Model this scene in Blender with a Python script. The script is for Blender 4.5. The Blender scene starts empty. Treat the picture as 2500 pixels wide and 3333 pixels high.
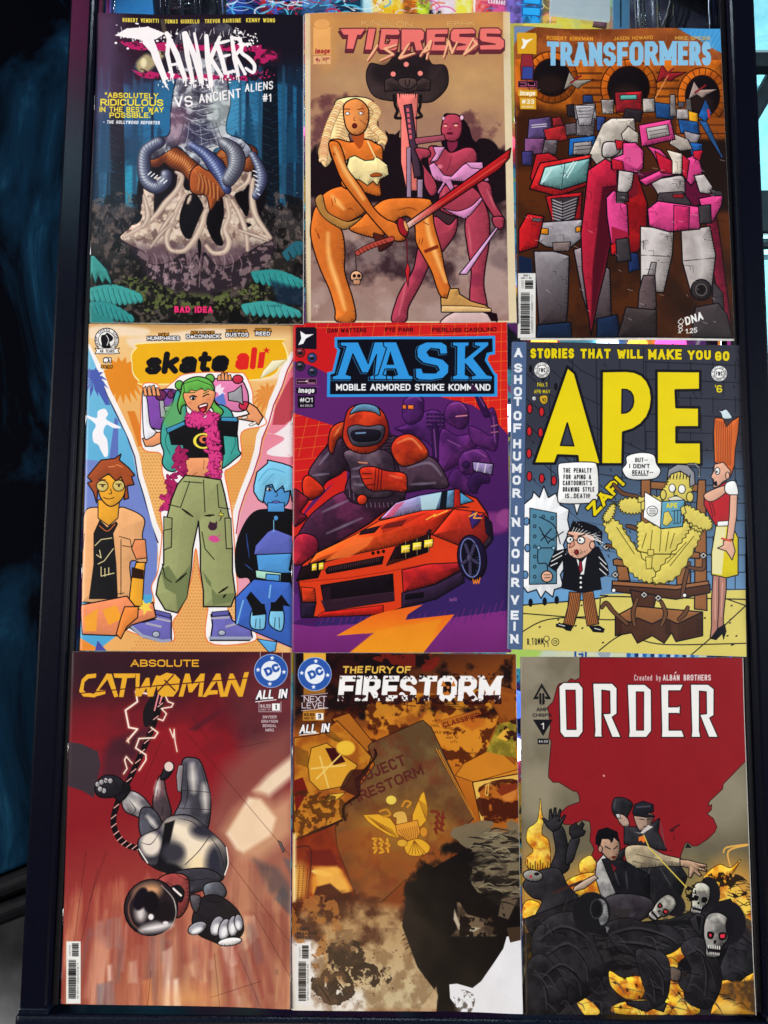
# Nine comic books laid out on the glass of a pinball machine, seen from above.
import bpy, math, random
import numpy as np
from mathutils import Matrix, Vector

# ---------------------------------------------------------------- camera
sc = bpy.context.scene
COL = sc.collection
F, PIT, ROL, YAW, CX, CY, CH = 0.76, 0.09709, 0.00745, 0.00466, -0.00938, -0.08044, 0.60454
def _rot():
    cx, sx = math.cos(PIT), math.sin(PIT); cy, sy = math.cos(YAW), math.sin(YAW); cz, sz = math.cos(ROL), math.sin(ROL)
    Rx = np.array([[1,0,0],[0,cx,-sx],[0,sx,cx]]); Ry = np.array([[cy,0,sy],[0,1,0],[-sy,0,cy]]); Rz = np.array([[cz,-sz,0],[sz,cz,0],[0,0,1]])
    return Rz @ Rx @ Ry
ROT = _rot()
def at(px, py, z=0.0):
    """real place (metres) of a point measured at photo pixel px, py on the height z"""
    d = ROT @ np.array([(px-1250)/(F*3333), -(py-1666.5)/(F*3333), -1.0])
    p = np.array([CX, CY, CH]) + (z-CH)/d[2]*d
    return p
cam = bpy.data.cameras.new('camera'); co = bpy.data.objects.new('camera', cam); COL.objects.link(co)
cam.sensor_fit = 'VERTICAL'; cam.sensor_height = 24; cam.lens = 24*F; cam.clip_start = 0.01; cam.clip_end = 50
M = Matrix([list(ROT[i])+[(CX, CY, CH)[i]] for i in range(3)]+[[0, 0, 0, 1]])
co.matrix_world = M; sc.camera = co

# ---------------------------------------------------------------- room light (indoors: dim world, lamps)
w = bpy.data.worlds.new('World'); sc.world = w; w.use_nodes = True
bgn = w.node_tree.nodes['Background']; bgn.inputs[0].default_value = (0.30, 0.36, 0.55, 1); bgn.inputs[1].default_value = 0.05
def lamp(name, loc, target, size, power, col, shape='RECTANGLE', size_y=None):
    d = bpy.data.lights.new(name, 'AREA'); d.shape = shape; d.size = size
    if shape == 'RECTANGLE': d.size_y = size_y or size
    d.energy = power; d.color = col
    o = bpy.data.objects.new(name, d); COL.objects.link(o); o.location = loc
    o.rotation_euler = (Vector(target)-Vector(loc)).to_track_quat('-Z', 'Y').to_euler()
    return o
lamp('ceiling_light_left', (-2.3, 0.2, 1.45), (0, 0, 0), 0.9, 82, (1.0, 0.96, 0.92), size_y=1.4)
lamp('ceiling_light_right', (2.3, 0.2, 1.45), (0, 0, 0), 0.9, 82, (0.92, 0.97, 1.0), size_y=1.4)
lamp('warm_bulb', (-0.12, -1.12, 1.65), (0, -0.3, 0), 0.16, 2.2, (1.0, 0.72, 0.42), 'DISK')
lamp('pink_sheen_light', (-0.56, 0.84, 0.55), (-.27, 0.38, 0), 0.16, 0.7, (1.0, 0.12, 0.45), size_y=0.2)  # added pink lamp, source unseen, placed for the sheen on the left rail
lamp('cyan_sheen_light', (-0.78, 0.92, 1.12), (-.27, 0.28, 0), 0.16, 0.9, (0.45, 0.85, 1.0), size_y=0.16)  # cool lamp without a seen source, added so the rail mirrors cyan
lamp('cyan_shop_light', (0.9, 0.55, 0.0), (0.95, 0.45, -0.85), 0.5, 13, (0.45, 0.9, 1.0))
lamp('playfield_light', (0.0, 0.75, -0.012), (0.0, 0.45, -0.07), 0.5, 7, (0.75, 0.88, 1.0), size_y=0.04)
sc.view_settings.view_transform = 'Standard'; sc.view_settings.look = 'None'; sc.view_settings.exposure = 0; sc.view_settings.gamma = 1
sc.view_settings.use_curve_mapping = False
# ---------------------------------------------------------------- printed cover art: a small numpy painter

GL = {}
def _gl(t):
    for ln in t.strip().split('\n'):
        c, w, s = ln.split(' ', 2)
        GL[c] = (float(w), [[tuple(map(float, p.split(','))) for p in q.split()] for q in s.split(';')])
_gl('''A 4 0,6 2,0 4,6;.8,4 3.2,4
B 3.6 0,0 0,6 2.6,6 3.6,5.2 3.6,3.8 2.7,3 0,3;0,0 2.4,0 3.3,.7 3.3,2.2 2.7,3
C 3.6 3.6,1.2 2.7,0 .9,0 0,1.2 0,4.8 .9,6 2.7,6 3.6,4.8
D 3.7 0,0 0,6 2.4,6 3.7,4.8 3.7,1.2 2.4,0 0,0
E 3.2 3.2,0 0,0 0,6 3.2,6;0,3 2.8,3
F 3.1 3.1,0 0,0 0,6;0,3 2.7,3
G 3.8 3.7,1.2 2.8,0 .9,0 0,1.2 0,4.8 .9,6 2.8,6 3.8,5 3.8,3.2 2.2,3.2
H 3.8 0,0 0,6;3.8,0 3.8,6;0,3 3.8,3
I 0 0,0 0,6
J 3 3,0 3,4.8 2.2,6 .8,6 0,4.8
K 3.7 0,0 0,6;3.5,0 .3,3;.9,2.6 3.7,6
L 3 0,0 0,6 3,6
M 4.6 0,6 0,0 2.3,4.4 4.6,0 4.6,6
N 3.8 0,6 0,0 3.8,6 3.8,0
O 3.9 .9,0 3,0 3.9,1.2 3.9,4.8 3,6 .9,6 0,4.8 0,1.2 .9,0
P 3.5 0,6 0,0 2.5,0 3.5,.9 3.5,2.4 2.5,3.3 0,3.3
Q 3.9 .9,0 3,0 3.9,1.2 3.9,4.8 3,6 .9,6 0,4.8 0,1.2 .9,0;2.4,4.4 4,6.3
R 3.7 0,6 0,0 2.5,0 3.5,.9 3.5,2.3 2.5,3.2 0,3.2;1.9,3.2 3.7,6
S 3.5 3.4,1 2.6,0 .9,0 0,.9 0,2.1 .9,2.9 2.6,3.1 3.5,3.9 3.5,5.1 2.6,6 .9,6 0,5
T 3.8 0,0 3.8,0;1.9,0 1.9,6
U 3.7 0,0 0,4.8 .9,6 2.8,6 3.7,4.8 3.7,0
V 3.9 0,0 1.95,6 3.9,0
W 5.4 0,0 1.3,6 2.7,1 4.1,6 5.4,0
X 3.8 0,0 3.8,6;3.8,0 0,6
Y 3.8 0,0 1.9,3.2 3.8,0;1.9,3.2 1.9,6
Z 3.5 0,0 3.5,0 0,6 3.5,6
0 3.4 .8,0 2.6,0 3.4,1.2 3.4,4.8 2.6,6 .8,6 0,4.8 0,1.2 .8,0
1 1.4 0,1.1 1.4,0 1.4,6
2 3.3 0,1.1 .8,0 2.5,0 3.3,.9 3.3,2.2 0,6 3.3,6
3 3.3 0,.8 .8,0 2.5,0 3.2,.8 3.2,2.2 2.4,3 1.2,3;2.4,3 3.3,3.8 3.3,5.1 2.5,6 .8,6 0,5.2
4 3.6 2.7,6 2.7,0 0,4.3 3.6,4.3
5 3.3 3.1,0 .2,0 .1,2.7 2.3,2.6 3.3,3.5 3.3,5 2.4,6 .8,6 0,5.2
6 3.4 3.1,.7 2.4,0 .9,0 0,1.2 0,4.9 .9,6 2.5,6 3.4,5.1 3.4,3.6 2.5,2.8 0,3.2
7 3.3 0,0 3.3,0 1.1,6
8 3.4 .8,0 2.6,0 3.3,.8 3.3,2.2 2.6,3 .8,3 0,2.2 0,.8 .8,0;.8,3 0,3.8 0,5.2 .8,6 2.6,6 3.4,5.2 3.4,3.8 2.6,3
9 3.4 3.4,2.8 .9,3.2 0,2.4 0,.9 .9,0 2.5,0 3.4,1.1 3.4,4.8 2.5,6 .9,6 .3,5.3
. 0 0,5.9 0,6
, 0 .2,5.6 -.2,6.8
' 0 0,0 0,1.3
: 0 0,2 0,2.1;0,5 0,5.1
- 1.6 0,3.2 1.6,3.2
! 0 0,0 0,3.8;0,5.9 0,6
# 4 1.3,0 .7,6;3.3,0 2.7,6;0,2 4,2;0,4 4,4
$ 3 3,1.4 2.2,.8 .8,.8 0,1.5 .2,2.5 2.8,3.4 3,4.4 2.2,5.2 .8,5.2 0,4.6;1.5,0 1.5,6
/ 2.4 0,6 2.4,0
+ 2.4 0,3 2.4,3;1.2,1.8 1.2,4.2
" 1.2 0,0 0,1.4;1.2,0 1.2,1.4
& 4 4,6 .6,1.6 .8,.3 2,0 2.6,1 2,2 .2,3.6 .2,5.2 1.4,6 3,5.4 3.8,3.6
~ 0 0,2.8 0,3.2
a 2.9 .3,2.6 1,2 2.2,2 2.9,2.7 2.9,6;2.9,3.8 .9,3.9 0,4.4 0,5.5 .8,6 2,6 2.9,5.1
b 2.9 0,0 0,6 2,6 2.9,5.2 2.9,2.9 2.1,2 0,2.2
c 2.7 2.7,2.8 2,2 .7,2 0,2.8 0,5.2 .7,6 2,6 2.7,5.3
d 2.9 2.9,0 2.9,6 .9,6 0,5.2 0,2.8 .8,2 2.9,2.2
e 2.9 0,4 2.9,4 2.9,2.9 2.1,2 .8,2 0,2.9 0,5.1 .8,6 2.2,6 2.8,5.3
g 2.9 2.9,2 2.9,6.8 2.2,7.6 .4,7.5;2.9,5.6 .8,5.8 0,5 0,2.8 .8,2 2.9,2.2
i 0 0,2 0,6;0,.2 0,.3
k 2.8 0,0 0,6;2.7,2 .2,4.2;1,3.6 2.8,6
l 0 0,0 0,6
m 4.6 0,6 0,2 1.7,2 2.3,2.7 2.3,6;2.3,2.7 3.1,2 4,2 4.6,2.8 4.6,6
n 2.8 0,6 0,2 2.1,2 2.8,2.8 2.8,6
o 2.9 .7,2 2.2,2 2.9,2.8 2.9,5.2 2.2,6 .7,6 0,5.2 0,2.8 .7,2
r 1.8 0,6 0,2 1.8,2
s 2.6 2.5,2.6 1.9,2 .7,2 0,2.7 .5,3.7 2.2,4.2 2.7,5 2,6 .6,6 0,5.4
t 2 .8,.4 .8,5.3 1.3,6 2,6;0,2 2,2
u 2.8 0,2 0,5.2 .7,6 2.8,6;2.8,2 2.8,6
w 4.4 0,2 1.1,6 2.2,2.6 3.3,6 4.4,2
y 2.9 0,2 1.5,6;2.9,2 1.2,7.4 0,7.5''')

_NZ = {}
def noise(w, h, scale, seed, octv=4):
    k = (w, h, scale, seed, octv)
    if k in _NZ: return _NZ[k]
    r = np.random.RandomState(seed); out = np.zeros((h, w), np.float32); amp = 1.0; tot = 0
    sx, sy = (scale if isinstance(scale, tuple) else (scale, scale))
    for o in range(octv):
        gx, gy = max(2, int(w/sx)+2), max(2, int(h/sy)+2)
        g = r.rand(gy+1, gx+1).astype(np.float32)
        x = np.arange(w, dtype=np.float32)/sx; y = np.arange(h, dtype=np.float32)/sy
        xi = np.minimum(x.astype(int), gx-1); yi = np.minimum(y.astype(int), gy-1)
        fx = x-xi; fy = y-yi; fx = fx*fx*(3-2*fx); fy = (fy*fy*(3-2*fy))[:, None]
        a = g[yi][:, xi]*(1-fx)+g[yi][:, xi+1]*fx; b = g[yi+1][:, xi]*(1-fx)+g[yi+1][:, xi+1]*fx
        out += amp*(a*(1-fy)+b*fy); tot += amp; amp *= .55; sx = max(1.01, sx/2); sy = max(1.01, sy/2)
    out /= tot; out = np.clip((out-.5)*1.7+.5, 0, 1)
    if len(_NZ) > 60: _NZ.clear()
    _NZ[k] = out
    return out

def hexc(c):
    if not isinstance(c, str): return np.array(c, np.float32)
    if len(c) == 3: c = c[0]*2+c[1]*2+c[2]*2
    return np.array([int(c[i:i+2], 16)/255 for i in (0, 2, 4)], np.float32)

def pts(s):
    if isinstance(s, str):
        return np.array([[float(v) for v in p.split(',')] for p in s.split()], float)
    return np.array(s, float)

def smooth(P, closed, n=5):
    if len(P) < 3: return P
    Q = []; m = len(P); rng = range(m) if closed else range(m-1)
    for i in rng:
        if closed: p0, p1, p2, p3 = P[i-1], P[i], P[(i+1) % m], P[(i+2) % m]
        else: p0, p1, p2, p3 = P[max(i-1, 0)], P[i], P[i+1], P[min(i+2, m-1)]
        for k in range(n):
            t = k/n
            Q.append(.5*((2*p1)+(-p0+p2)*t+(2*p0-5*p1+4*p2-p3)*t*t+(-p0+3*p1-3*p2+p3)*t**3))
    if not closed: Q.append(P[-1])
    return np.array(Q)

def homog(A, B):
    M = []; r = []
    for (x, y), (u, v) in zip(A, B):
        M.append([x, y, 1, 0, 0, 0, -u*x, -u*y]); r.append(u)
        M.append([0, 0, 0, x, y, 1, -v*x, -v*y]); r.append(v)
    h = np.linalg.solve(np.array(M, float), np.array(r, float))
    return np.append(h, 1).reshape(3, 3)

class Cover:
    def __init__(s, corners, bg, W=800, H=1240):
        c = np.array(corners, float).reshape(4, 2); s.W, s.H = W, H
        s.M = homog(c, [(0, 0), (W, 0), (W, H), (0, H)])
        s.k = W/np.linalg.norm(c[2]+c[1]-c[3]-c[0])*2
        s.b = np.empty((H, W, 3), np.float32); s.b[:] = hexc(bg); s.clip = None; s.seed = 7; s.form = 0
    def tr(s, P):
        q = np.c_[P, np.ones(len(P))] @ s.M.T
        return q[:, :2]/q[:, 2:]
    def box(s, P, pad):
        x0, y0 = np.floor(P.min(0)-pad).astype(int); x1, y1 = np.ceil(P.max(0)+pad).astype(int)+1
        x0, y0 = max(x0, 0), max(y0, 0); x1, y1 = min(x1, s.W), min(y1, s.H)
        return None if x1 <= x0 or y1 <= y0 else (x0, y0, x1, y1)
    def grid(s, b):
        return np.arange(b[0], b[2], dtype=np.float32)[None, :]+.5, np.arange(b[1], b[3], dtype=np.float32)[:, None]+.5
    def colour(s, col, b):
        if isinstance(col, tuple) and len(col) == 6:
            c0, c1, x0, y0, x1, y1 = col
            (ax, ay), (bx, by) = s.tr(np.array([(x0, y0), (x1, y1)], float))
            X, Y = s.grid(b); dx, dy = bx-ax, by-ay
            t = np.clip(((X-ax)*dx+(Y-ay)*dy)/(dx*dx+dy*dy), 0, 1)[..., None]
            return hexc(c0)*(1-t)+hexc(c1)*t
        return hexc(col)
    def put(s, A, b, col, nz=None):
        if s.clip is not None: A = A*s.clip[b[1]:b[3], b[0]:b[2]]
        c = s.colour(col, b)
        if nz:
            c2, amt, sc = nz[:3]; s.seed += 1
            n = noise(s.W, s.H, sc, 3+s.seed % 3)[b[1]:b[3], b[0]:b[2], None]
            n = np.clip((n-.5)*2.2+.5, 0, 1)*amt
            c = c*(1-n)+hexc(c2)*n
        v = s.b[b[1]:b[3], b[0]:b[2]]; A = A[..., None]
        v *= 1-A; v += A*c
    def sdf(s, P, b):
        X, Y = s.grid(b); P = P.astype(np.float32); n = len(P)
        d = np.full((b[3]-b[1], b[2]-b[0]), 1e9, np.float32); ins = np.zeros(d.shape, bool)
        for i in range(n):
            ax, ay = P[i]; bx, by = P[(i+1) % n]; ex, ey = bx-ax, by-ay; L = ex*ex+ey*ey
            if L < 1e-9: continue
            wx = X-ax; wy = Y-ay; t = np.clip((wx*ex+wy*ey)/L, 0, 1)
            np.minimum(d, (wx-ex*t)**2+(wy-ey*t)**2, out=d)
            if ay != by:
                c = ((ay > Y) != (by > Y)) & (X < ex*(Y-ay)/ey+ax); ins ^= c
        d = np.sqrt(d)
        return np.where(ins, d, -d)
    def p(s, P, col, o=0, oc='0c0a10', s_=0, f=1, a=1, nz=None):
        for q in (P.split(';') if isinstance(P, str) else [P]):
            Q = pts(q)
            if s_: Q = smooth(Q, True)
            Q = s.tr(Q); ow = o*s.k; ff = max(1, f*s.k); b = s.box(Q, ow+ff)
            if b is None: continue
            sd = s.sdf(Q, b)
            if o: s.put(np.clip(.5+(sd+ow/2), 0, 1)*a, b, oc)
            s.put(np.clip(.5+(sd-(ow/2 if o else 0))/ff, 0, 1)*a, b, col, nz)
            if s.form and (o or nz) and f < 12 and sd.max() < 170 and sd.shape[0] > 6 and sd.shape[1] > 6:   # drawn modelling of rounded forms
                R = min(38.0, max(3.0, .42*float(sd.max()))); gy, gx = np.gradient(sd)
                n = noise(s.W, s.H, 14, 21, 3)[b[1]:b[3], b[0]:b[2]]
                wv = np.exp(-np.maximum(sd, 0)/R)*(gx*.5+gy*.75)+(n-.5)*.22-.04
                A = np.clip(.5+(sd-ow/2), 0, 1)*a*(1 if s.clip is None else s.clip[b[1]:b[3], b[0]:b[2]])
                v = s.b[b[1]:b[3], b[0]:b[2]]; v *= 1+(A*np.clip(wv, -1, 1)*s.form)[..., None]; np.clip(v, 0, 1, out=v)
                if o >= 5 and sd.max() > 13 and s.form > .2: s.hatch(Q, float(sd.max()), oc, a)
    def hatch(s, Q, dmax, oc, a):
        """short tapering pen strokes drawn inward from the shaded outline"""
        R = np.random.RandomState(int(abs(Q[0, 0]*7+Q[0, 1])) % 9999); n = len(Q)
        ar = 0.5*np.sum(Q[:, 0]*np.roll(Q[:, 1], -1)-np.roll(Q[:, 0], -1)*Q[:, 1]); sg = 1 if ar > 0 else -1
        for i in range(n):
            p, q = Q[i], Q[(i+1) % n]; d = q-p; L = np.hypot(*d)
            if L < 1e-3: continue
            nx, ny = -d[1]/L*sg, d[0]/L*sg      # inward
            if nx*.5+ny*.75 > -.35: continue    # shaded side only
            t = R.rand()*7
            while t < L:
                x0, y0 = p+d/L*t; ln = min(dmax*.55, 6+R.rand()*13); k = (R.rand()-.5)*.5
                x1, y1 = x0+(nx+k*d[0]/L)*ln, y0+(ny+k*d[1]/L)*ln
                t += 5+R.rand()*9
                b = s.box(np.array([[x0, y0], [x1, y1]]), 2)
                if b is None: continue
                X, Y = s.grid(b); ex, ey = x1-x0, y1-y0; LL = ex*ex+ey*ey+1e-9
                u = np.clip(((X-x0)*ex+(Y-y0)*ey)/LL, 0, 1)
                s.put(np.clip(.5+1.25*(1-u)-np.sqrt((X-x0-ex*u)**2+(Y-y0-ey*u)**2), 0, 1)*.75*a, b, oc)
    def e(s, x, y, rx, ry, col, rot=0, **k):
        t = np.linspace(0, 2*np.pi, 25)[:-1]; c, d = np.cos(np.radians(rot)), np.sin(np.radians(rot))
        X = np.cos(t)*rx; Y = np.sin(t)*ry
        s.p(np.c_[x+X*c-Y*d, y+X*d+Y*c], col, **k)
    def l(s, P, w, col, s_=0, a=1, f=1, tp=0):
        for q in (P.split(';') if isinstance(P, str) else [P]):
            Q = pts(q)
            if s_: Q = smooth(Q, False)
            Q = s.tr(Q); r = w*s.k/2; ff = max(1, f*s.k); b = s.box(Q, r+ff)
            if b is None: continue
            X, Y = s.grid(b); m = np.full((b[3]-b[1], b[2]-b[0]), -1e9, np.float32); n = len(Q)
            for i in range(n-1):
                (ax, ay), (bx, by) = Q[i], Q[i+1]; ex, ey = bx-ax, by-ay; L = ex*ex+ey*ey+1e-9
                t = np.clip(((X-ax)*ex+(Y-ay)*ey)/L, 0, 1)
                rr = r if not tp else r*(1-tp*np.abs(2*((i+t)/(n-1))-1))
                np.maximum(m, rr-np.sqrt((X-ax-ex*t)**2+(Y-ay-ey*t)**2), out=m)
            s.put(np.clip(.5+m/ff, 0, 1)*a, b, col)
    def blot(s, P, col, thr=.5, sc=30, a=1, soft=.08, f=1, seed=1, s_=1):
        """noise-broken patch inside a polygon"""
        Q = pts(P)
        if s_: Q = smooth(Q, True)
        Q = s.tr(Q); ff = max(1, f*s.k); b = s.box(Q, ff)
        if b is None: return
        sd = s.sdf(Q, b); e = np.clip(.5+sd/ff, 0, 1)
        n = noise(s.W, s.H, sc, seed, 5)[b[1]:b[3], b[0]:b[2]]
        s.put(np.clip((n+(e-1)*.5-thr)/soft+.5, 0, 1)*(e > 0)*a, b, col)
    def splat(s, x, y, rx, ry, n, r, col, seed=1, a=1):
        R = np.random.RandomState(seed)
        for i in range(n):
            s.e(x+R.randn()*rx, y+R.randn()*ry, r*(.3+R.rand()), r*(.3+R.rand()*.8), col, a=a)
    def mask(s, P, s_=0, f=1):
        if P is None: s.clip = None; return
        m = np.zeros((s.H, s.W), np.float32)
        for q in (P.split(';') if isinstance(P, str) else [P]):
            Q = pts(q)
            if s_: Q = smooth(Q, True)
            Q = s.tr(Q); b = s.box(Q, 2)
            if b is None: continue
            sd = s.sdf(Q, b)
            m[b[1]:b[3], b[0]:b[2]] = np.maximum(m[b[1]:b[3], b[0]:b[2]], np.clip(.5+sd/max(1, f*s.k), 0, 1))
        s.clip = m
    def t(s, S, x, y, w, h, col, wt=.17, sq=1, sl=0, rot=0, o=0, oc='000', sp=.13, a=1, jit=0, vert=0, bow=None):
        """lettering: strokes of width wt*h fitted into the box x,y,w,h (view px)"""
        r = wt*h/2; g = sp*h; n = len(S); hh = h-2*r
        if vert:
            for i, ch in enumerate(S):
                if ch != ' ': s.t(ch, x, y+i*vert, w, h, col, wt, sq, sl, rot, o, oc)
            return
        ws = [.45*h if c == ' ' else None for c in S]
        fixed = sum(v if v is not None else 2*r for v in ws)+g*(n-1)
        tot = sum(GL[c][0] for c in S if c != ' ')
        sx = (w-fixed)/tot if tot else 0
        if tot and sx < hh/6*.25: sx = hh/6*.6; 
        cr, sr = np.cos(np.radians(rot)), np.sin(np.radians(rot)); J = np.random.RandomState(5)
        quads = []; caps = []; cx = x
        real = sum((v if v is not None else 2*r+GL[c][0]*sx) for v, c in zip(ws, S))+g*(n-1)
        q = w/real if real > 0 else 1
        def T(px, py):
            if bow: py = py+bow*(((px-x)/w-.5)**2*4-1)
            dx = (px-x)*q-(py-y-h)*sl; dy = py-y
            return (x+dx*cr-dy*sr, y+dx*sr+dy*cr)
        for c, v in zip(S, ws):
            if v is not None: cx += v+g; continue
            gw, st = GL[c]; jy = (J.rand()-.5)*jit*h if jit else 0
            for P in st:
                Q = [(cx+r+px*sx, y+jy+r+py*hh/6) for px, py in P]; m = len(Q)
                closed = m > 3 and P[0] == P[-1]
                for i in range(m-1):
                    (ax, ay), (bx, by) = Q[i], Q[i+1]
                    caps.append((T(ax, ay), T(bx, by)))
                    if not sq: continue
                    L = max(1e-6, np.hypot(bx-ax, by-ay)); ux, uy = (bx-ax)/L, (by-ay)/L
                    axis = abs(ux) < .02 or abs(uy) < .02
                    def ext(j, k):
                        if (i+j == 0 or i+j == m-1) and not closed: return 1
                        k = k % (m-1) if closed else k
                        (px, py), (qx, qy) = Q[k], Q[k+1]; l2 = max(1e-6, np.hypot(qx-px, qy-py))
                        return abs((qx-px)/l2*ux+(qy-py)/l2*uy) < .05
                    if axis:
                        e0 = r if ext(0, i-1) else 0; e1 = r if ext(1, i+1) else 0
                        nx, ny = -uy*r, ux*r
                        quads.append([T(ax-ux*e0+nx, ay-uy*e0+ny), T(bx+ux*e1+nx, by+uy*e1+ny), T(bx+ux*e1-nx, by+uy*e1-ny), T(ax-ux*e0-nx, ay-uy*e0-ny)])
                    elif abs(uy) > .35 and L > 3*r:
                        hw = min(r/abs(uy), 2*r); k = r/abs(uy)
                        e0 = k if (i == 0 and not closed) or (c in 'AMNVWY') else 0; e1 = k if (i == m-2 and not closed) or (c in 'AMNVWY') else 0
                        if c in 'KXY7Zkxy': e0 = k if i == 0 else 0; e1 = k if i == m-2 else 0
                        a0 = (ax-ux*e0, ay-uy*e0); a1 = (bx+ux*e1, by+uy*e1)
                        quads.append([T(a0[0]-hw, a0[1]), T(a0[0]+hw, a0[1]), T(a1[0]+hw, a1[1]), T(a1[0]-hw, a1[1])])
            cx += 2*r+gw*sx+g
        allp = s.tr(np.array([p for cc in caps for p in cc]+[p for Q in quads for p in Q]))
        rc = r*s.k*(1 if q > .999 or q < 1 else 1); pad = rc+o*s.k+2; b = s.box(allp, pad)
        if b is None: return
        m = np.full((b[3]-b[1], b[2]-b[0]), -1e9, np.float32)
        nc = len(caps)
        for i in range(nc):
            P = allp[2*i:2*i+2]; bb = s.box(P, pad)
            if bb is None: continue
            X, Y = s.grid(bb); (ax, ay), (bx, by) = P; ex, ey = bx-ax, by-ay; L = ex*ex+ey*ey+1e-9
            t = np.clip(((X-ax)*ex+(Y-ay)*ey)/L, 0, 1)
            d = rc-np.sqrt((X-ax-ex*t)**2+(Y-ay-ey*t)**2)
            v = m[bb[1]-b[1]:bb[3]-b[1], bb[0]-b[0]:bb[2]-b[0]]; np.maximum(v, d, out=v)
        for i in range(len(quads)):
            P = allp[2*nc+4*i:2*nc+4*i+4]; bb = s.box(P, pad)
            if bb is None: continue
            d = s.sdf(P, bb)
            v = m[bb[1]-b[1]:bb[3]-b[1], bb[0]-b[0]:bb[2]-b[0]]; np.maximum(v, d, out=v)
        if o: s.put(np.clip(.5+m+o*s.k, 0, 1)*a, b, oc)
        s.put(np.clip(.5+m, 0, 1)*a, b, col)
    def dc(s, x, y, r):
        """round two-letter publisher badge with four stars"""
        s.e(x, y, r, r, '2c56a8', o=4, oc='9db8e4'); s.e(x, y, r*.6, r*.6, 'e8eef4')
        s.t('DC', x-r*.46, y-r*.12, r*.92, r*.5, '2c56a8', wt=.3, rot=-24, sp=.05)
        for a in (-65, 25, 115, 205):
            cx, cy = x+np.cos(np.radians(a-20))*r*.78, y+np.sin(np.radians(a-20))*r*.78
            s.p([(cx+np.sin(k*.6283)*r*(.15, .065)[k % 2], cy-np.cos(k*.6283)*r*(.15, .065)[k % 2]) for k in range(10)], 'f0f4f8')
    def barcode(s, x, y, w, h, digits, rot90=1, seed=3, bg='e8e8e2', top='', side=''):
        s.p([(x, y), (x+w, y), (x+w, y+h), (x, y+h)], bg)
        R = np.random.RandomState(seed)
        for (a0, a1, x0, x1) in ((.04, .25, .42, .84), (.30, .93, .17, .66)):
            yy = y+h*a0
            while yy < y+h*a1:
                t = h*.004*R.choice([1, 1, 2, 3])
                s.l([(x+w*x0, yy), (x+w*x1, yy)], t*1.25, '151515'); yy += t+h*.004*R.choice([1, 1.5, 2.2])
        s.vt(digits[0], x+w*.2, y+h*.06, w*.11, h*.17, wt=.1); s.vt(digits[1], x+w*.75, y+h*.34, w*.11, h*.58, wt=.1)
    def vt(s, S, x, y, w, h, col='222222', wt=.14):
        """text running bottom to top"""
        s.t(S, x, y+h, h, w, col, wt=wt, rot=-90)
    def grain(s, amt=.02, seed=5):
        R = np.random.RandomState(seed); s.b += (R.rand(s.H, s.W, 1).astype(np.float32)-.5)*2*amt
        n = noise(s.W, s.H, 60, seed, 4)[..., None]; s.b *= 1+(n-.5)*amt*2
        np.clip(s.b, 0, 1, out=s.b)
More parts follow.
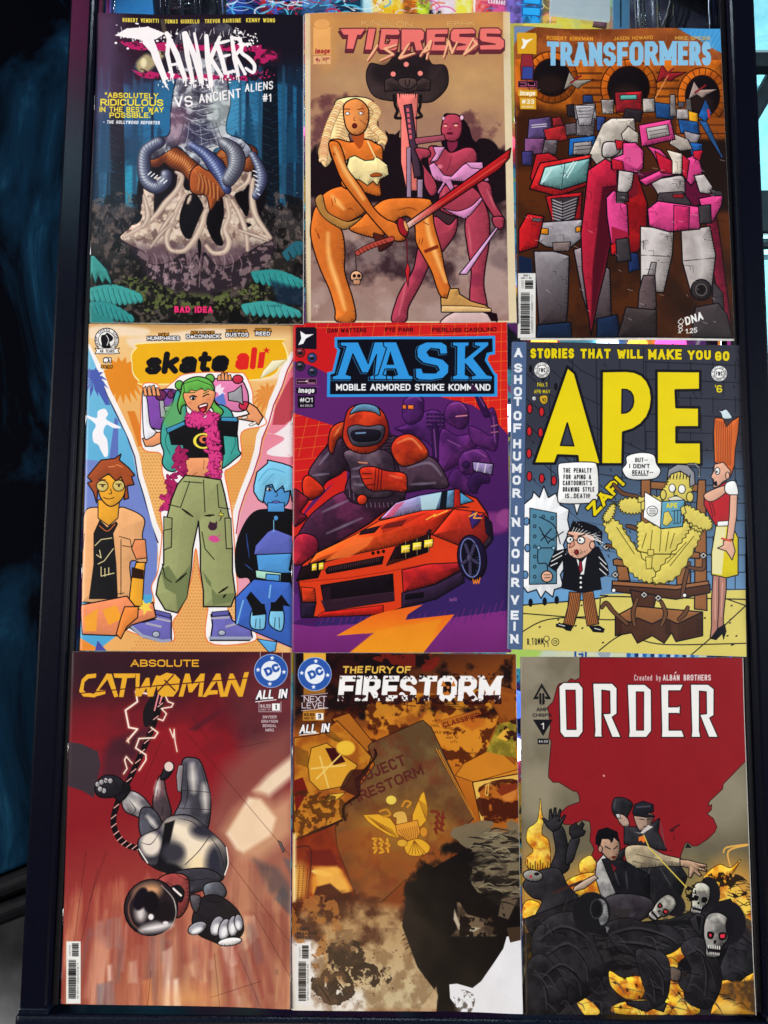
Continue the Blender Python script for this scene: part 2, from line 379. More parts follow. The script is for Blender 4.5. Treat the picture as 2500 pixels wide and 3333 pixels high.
def art1():
    c = Cover([75,15,1532,22,1532,2203,20,2190], '16202e'); c.form = 0.4
    # night forest: blue mist and black trunks
    c.p('0,0 1600,0 1600,1500 0,1500', ('15131c','183f62',800,250,800,800))
    c.p('0,700 1600,700 1600,1500 0,1500', ('183f62','12353f',800,800,800,1380))
    c.blot('40,560 1540,560 1560,1380 20,1380', '24719e', .42, 190, .7, .3, f=60, seed=2)
    c.e(1040, 800, 150, 330, '4a9cc4', f=190, a=.75); c.e(330, 1230, 90, 170, '2ea3c4', f=90, a=.8)
    c.e(560, 830, 160, 330, '246f9c', f=160, a=.5); c.e(1190,1190,90,160,'2b9cc0',f=90,a=.6)
    c.e(120, 1100, 80, 260, '3a7fae', f=90, a=.5)
    for x, w, d in ((215,120,0),(1300,125,0),(345,30,2),(470,22,1),(110,26,2),(60,60,1),(1140,30,1),(1440,50,1),(1090,20,2),(1505,46,1),(395,16,2),(1230,26,2),(1395,24,2),(165,14,2)):
        col = ('0d1119','15283d','244c68')[d]
        c.p([(x-w*.35,380),(x+w*.4,380),(x+w*.55,1440),(x-w*.6,1440)], col, f=4+6*d, a=.93)
        for k in range(14 if d else 4):
            y = 480+k*62+(x % 37)
            c.l([(x-w*.2,y),(x-60-(k*29+x) % 40,y+30)], 3, col, a=.7, f=3); c.l([(x+w*.2,y),(x+55+(k*17+x) % 44,y+26)], 3, col, a=.7, f=3)
    for x, y in ((520,860),(350,780),(1150,700),(1060,890),(130,830),(1450,760)):
        for k in range(9):
            c.p([(x,y-60+k*34),(x-24-6*k,y+k*38),(x+24+6*k,y+k*38)], '17425f', f=6, a=.75)
    c.p('0,0 1600,0 1600,330 0,380', ('17141f','17141f',0,0,0,1), f=260, a=.95)
    c.p('70,0 260,0 240,700 60,760', '4b4663', f=150, a=.6)  # grey-purple veil: glare on the upper left, painted into the cover
    # ground
    c.p('0,1350 250,1370 700,1400 1300,1380 1600,1340 1600,2230 0,2230', ('3b3638','15150f',0,1380,0,2080), f=26)
    c.blot('0,1340 1600,1340 1600,2230 0,2230', '6d5f58', .60, 20, .6, .14, seed=4)
    c.blot('0,1340 1600,1340 1600,2230 0,2230', '0d0c0d', .58, 34, .8, .12, seed=7)
    c.blot('250,1880 1300,1880 1250,2080 400,2100', '65703a', .54, 14, .8, .1, f=80, seed=8)
    R = np.random.RandomState(1)
    for i in range(240):
        x = R.rand()*1500+30; y = 1380+R.rand()*330
        if 330 < x < 1250 and y > 1450: continue
        c.l([(x,y),(x+R.randn()*12,y-16-R.rand()*26)], 4, ['6c5e5c','8a7468','251f24'][i % 3], a=.65)
    # rock mound
    c.p('300,1600 520,1500 1200,1500 1330,1640 1260,1800 1130,1920 900,1990 700,1980 480,1900 380,1760', '2b2229', s_=1, f=46)
    c.blot('280,1560 520,1500 1200,1500 1340,1640 1270,1820 1130,1930 820,1960 480,1900 370,1760', '8b7376', .56, 24, .75, .12, f=60, seed=12)
    c.blot('430,1720 760,1750 720,1960 470,1900', 'a78d92', .58, 15, .7, .1, f=50, seed=3)
    c.p('640,1350 980,1330 1000,1620 860,1720 650,1640', '0c0a0e', s_=1, f=20)
    c.p('470,1030 1200,1060 1170,1500 430,1500', '0f0c10', s_=1, f=12)
    # bone arches
    bc = 'b39a8c'
    def bone(pt, w, tp=.4):
        c.l(pt, w+14, '1a1216', s_=1, tp=tp); c.l(pt, w, '7c6259', s_=1, tp=tp, f=8)
        q = pts(pt)+[-w*.12, -w*.05]; c.l(q, w*.6, 'bfa795', s_=1, tp=tp, f=w*.25); c.l(q+[-w*.08,-3], w*.26, 'ead9c4', s_=1, tp=tp, f=w*.16)
    ms = '430,1190 400,1300 380,1420 300,1530 240,1590 300,1640 420,1700 470,1780 600,1760 690,1700 720,1790 790,1700 800,1960 830,1700 900,1770 980,1790 1060,1760 1130,1700 1240,1640 1315,1600 1230,1510 1190,1440 1190,1310 1170,1190 1150,1090 1040,1060 900,1200 700,1100 560,1150'
    c.p(ms, 'a8907f', o=10, oc='1a1216', s_=1, f=3, nz=('d8c2ac', .9, 36)); c.mask(ms, 1)
    c.blot('230,1060 1330,1060 1330,1960 230,1960', '5c4440', .58, 20, .7, .2, seed=5); c.blot('230,1060 1330,1060 1330,1960 230,1960', 'efe0c8', .62, 26, .7, .2, seed=9)
    c.p('200,1640 1340,1640 1340,2000 200,2000', '5a4450', f=90, a=.8); c.mask(None)
    for q in ('500,1200 590,1120 650,1130 620,1220 560,1340 500,1420 480,1380','545,1150 640,1110 630,1260 560,1330','320,1500 360,1420 400,1440 370,1490','720,1290 780,1290 830,1380 800,1460 760,1560 740,1600 700,1590 665,1520 665,1430 690,1350','900,1330 960,1300 975,1420 960,1500 950,1560 970,1640 920,1640 870,1560 850,1480 870,1400','1050,1290 1120,1250 1150,1200 1160,1300 1140,1440 1090,1380','700,1130 740,1180 730,1260 690,1230','430,1470 470,1440 460,1490','1110,1480 1170,1500 1130,1520','1000,1560 1030,1600 1010,1640','790,1600 815,1640 800,1760'):
        c.p(q, '0b090c', s_=1, f=7, o=0)
    def ridge(P, w=22): 
        c.l(P, w+12, '2e2024', s_=1, tp=.6, f=14, a=.8); c.l(P, w*1.25, 'c2ab98', s_=1, tp=.4, f=14); c.l(pts(P)+[-3,-3], w*.4, 'e2d2bc', s_=1, tp=.7, f=8, a=.8)
    for q, w in (('640,1130 680,1170 640,1260 560,1350 500,1430 420,1500 270,1590',34),('700,1290 650,1380 600,1500 570,1600 600,1680 690,1690',30),('880,1340 840,1420 820,1500 770,1600 700,1680 640,1690',36),('990,1320 1010,1440 980,1530 1010,1620 980,1690 900,1700 850,1650',34),('410,1300 440,1440 400,1520',26),('1030,1330 1090,1440 1130,1560 1140,1680',30),('1180,1180 1170,1300 1200,1440 1300,1590',36),('500,1600 560,1500 620,1420',22),('1060,1260 1140,1200 1160,1120',26),('460,1660 520,1580 600,1500',16),('1080,1540 1200,1580 1280,1610',18),('850,1380 870,1340 860,1300',30),('740,1300 720,1350',20)): ridge(q, w)
    for k in range(26): c.l([(420+k*30,1690+(k*37 % 60)),(440+k*30,1740+(k*37 % 60)),(430+k*30,1790+(k*29 % 60))], 7, ('a88c90','2a1c22')[k % 2], s_=1, a=.6, f=5)
    # orange leathery tails
    def tail(pt, w, c0, c1, c2, tp=.2, n=16):
        c.l(pt, w+14, '150f16', s_=1, tp=tp); c.l(pt, w, c0, s_=1, tp=tp, f=8)
        q = pts(pt); c.l(q+[-w*.14,-w*.1], w*.62, c1, s_=1, tp=tp, f=w*.35); c.l(q+[-w*.22,-w*.18], w*.2, c2, s_=1, tp=tp, f=w*.2, a=.8)
        S = smooth(q, False, n)
        for k in range(2, len(S)-2, 3):
            d = S[k+1]-S[k]; d = d/np.hypot(*d); nn = np.array([-d[1], d[0]])
            u = 1-tp*abs(2*k/(len(S)-1)-1)
            c.l([S[k]+nn*w*.4*u, S[k]+d*w*.1, S[k]-nn*w*.4*u], 4, c0, s_=1, a=.75)
    tail('490,1040 560,990 640,1040 720,1080 780,1160', 150, '4e2414', 'b4622f', 'e09a5e')
    c.p('740,1130 800,1080 880,1120 990,1260 930,1330 880,1400 850,1300 780,1290 735,1250', '9c4f26', o=8, s_=1, oc='1c1014')
    for k in range(12): c.l([(770+k*16,1120+k*11),(800+k*13,1170+k*14),(790+k*14,1260+k*7)], 7, ('d08a50','5e2c17')[k % 2], s_=1, f=5, a=.8)
    tail('950,1050 985,1010 1000,1060', 100, '5e2c18', 'a2552a', 'c98046')
    tail('1100,980 1150,1000 1140,1080', 120, '5a2a18', 'a65a30', 'd08a54')
    # grey creature body
    body = '700,100 620,210 640,420 620,560 600,700 590,860 500,900 400,990 480,1040 640,950 720,1010 860,1120 930,1080 900,980 980,960 1100,1040 1170,980 1100,900 1000,860 990,790 1020,640 1000,480 1000,300 1040,120 900,60'
    c.p(body, ('2e2c3a','70768a',620,600,1000,900), o=9, oc='11151f', s_=1, nz=('c3ccd4',.55,60))
    c.mask(body, 1)
    c.blot('560,400 1060,400 1100,1000 560,1000', '34303f', .54, 34, .7, .3, seed=9)
    c.blot('560,400 1060,400 1100,1000 560,1000', 'dfe6e6', .60, 26, .75, .25, seed=11)
    c.e(650, 800, 90, 130, '8a6478', f=90, a=.6); c.e(940, 700, 90, 150, 'b5c4bd', f=70, a=.6); c.e(800,860,110,90,'2f3350',f=70,a=.6)
    for k in range(9): c.l([(640+k*8,560+k*34),(720+k*6,590+k*36),(800,585+k*36),(900-k*4,560+k*38)], 5, ('272534','c9d2d6')[k % 2], s_=1, a=.55, f=4)
    for k in range(8): c.l([(690+k*38,780),(675+k*46,870),(640+k*60,950)], 5, ('222230','c4ccd8')[k % 2], s_=1, a=.6, f=4)
    for k in range(16):
        y = 500+k*34; a_ = 60+(k*53 % 120); c.l([(640+a_,y),(690+a_,y+22),(760+a_,y+6)], 5, '1f1d2c', s_=1, a=.7, f=4); c.l([(640+a_,y+7),(690+a_,y+29),(760+a_,y+13)], 5, 'cfd8dc', s_=1, a=.6, f=5)
    c.e(760,600,80,44,'20202c',f=24,a=.5)
    c.p('60,0 1600,0 1600,240 60,300', '17141f', f=90, a=.55)
    c.mask(None)
    tail('520,920 430,980 410,1080 430,1190 500,1240 560,1200 570,1150', 92, '2c3046', '7e879c', 'd4dbe2')
    tail('760,950 850,1010 920,1090 970,1180 1000,1260', 112, '262b50', '5d6da0', 'bccbe6', .55)
    tail('980,930 1050,990 1060,1090 1010,1190', 120, '3a3a48', '858a96', 'd6dcdd', .3)
    tail('1180,1010 1230,1110 1240,1210 1200,1300', 76, '2f3450', '7c86a0', 'c6cfd8', .4)
    for k in range(6): c.l([(440+k*22,1150+k*12),(462+k*22,1130+k*12)], 9, 'dfe6e8'); c.l([(1180+k*6,1120+k*32),(1206+k*4,1130+k*32)], 9, 'dfe0e4')
    c.l('540,60 560,150 600,230', 30, '4a4438', s_=1, f=8); c.l('430,330 390,370 410,400 460,360 520,300', 70, 'a89c74', s_=1, f=26); c.e(408,360,22,34,'e6dcae',f=20)
    # ferns
    def fern(x0, y0, x1, y1, n, L, col, up):
        for k in range(n):
            t = k/(n-1); x = x0+(x1-x0)*t; y = y0+(y1-y0)*t-np.sin(t*3.1)*40
            ll = L*(.4+.6*np.sin(.4+t*2.6))
            c.p([(x-14,y),(x+22,y-4),(x+30+ll*.25,y+ll*.6*up),(x+18+ll*.1,y+ll*up),(x-2,y+ll*.5*up)], col, s_=1, o=3, oc='0f3038')
        c.l([(x0,y0),((x0+x1)/2,(y0+y1)/2-40),(x1,y1)], 26, col, s_=1, f=8)
    fern(20,1960,360,1990,10,140,'3c9a94',1); fern(10,2060,300,2140,9,120,'2f8a88',1)
    c.p('28,1720 60,1720 150,1820 180,1900 180,1930 140,1880 120,1920 90,1860 70,1920 45,1850 28,1900', '3b918a', o=5, oc='133', s_=0)
    fern(1180,1840,1520,1900,9,120,'2f8d8a',1); fern(1110,2070,1480,2110,9,110,'3b9a96',1); fern(1400,1700,1560,1640,5,90,'265f6e',1)
    c.p('1300,1890 1540,1960 1540,2080 1350,2050', '14283c', f=30, a=.8); c.p('30,2110 150,2150 230,2200 20,2200','2a7f7c',f=4)
    # dust specks
    c.splat(800, 1300, 500, 450, 60, 4, 'cbd6d8', 4, .6)
    # lettering
    c.form = 0
    for y0, y1, x0, x1 in ((200,262,215,1240),(412,462,320,1140)):
        P = [(x0,y0-6)]+[(x0+(x1-x0)*k/12,y0+14*(k % 2)+k*3) for k in range(1,13)]+[(x1-(x1-x0)*k/12,y1+30-k*2-10*(k % 2)) for k in range(0,12)]
        c.p(P, 'b5205f')
    c.p('1190,262 1300,270 1370,300 1350,345 1290,350 1220,390 1230,360 1160,345 1200,310', 'b5205f')
    c.blot('215,190 1380,250 1380,400 240,300', '26151f', .62, 16, .9, .04, s_=0); c.blot('320,400 1330,420 1330,490 350,480', '26151f', .6, 14, .9, .04, s_=0)
    c.splat(1240, 440, 50, 14, 26, 8, 'b5205f', 3)
    w = 'f4f2f0'
    for q in ('205,170 290,120 440,105 560,150 500,190 440,205 300,185','400,160 470,170 520,300 560,480 590,560 545,500 470,300 400,220'):
        c.p(q, w)
    def st(P, a=36, tp=.25):
        c.l(P, a, w, tp=tp); q = pts(P)[-1]; c.l([q, q+[8, 46]], 9, w); c.l([q+[-12, 0], q+[-10, 30]], 7, w)
    st('440,170 500,330 555,465', 54)
    st('585,160 575,300 610,455', 32); st('570,150 640,300 700,470', 44); c.l('590,375 655,365', 22, w)
    st('690,150 720,330 755,490', 38); st('700,150 770,320 815,490', 42, .1); st('765,150 800,330 822,470', 26)
    st('850,170 862,350 885,520', 42); st('945,180 880,330 960,455', 34)
    c.l('925,225 960,330 985,430', 34, w); c.l('930,225 1010,205', 26, w, tp=.3); c.l('955,320 1015,305', 24, w, tp=.3); c.l('980,435 1050,420', 26, w, tp=.3)
    st('1030,180 1050,330 1075,450', 34); c.l('1035,185 1090,195 1098,260 1055,310 1125,440', 28, w, tp=.2)
    c.l('1160,230 1110,240 1100,290 1150,330 1190,380 1180,430 1130,400', 30, w, s_=1, tp=.3)
    for x, y, n in ((330,160,40),(480,170,34),(1070,170,24),(1150,210,24),(560,480,14),(720,500,14),(860,500,14),(1030,460,14)):
        c.splat(x, y, 70 if n > 30 else 34, 30, n, 8, w, int(x))
    for k in range(26): c.l([(260+k*34,150+(k*37 % 50)),(250+k*34+(k*13 % 30),110+(k*37 % 50))], 4, w, a=.9)
    c.t('VS', 620, 600, 130, 78, w, wt=.17, sq=0, rot=-6, jit=.1)
    c.t('ANCIENT', 790, 585, 300, 66, w, wt=.16, sq=0, rot=-9, sl=.1, jit=.16)
    c.t('ALIENS', 1115, 512, 200, 58, w, wt=.16, sq=0, rot=-7, sl=.15, jit=.12)
    c.t('#1', 1248, 578, 60, 56, w, wt=.16)
    y = 'f0dc32'
    c.t('ROBERT VENDITTI', 262, 47, 252, 29, 'f0dc50', wt=.2); c.t('TOMAS GIORELLO', 556, 50, 244, 29, 'f0dc50', wt=.2)
    c.t('TREVOR HAIRSINE', 838, 50, 258, 29, 'f0dc50', wt=.2); c.t('KENNY WONG', 1132, 50, 204, 29, 'f0dc50', wt=.2)
    c.t('"ABSOLUTELY', 135, 568, 376, 38, y, wt=.2, rot=1); c.t('RIDICULOUS', 103, 613, 444, 48, y, wt=.2, rot=.6)
    c.t('IN THE BEST WAY', 97, 668, 452, 38, y, wt=.19, rot=.6); c.t('POSSIBLE."', 167, 710, 310, 38, y, wt=.2)
    c.t('- THE HOLLYWOOD REPORTER', 122, 764, 400, 24, 'f0f0f0', wt=.22, rot=1, sl=.1)
    c.t('BAD IDEA', 625, 2076, 270, 46, 'e8306f', wt=.26, jit=.05, o=2, oc='301')
    c.t('LAROSA', 1285, 2066, 100, 14, '0b2a30', wt=.12, sq=0)
    c.grain(.02)
    return c
def art2():
    c = Cover([25,12,1470,12,1518,2195,30,2190], 'dccba6'); c.form = 0.3
    c.p('66,14 1422,12 1464,2182 70,2180', ('c08a52','9c8076',750,40,750,1500), nz=('8a6258',.35,160))
    c.p('66,14 1422,12 1428,300 66,300', ('dd9848','b58a5c',700,20,700,300), f=120, a=.6)
    c.mask('66,14 1422,12 1464,2182 70,2180')
    c.e(180,250,60,200,'d79a54',f=80,a=.5); c.e(1200,520,260,180,'cda46a',f=200,a=.6); c.e(360,480,220,90,'b8966c',f=120,a=.5)
    c.blot('70,600 470,620 400,1000 70,980', '5a3138', .45, 90, .8, .3, f=60, seed=4); c.blot('1100,720 1440,720 1440,1000 1100,1000', '5a3138', .5, 70, .8, .3, f=60, seed=6)
    c.blot('70,1330 1450,1330 1460,1830 70,1830', '2a1820', .38, 110, .85, .35, f=120, seed=8); c.blot('70,1500 1450,1500 1460,2160 70,2160', 'b39a92', .56, 120, .6, .3, f=90, seed=5)
    c.p('68,990 250,900 600,980 760,1000 1200,1000 1320,900 1390,960 1450,1010 1450,1330 1000,1340 68,1310', '1a1016', s_=1, f=26)
    c.p('590,960 600,880 640,860 690,880 720,920 720,1000 760,1240 560,1250', '1a1016', s_=1); c.p('593,834 640,880 620,890 600,870;700,830 650,880 690,890', '1a1016')
    c.p('1220,1000 1240,910 1300,890 1370,930 1385,975 1330,1010 1330,1200 1220,1200', '1a1016', s_=1)
    # beast head with third eye
    h = '460,440 475,390 500,365 590,380 640,330 660,290 870,290 900,330 930,370 1010,375 1038,440 1030,530 960,610 880,640 640,630 520,600 470,520'
    c.p(h, ('231a1e','4a3a38',750,330,750,640), o=6, s_=1)
    c.e(700,440,200,90,'1d1719',f=60,a=.7)
    c.p('590,480 640,460 700,500 750,480 800,500 860,460 915,480 910,555 800,560 760,570 700,555 590,565', '3d2f2f', o=5, s_=0); c.p('700,470 800,470 815,510 770,545 735,545 690,510', '4c3b39', o=5, s_=1)
    for k in range(5): c.l([(610+k*5,500+k*12),(690,520+k*9)], 3, '0f0a0c'); c.l([(895-k*5,500+k*12),(815,520+k*9)], 3, '0f0a0c')
    c.l('735,480 740,515 760,520 765,480', 6, '120d0f', s_=1)
    c.p('676,575 825,575 822,660 815,740 818,1260 745,1260 705,1060 705,740 690,680 676,640', 'e97a70', o=4, s_=0)
    c.l('655,590 665,660 680,700 665,745 700,750', 22, '1c1416', s_=1); c.l('845,590 840,660 830,700 850,735 815,748', 22, '1c1416', s_=1)
    for k in range(9): c.p([(690+k*16,572),(702+k*16,572),(696+k*16,590+(24 if k in (0,7) else 0))], '1c1416')
    for x, y in ((742,370),(650,440),(841,433)): c.e(x,y,18,18,'f5897e')
    c.mask(None)
    # title
    c.form = 0
    T = ['270,125 460,122 425,172 400,172 372,270 318,270 330,172 300,172','474,120 530,120 500,274 448,274','560,120 690,118 700,150 690,165 640,168 602,166 592,225 615,228 628,205 612,190 690,190 680,262 660,276 560,274 545,255 562,140',
         '706,118 850,118 872,140 868,190 846,205 868,270 808,276 795,215 775,215 772,274 705,274','884,118 1040,118 1036,158 950,158 948,172 1020,174 1018,212 945,212 944,228 1034,230 1034,276 880,274',
         '1075,118 1210,120 1232,140 1230,160 1120,160 1120,174 1225,180 1250,205 1248,255 1225,276 1066,274 1052,250 1160,232 1070,215 1052,195 1055,140',
         '1265,120 1390,122 1412,142 1410,166 1312,162 1312,176 1400,180 1434,205 1436,250 1410,272 1262,272 1256,236 1370,232 1272,214 1256,196 1258,138']
    for q in T: c.p(pts(q)+[-4,22], '6b2a34', o=12, oc='5a2630')
    for q in T: c.p(q, 'e8746c', o=8, oc='5b2730')
    cr = 'f3b48a'
    def br(P, w=20):
        for q in P.split(';'): c.l(pts(q)+[7,7], w, '8a4038', tp=.4); c.l(q, w, cr, tp=.4)
    br('540,238 470,345',18); br('670,235 590,262 650,300 560,345',20); br('760,225 695,325 800,290',20); br('840,310 915,205 885,330;855,285 905,262',20); br('1005,322 1040,205 1065,290 1100,215',18); br('1215,190 1150,300 1240,230 1210,195',18)
    c.t('KINDLON', 425, 64, 362, 40, 'dcab6c', wt=.17, o=2, oc='a6733c', sp=.2); c.t('EPHK', 1030, 66, 196, 36, 'dcab6c', wt=.18, o=2, oc='a6733c', sp=.2)
    # publisher column
    c.p('88,112 208,112 210,305 88,305', 'e9aa62', f=3); c.e(148,90,60,36,'e2a45e',o=3,oc='c08445')
    c.t('image', 98, 260, 104, 38, 'a02c34', wt=.2, sl=.15, sp=.08)
    c.p('88,315 210,315 210,372 88,372', 'e6b27a'); c.l('149,316 149,371', 3, 'a67848')
    c.t('4', 102, 326, 20, 26, '8f2c34', wt=.24); c.t('5', 124, 338, 12, 18, '8f2c34', wt=.2); c.t('$3', 156, 326, 26, 24, '8f2c34', wt=.2); c.t('99', 184, 326, 18, 14, '8f2c34', wt=.2)
    c.t('JUN', 106, 358, 20, 8, '8f5c44', wt=.16); c.t('US', 172, 358, 16, 8, '8f5c44', wt=.16)
    c.form = .3
    # right woman, crimson
    k1, k2, hl = 'a63a4e', '7c2440', 'd8707e'
    def lim(P, col, hi=None, o=9, s=1):
        c.p(P, col, o=o, s_=s, oc='1b0a12')
        if hi: c.l(hi, 16, hl, s_=1, f=16, a=.7, tp=.8)
    c.p('1000,740 1060,715 1120,730 1180,800 1210,890 1260,960 1255,1100 1150,1000 1000,960', '170d14', s_=1)
    lim('950,1440 1040,1500 1100,1450 1090,1560 1000,1690 900,1800 840,1930 760,2080 740,2182 640,2182 670,2040 720,1930 790,1820 830,1640 900,1500', k1, '760,1800 720,2000 690,2140')
    lim('1160,1470 1250,1300 1320,1420 1330,1600 1300,1800 1290,1930 1310,2110 1200,2120 1190,1980 1200,1830 1170,1640', k1, '1180,1500 1200,1700')
    c.e(1230,1890,44,50,k2,f=30,a=.6); c.e(830,1850,40,40,k2,f=30,a=.6)
    lim('1000,1230 970,1360 1020,1420 1160,1440 1270,1330 1230,1250 1150,1220', k1, '1010,1250 1000,1350')
    c.p('1000,1385 1100,1405 1200,1370 1275,1300 1282,1322 1180,1445 1130,1450', 'cf85b4', o=6, s_=1)
    lim('905,950 1010,960 1060,990 1160,955 1225,970 1235,1060 1100,1160 960,1200 900,1080', k1)
    c.p('900,1080 940,1060 1010,1150 1060,1160 1140,1080 1180,1060 1280,1090 1330,1190 1240,1220 1180,1200 1060,1190 1080,1240 1060,1270 1020,1210 970,1290 960,1270 1000,1200 930,1180', 'cf85b4', o=7, s_=0)
    c.p('930,950 1020,950 960,1050 910,1060 950,1000', 'd58fbc', o=6); c.p('1160,1060 1280,1060 1286,1110 1200,1100','d590be',o=5)
    c.l('1060,1020 1045,1080 1030,1120',4,'5c1830',s_=1); c.e(980,1090,18,14,'e88a96',f=10,a=.8)
    lim('1240,1200 1330,1210 1360,1330 1430,1460 1400,1500 1330,1400 1270,1300', k1, '1310,1250 1370,1390'); lim('1350,1450 1430,1450 1420,1530 1370,1520',k1)
    c.p('1040,880 1095,880 1100,950 1060,985 1035,950', k2, s_=1)
    lim('1000,770 1030,725 1100,725 1135,770 1130,860 1090,910 1030,905 990,850', 'ab3d52')
    c.l('1005,790 1035,790;1075,790 1110,786', 5, '1b0a12'); c.e(1018,803,12,5,'f4c8a0'); c.e(1092,800,12,6,'f4c8a0'); c.e(1050,856,24,9,'4c1026'); c.e(1135,745,14,18,'e9b8d0',o=4); c.e(1005,750,10,14,'e9b8d0',o=3); c.l('1058,820 1045,832',5,'5c1a30')
    # rifle
    c.p('725,660 780,650 850,1160 800,1170', '463040', o=7); 
    for k in range(6): c.p([(742+k*4,680+k*38),(760+k*4,678+k*38),(764+k*4,704+k*38),(746+k*4,706+k*38)], 'd8606c')
    c.p('745,960 775,950 778,1310 745,1310;820,1180 860,1180 858,1310 820,1310', '9c7f96', o=5)
    c.p('800,890 1010,865 1020,905 810,935', '9c4a5a', o=6); c.p('815,1000 810,960 900,970 910,1020 850,1050 940,1180 960,1260 920,1300 870,1220 860,1100', k1, o=8, s_=1)
    # left woman, amber
    o1, o2, oh = 'd9742a', 'a8481c', 'f8b868'
    def am(P, hi=None, col=o1, s=1, w=36):
        c.p(P, col, o=9, s_=s, oc='1b0a0a', nz=(o2,.22,120))
        if hi: c.l(hi, w, oh, s_=1, f=26, a=.9, tp=.5)
    hair = 'f3cf92'
    c.p('240,640 300,610 380,602 470,612 520,650 540,760 550,850 580,910 520,920 450,900 430,860 340,860 350,930 300,940 270,960 180,1100 120,1010 150,900 220,830 230,740', hair, o=7, s_=1)
    for k in range(12): c.l([(245,660+k*22),(275,672+k*21),(310,665+k*24)], 4, 'a06a3a', s_=1); c.l([(530,670+k*20),(500,680+k*20),(470,672+k*21)], 4, 'a06a3a', s_=1)
    for k in range(14): c.l([(150+k*14,900+(k % 4)*26),(180+k*12,930+(k % 3)*30),(210+k*8,1010-(k % 5)*22)], 4, 'a8704a', s_=1)
    R = np.random.RandomState(12)
    for k in range(46):      # curls along the hair
        t = k/45; side = k % 2
        if side: x, y = 500+26*np.sin(t*9)+t*60, 650+t*270
        else: x, y = 270-30*np.sin(t*3)-t*110, 650+t*400
        c.p([(x-30,y),(x,y-18),(x+30,y),(x+22,y+20),(x,y+8),(x-22,y+22)], (hair,'e8b87c','f6d6a0')[k % 3], o=2.5, s_=1, oc='8a5a30')
    c.e(160,960,40,70,'e09a6c',f=40,a=.5)
    am('575,1330 700,1310 880,1315 925,1350 940,1500 990,1680 1020,1840 1060,1960 1100,2000 990,2010 920,1830 860,1720 810,1620 800,1500 740,1440 640,1500 560,1590 420,1570 340,1520 460,1420', '880,1400 900,1560 960,1740 1020,1900')
    c.p('865,1680 965,1640 970,1665 875,1702', '7c2a14', f=4)
    am('110,1370 70,1500 75,1620 130,1800 200,1960 240,2100 250,2182 380,2182 370,2040 310,1840 310,1700 290,1550 200,1440', '190,1560 200,1740 270,1960 310,2100')
    am('180,1270 110,1370 250,1500 380,1460 460,1400 470,1330 430,1260 300,1230', '220,1300 300,1390')
    c.p('100,1330 150,1290 180,1400 250,1450 340,1480 440,1440 330,1530 260,1520 150,1440', 'ab7a3c', o=6, s_=1)
    am('200,920 260,900 350,920 460,900 530,930 575,960 580,1050 620,1120 560,1200 560,1300 430,1270 300,1240 280,1160 300,1080 220,1040', '260,950 300,1000')
    c.p('340,1030 380,1015 450,1050 510,1045 525,1020 560,1040 610,1080 620,1150 560,1180 540,1225 510,1195 470,1225 420,1190 380,1180 340,1250 330,1200 290,1180 280,1130 320,1110', 'f0dc9c', o=7, s_=0); c.l('470,915 525,1030', 10, 'f0dc9c')
    c.p('490,1150 530,1135 570,1145 560,1160 500,1165', 'a8501c', o=4, s_=1); c.p('262,1110 330,1040 320,1085 280,1115','f0dc9c',o=6)
    am('195,930 260,920 300,1000 330,1110 420,1230 520,1390 600,1460 670,1490 730,1560 730,1610 650,1610 570,1540 450,1400 300,1210 240,1080', '240,960 310,1120 440,1320')
    c.p('365,840 440,840 445,900 430,950 405,965 365,900', 'b04f20', s_=1)
    am('300,720 310,650 380,615 440,640 478,700 470,800 430,860 370,870 320,820', None, 'e89650')
    c.l('305,688 345,690;400,692 440,684', 6, '2a120c'); c.e(328,720,14,11,'fff',o=4); c.e(424,718,15,11,'fff',o=4); c.l('380,745 372,765 385,768', 5, '7c3418', s_=1); c.e(378,806,17,18,'6c1c18',o=3); c.l('418,765 455,795',4,'6a2414'); c.e(440,690,20,40,'a4481e',f=14,a=.4)
    c.p('510,1560 600,1590 640,1600 640,1640 560,1690 540,1650','4a1c18',o=5,s_=1)
    for q in ('225,1000 245,1010;232,1020 232,990','215,1320 225,1370;235,1310 245,1350','330,1395 350,1385 365,1400','840,1600 830,1640;860,1590 850,1640','100,1530 130,1600 120,1560','680,1400 760,1380 820,1400'): c.l(q, 5, '5a1c0c', s_=1, tp=.5)
    c.l('860,1480 900,1500', 5, '5a1c0c')
    # braided grip, skull charm
    c.l('400,1700 450,1670 520,1640 640,1600', 42, '1b0a0a', s_=1); c.l('400,1700 450,1670 520,1640 640,1600', 32, 'b04438', s_=1)
    for k in range(8): c.l([(405+k*26,1680-k*10),(425+k*26,1710-k*12)], 5, '3a0e10')
    c.l('385,1710 390,1820', 6, '1b0a0a'); c.e(390,1868,42,42,'d8a47c',o=7); c.p('365,1890 420,1890 415,1925 370,1925','c08a68',o=5); c.e(376,1862,12,13,'1b0a0a'); c.e(408,1862,12,13,'1b0a0a'); c.p('388,1880 396,1880 392,1892','1b0a0a')
    c.l('745,1600 750,1760', 9, '5e1420'); c.p('750,1760 768,1810 755,1940 735,1830', 'c0222c', o=4)
    # red blade
    c.p('740,1490 1480,960 1470,1030 1400,1110 760,1530', ('d8b0a0','b01c20',760,1500,1000,1340), o=9); c.l('800,1480 1440,1040', 10, 'e05a48', f=8, a=.7)
    c.e(718,1518,34,70,'9c1c28',o=8,rot=-18); c.e(740,1510,12,40,'e09a60',o=3,rot=-18)
    c.p('1375,1520 1390,1525 1170,1850 1115,1850 1180,1770', 'dba8d4', o=7)
    # shoe and stone
    c.e(1180,2250,220,150,'c4a8a4',o=8); c.p('1300,2110 1380,2130 1390,2184 1340,2184','1b0a12',f=4)
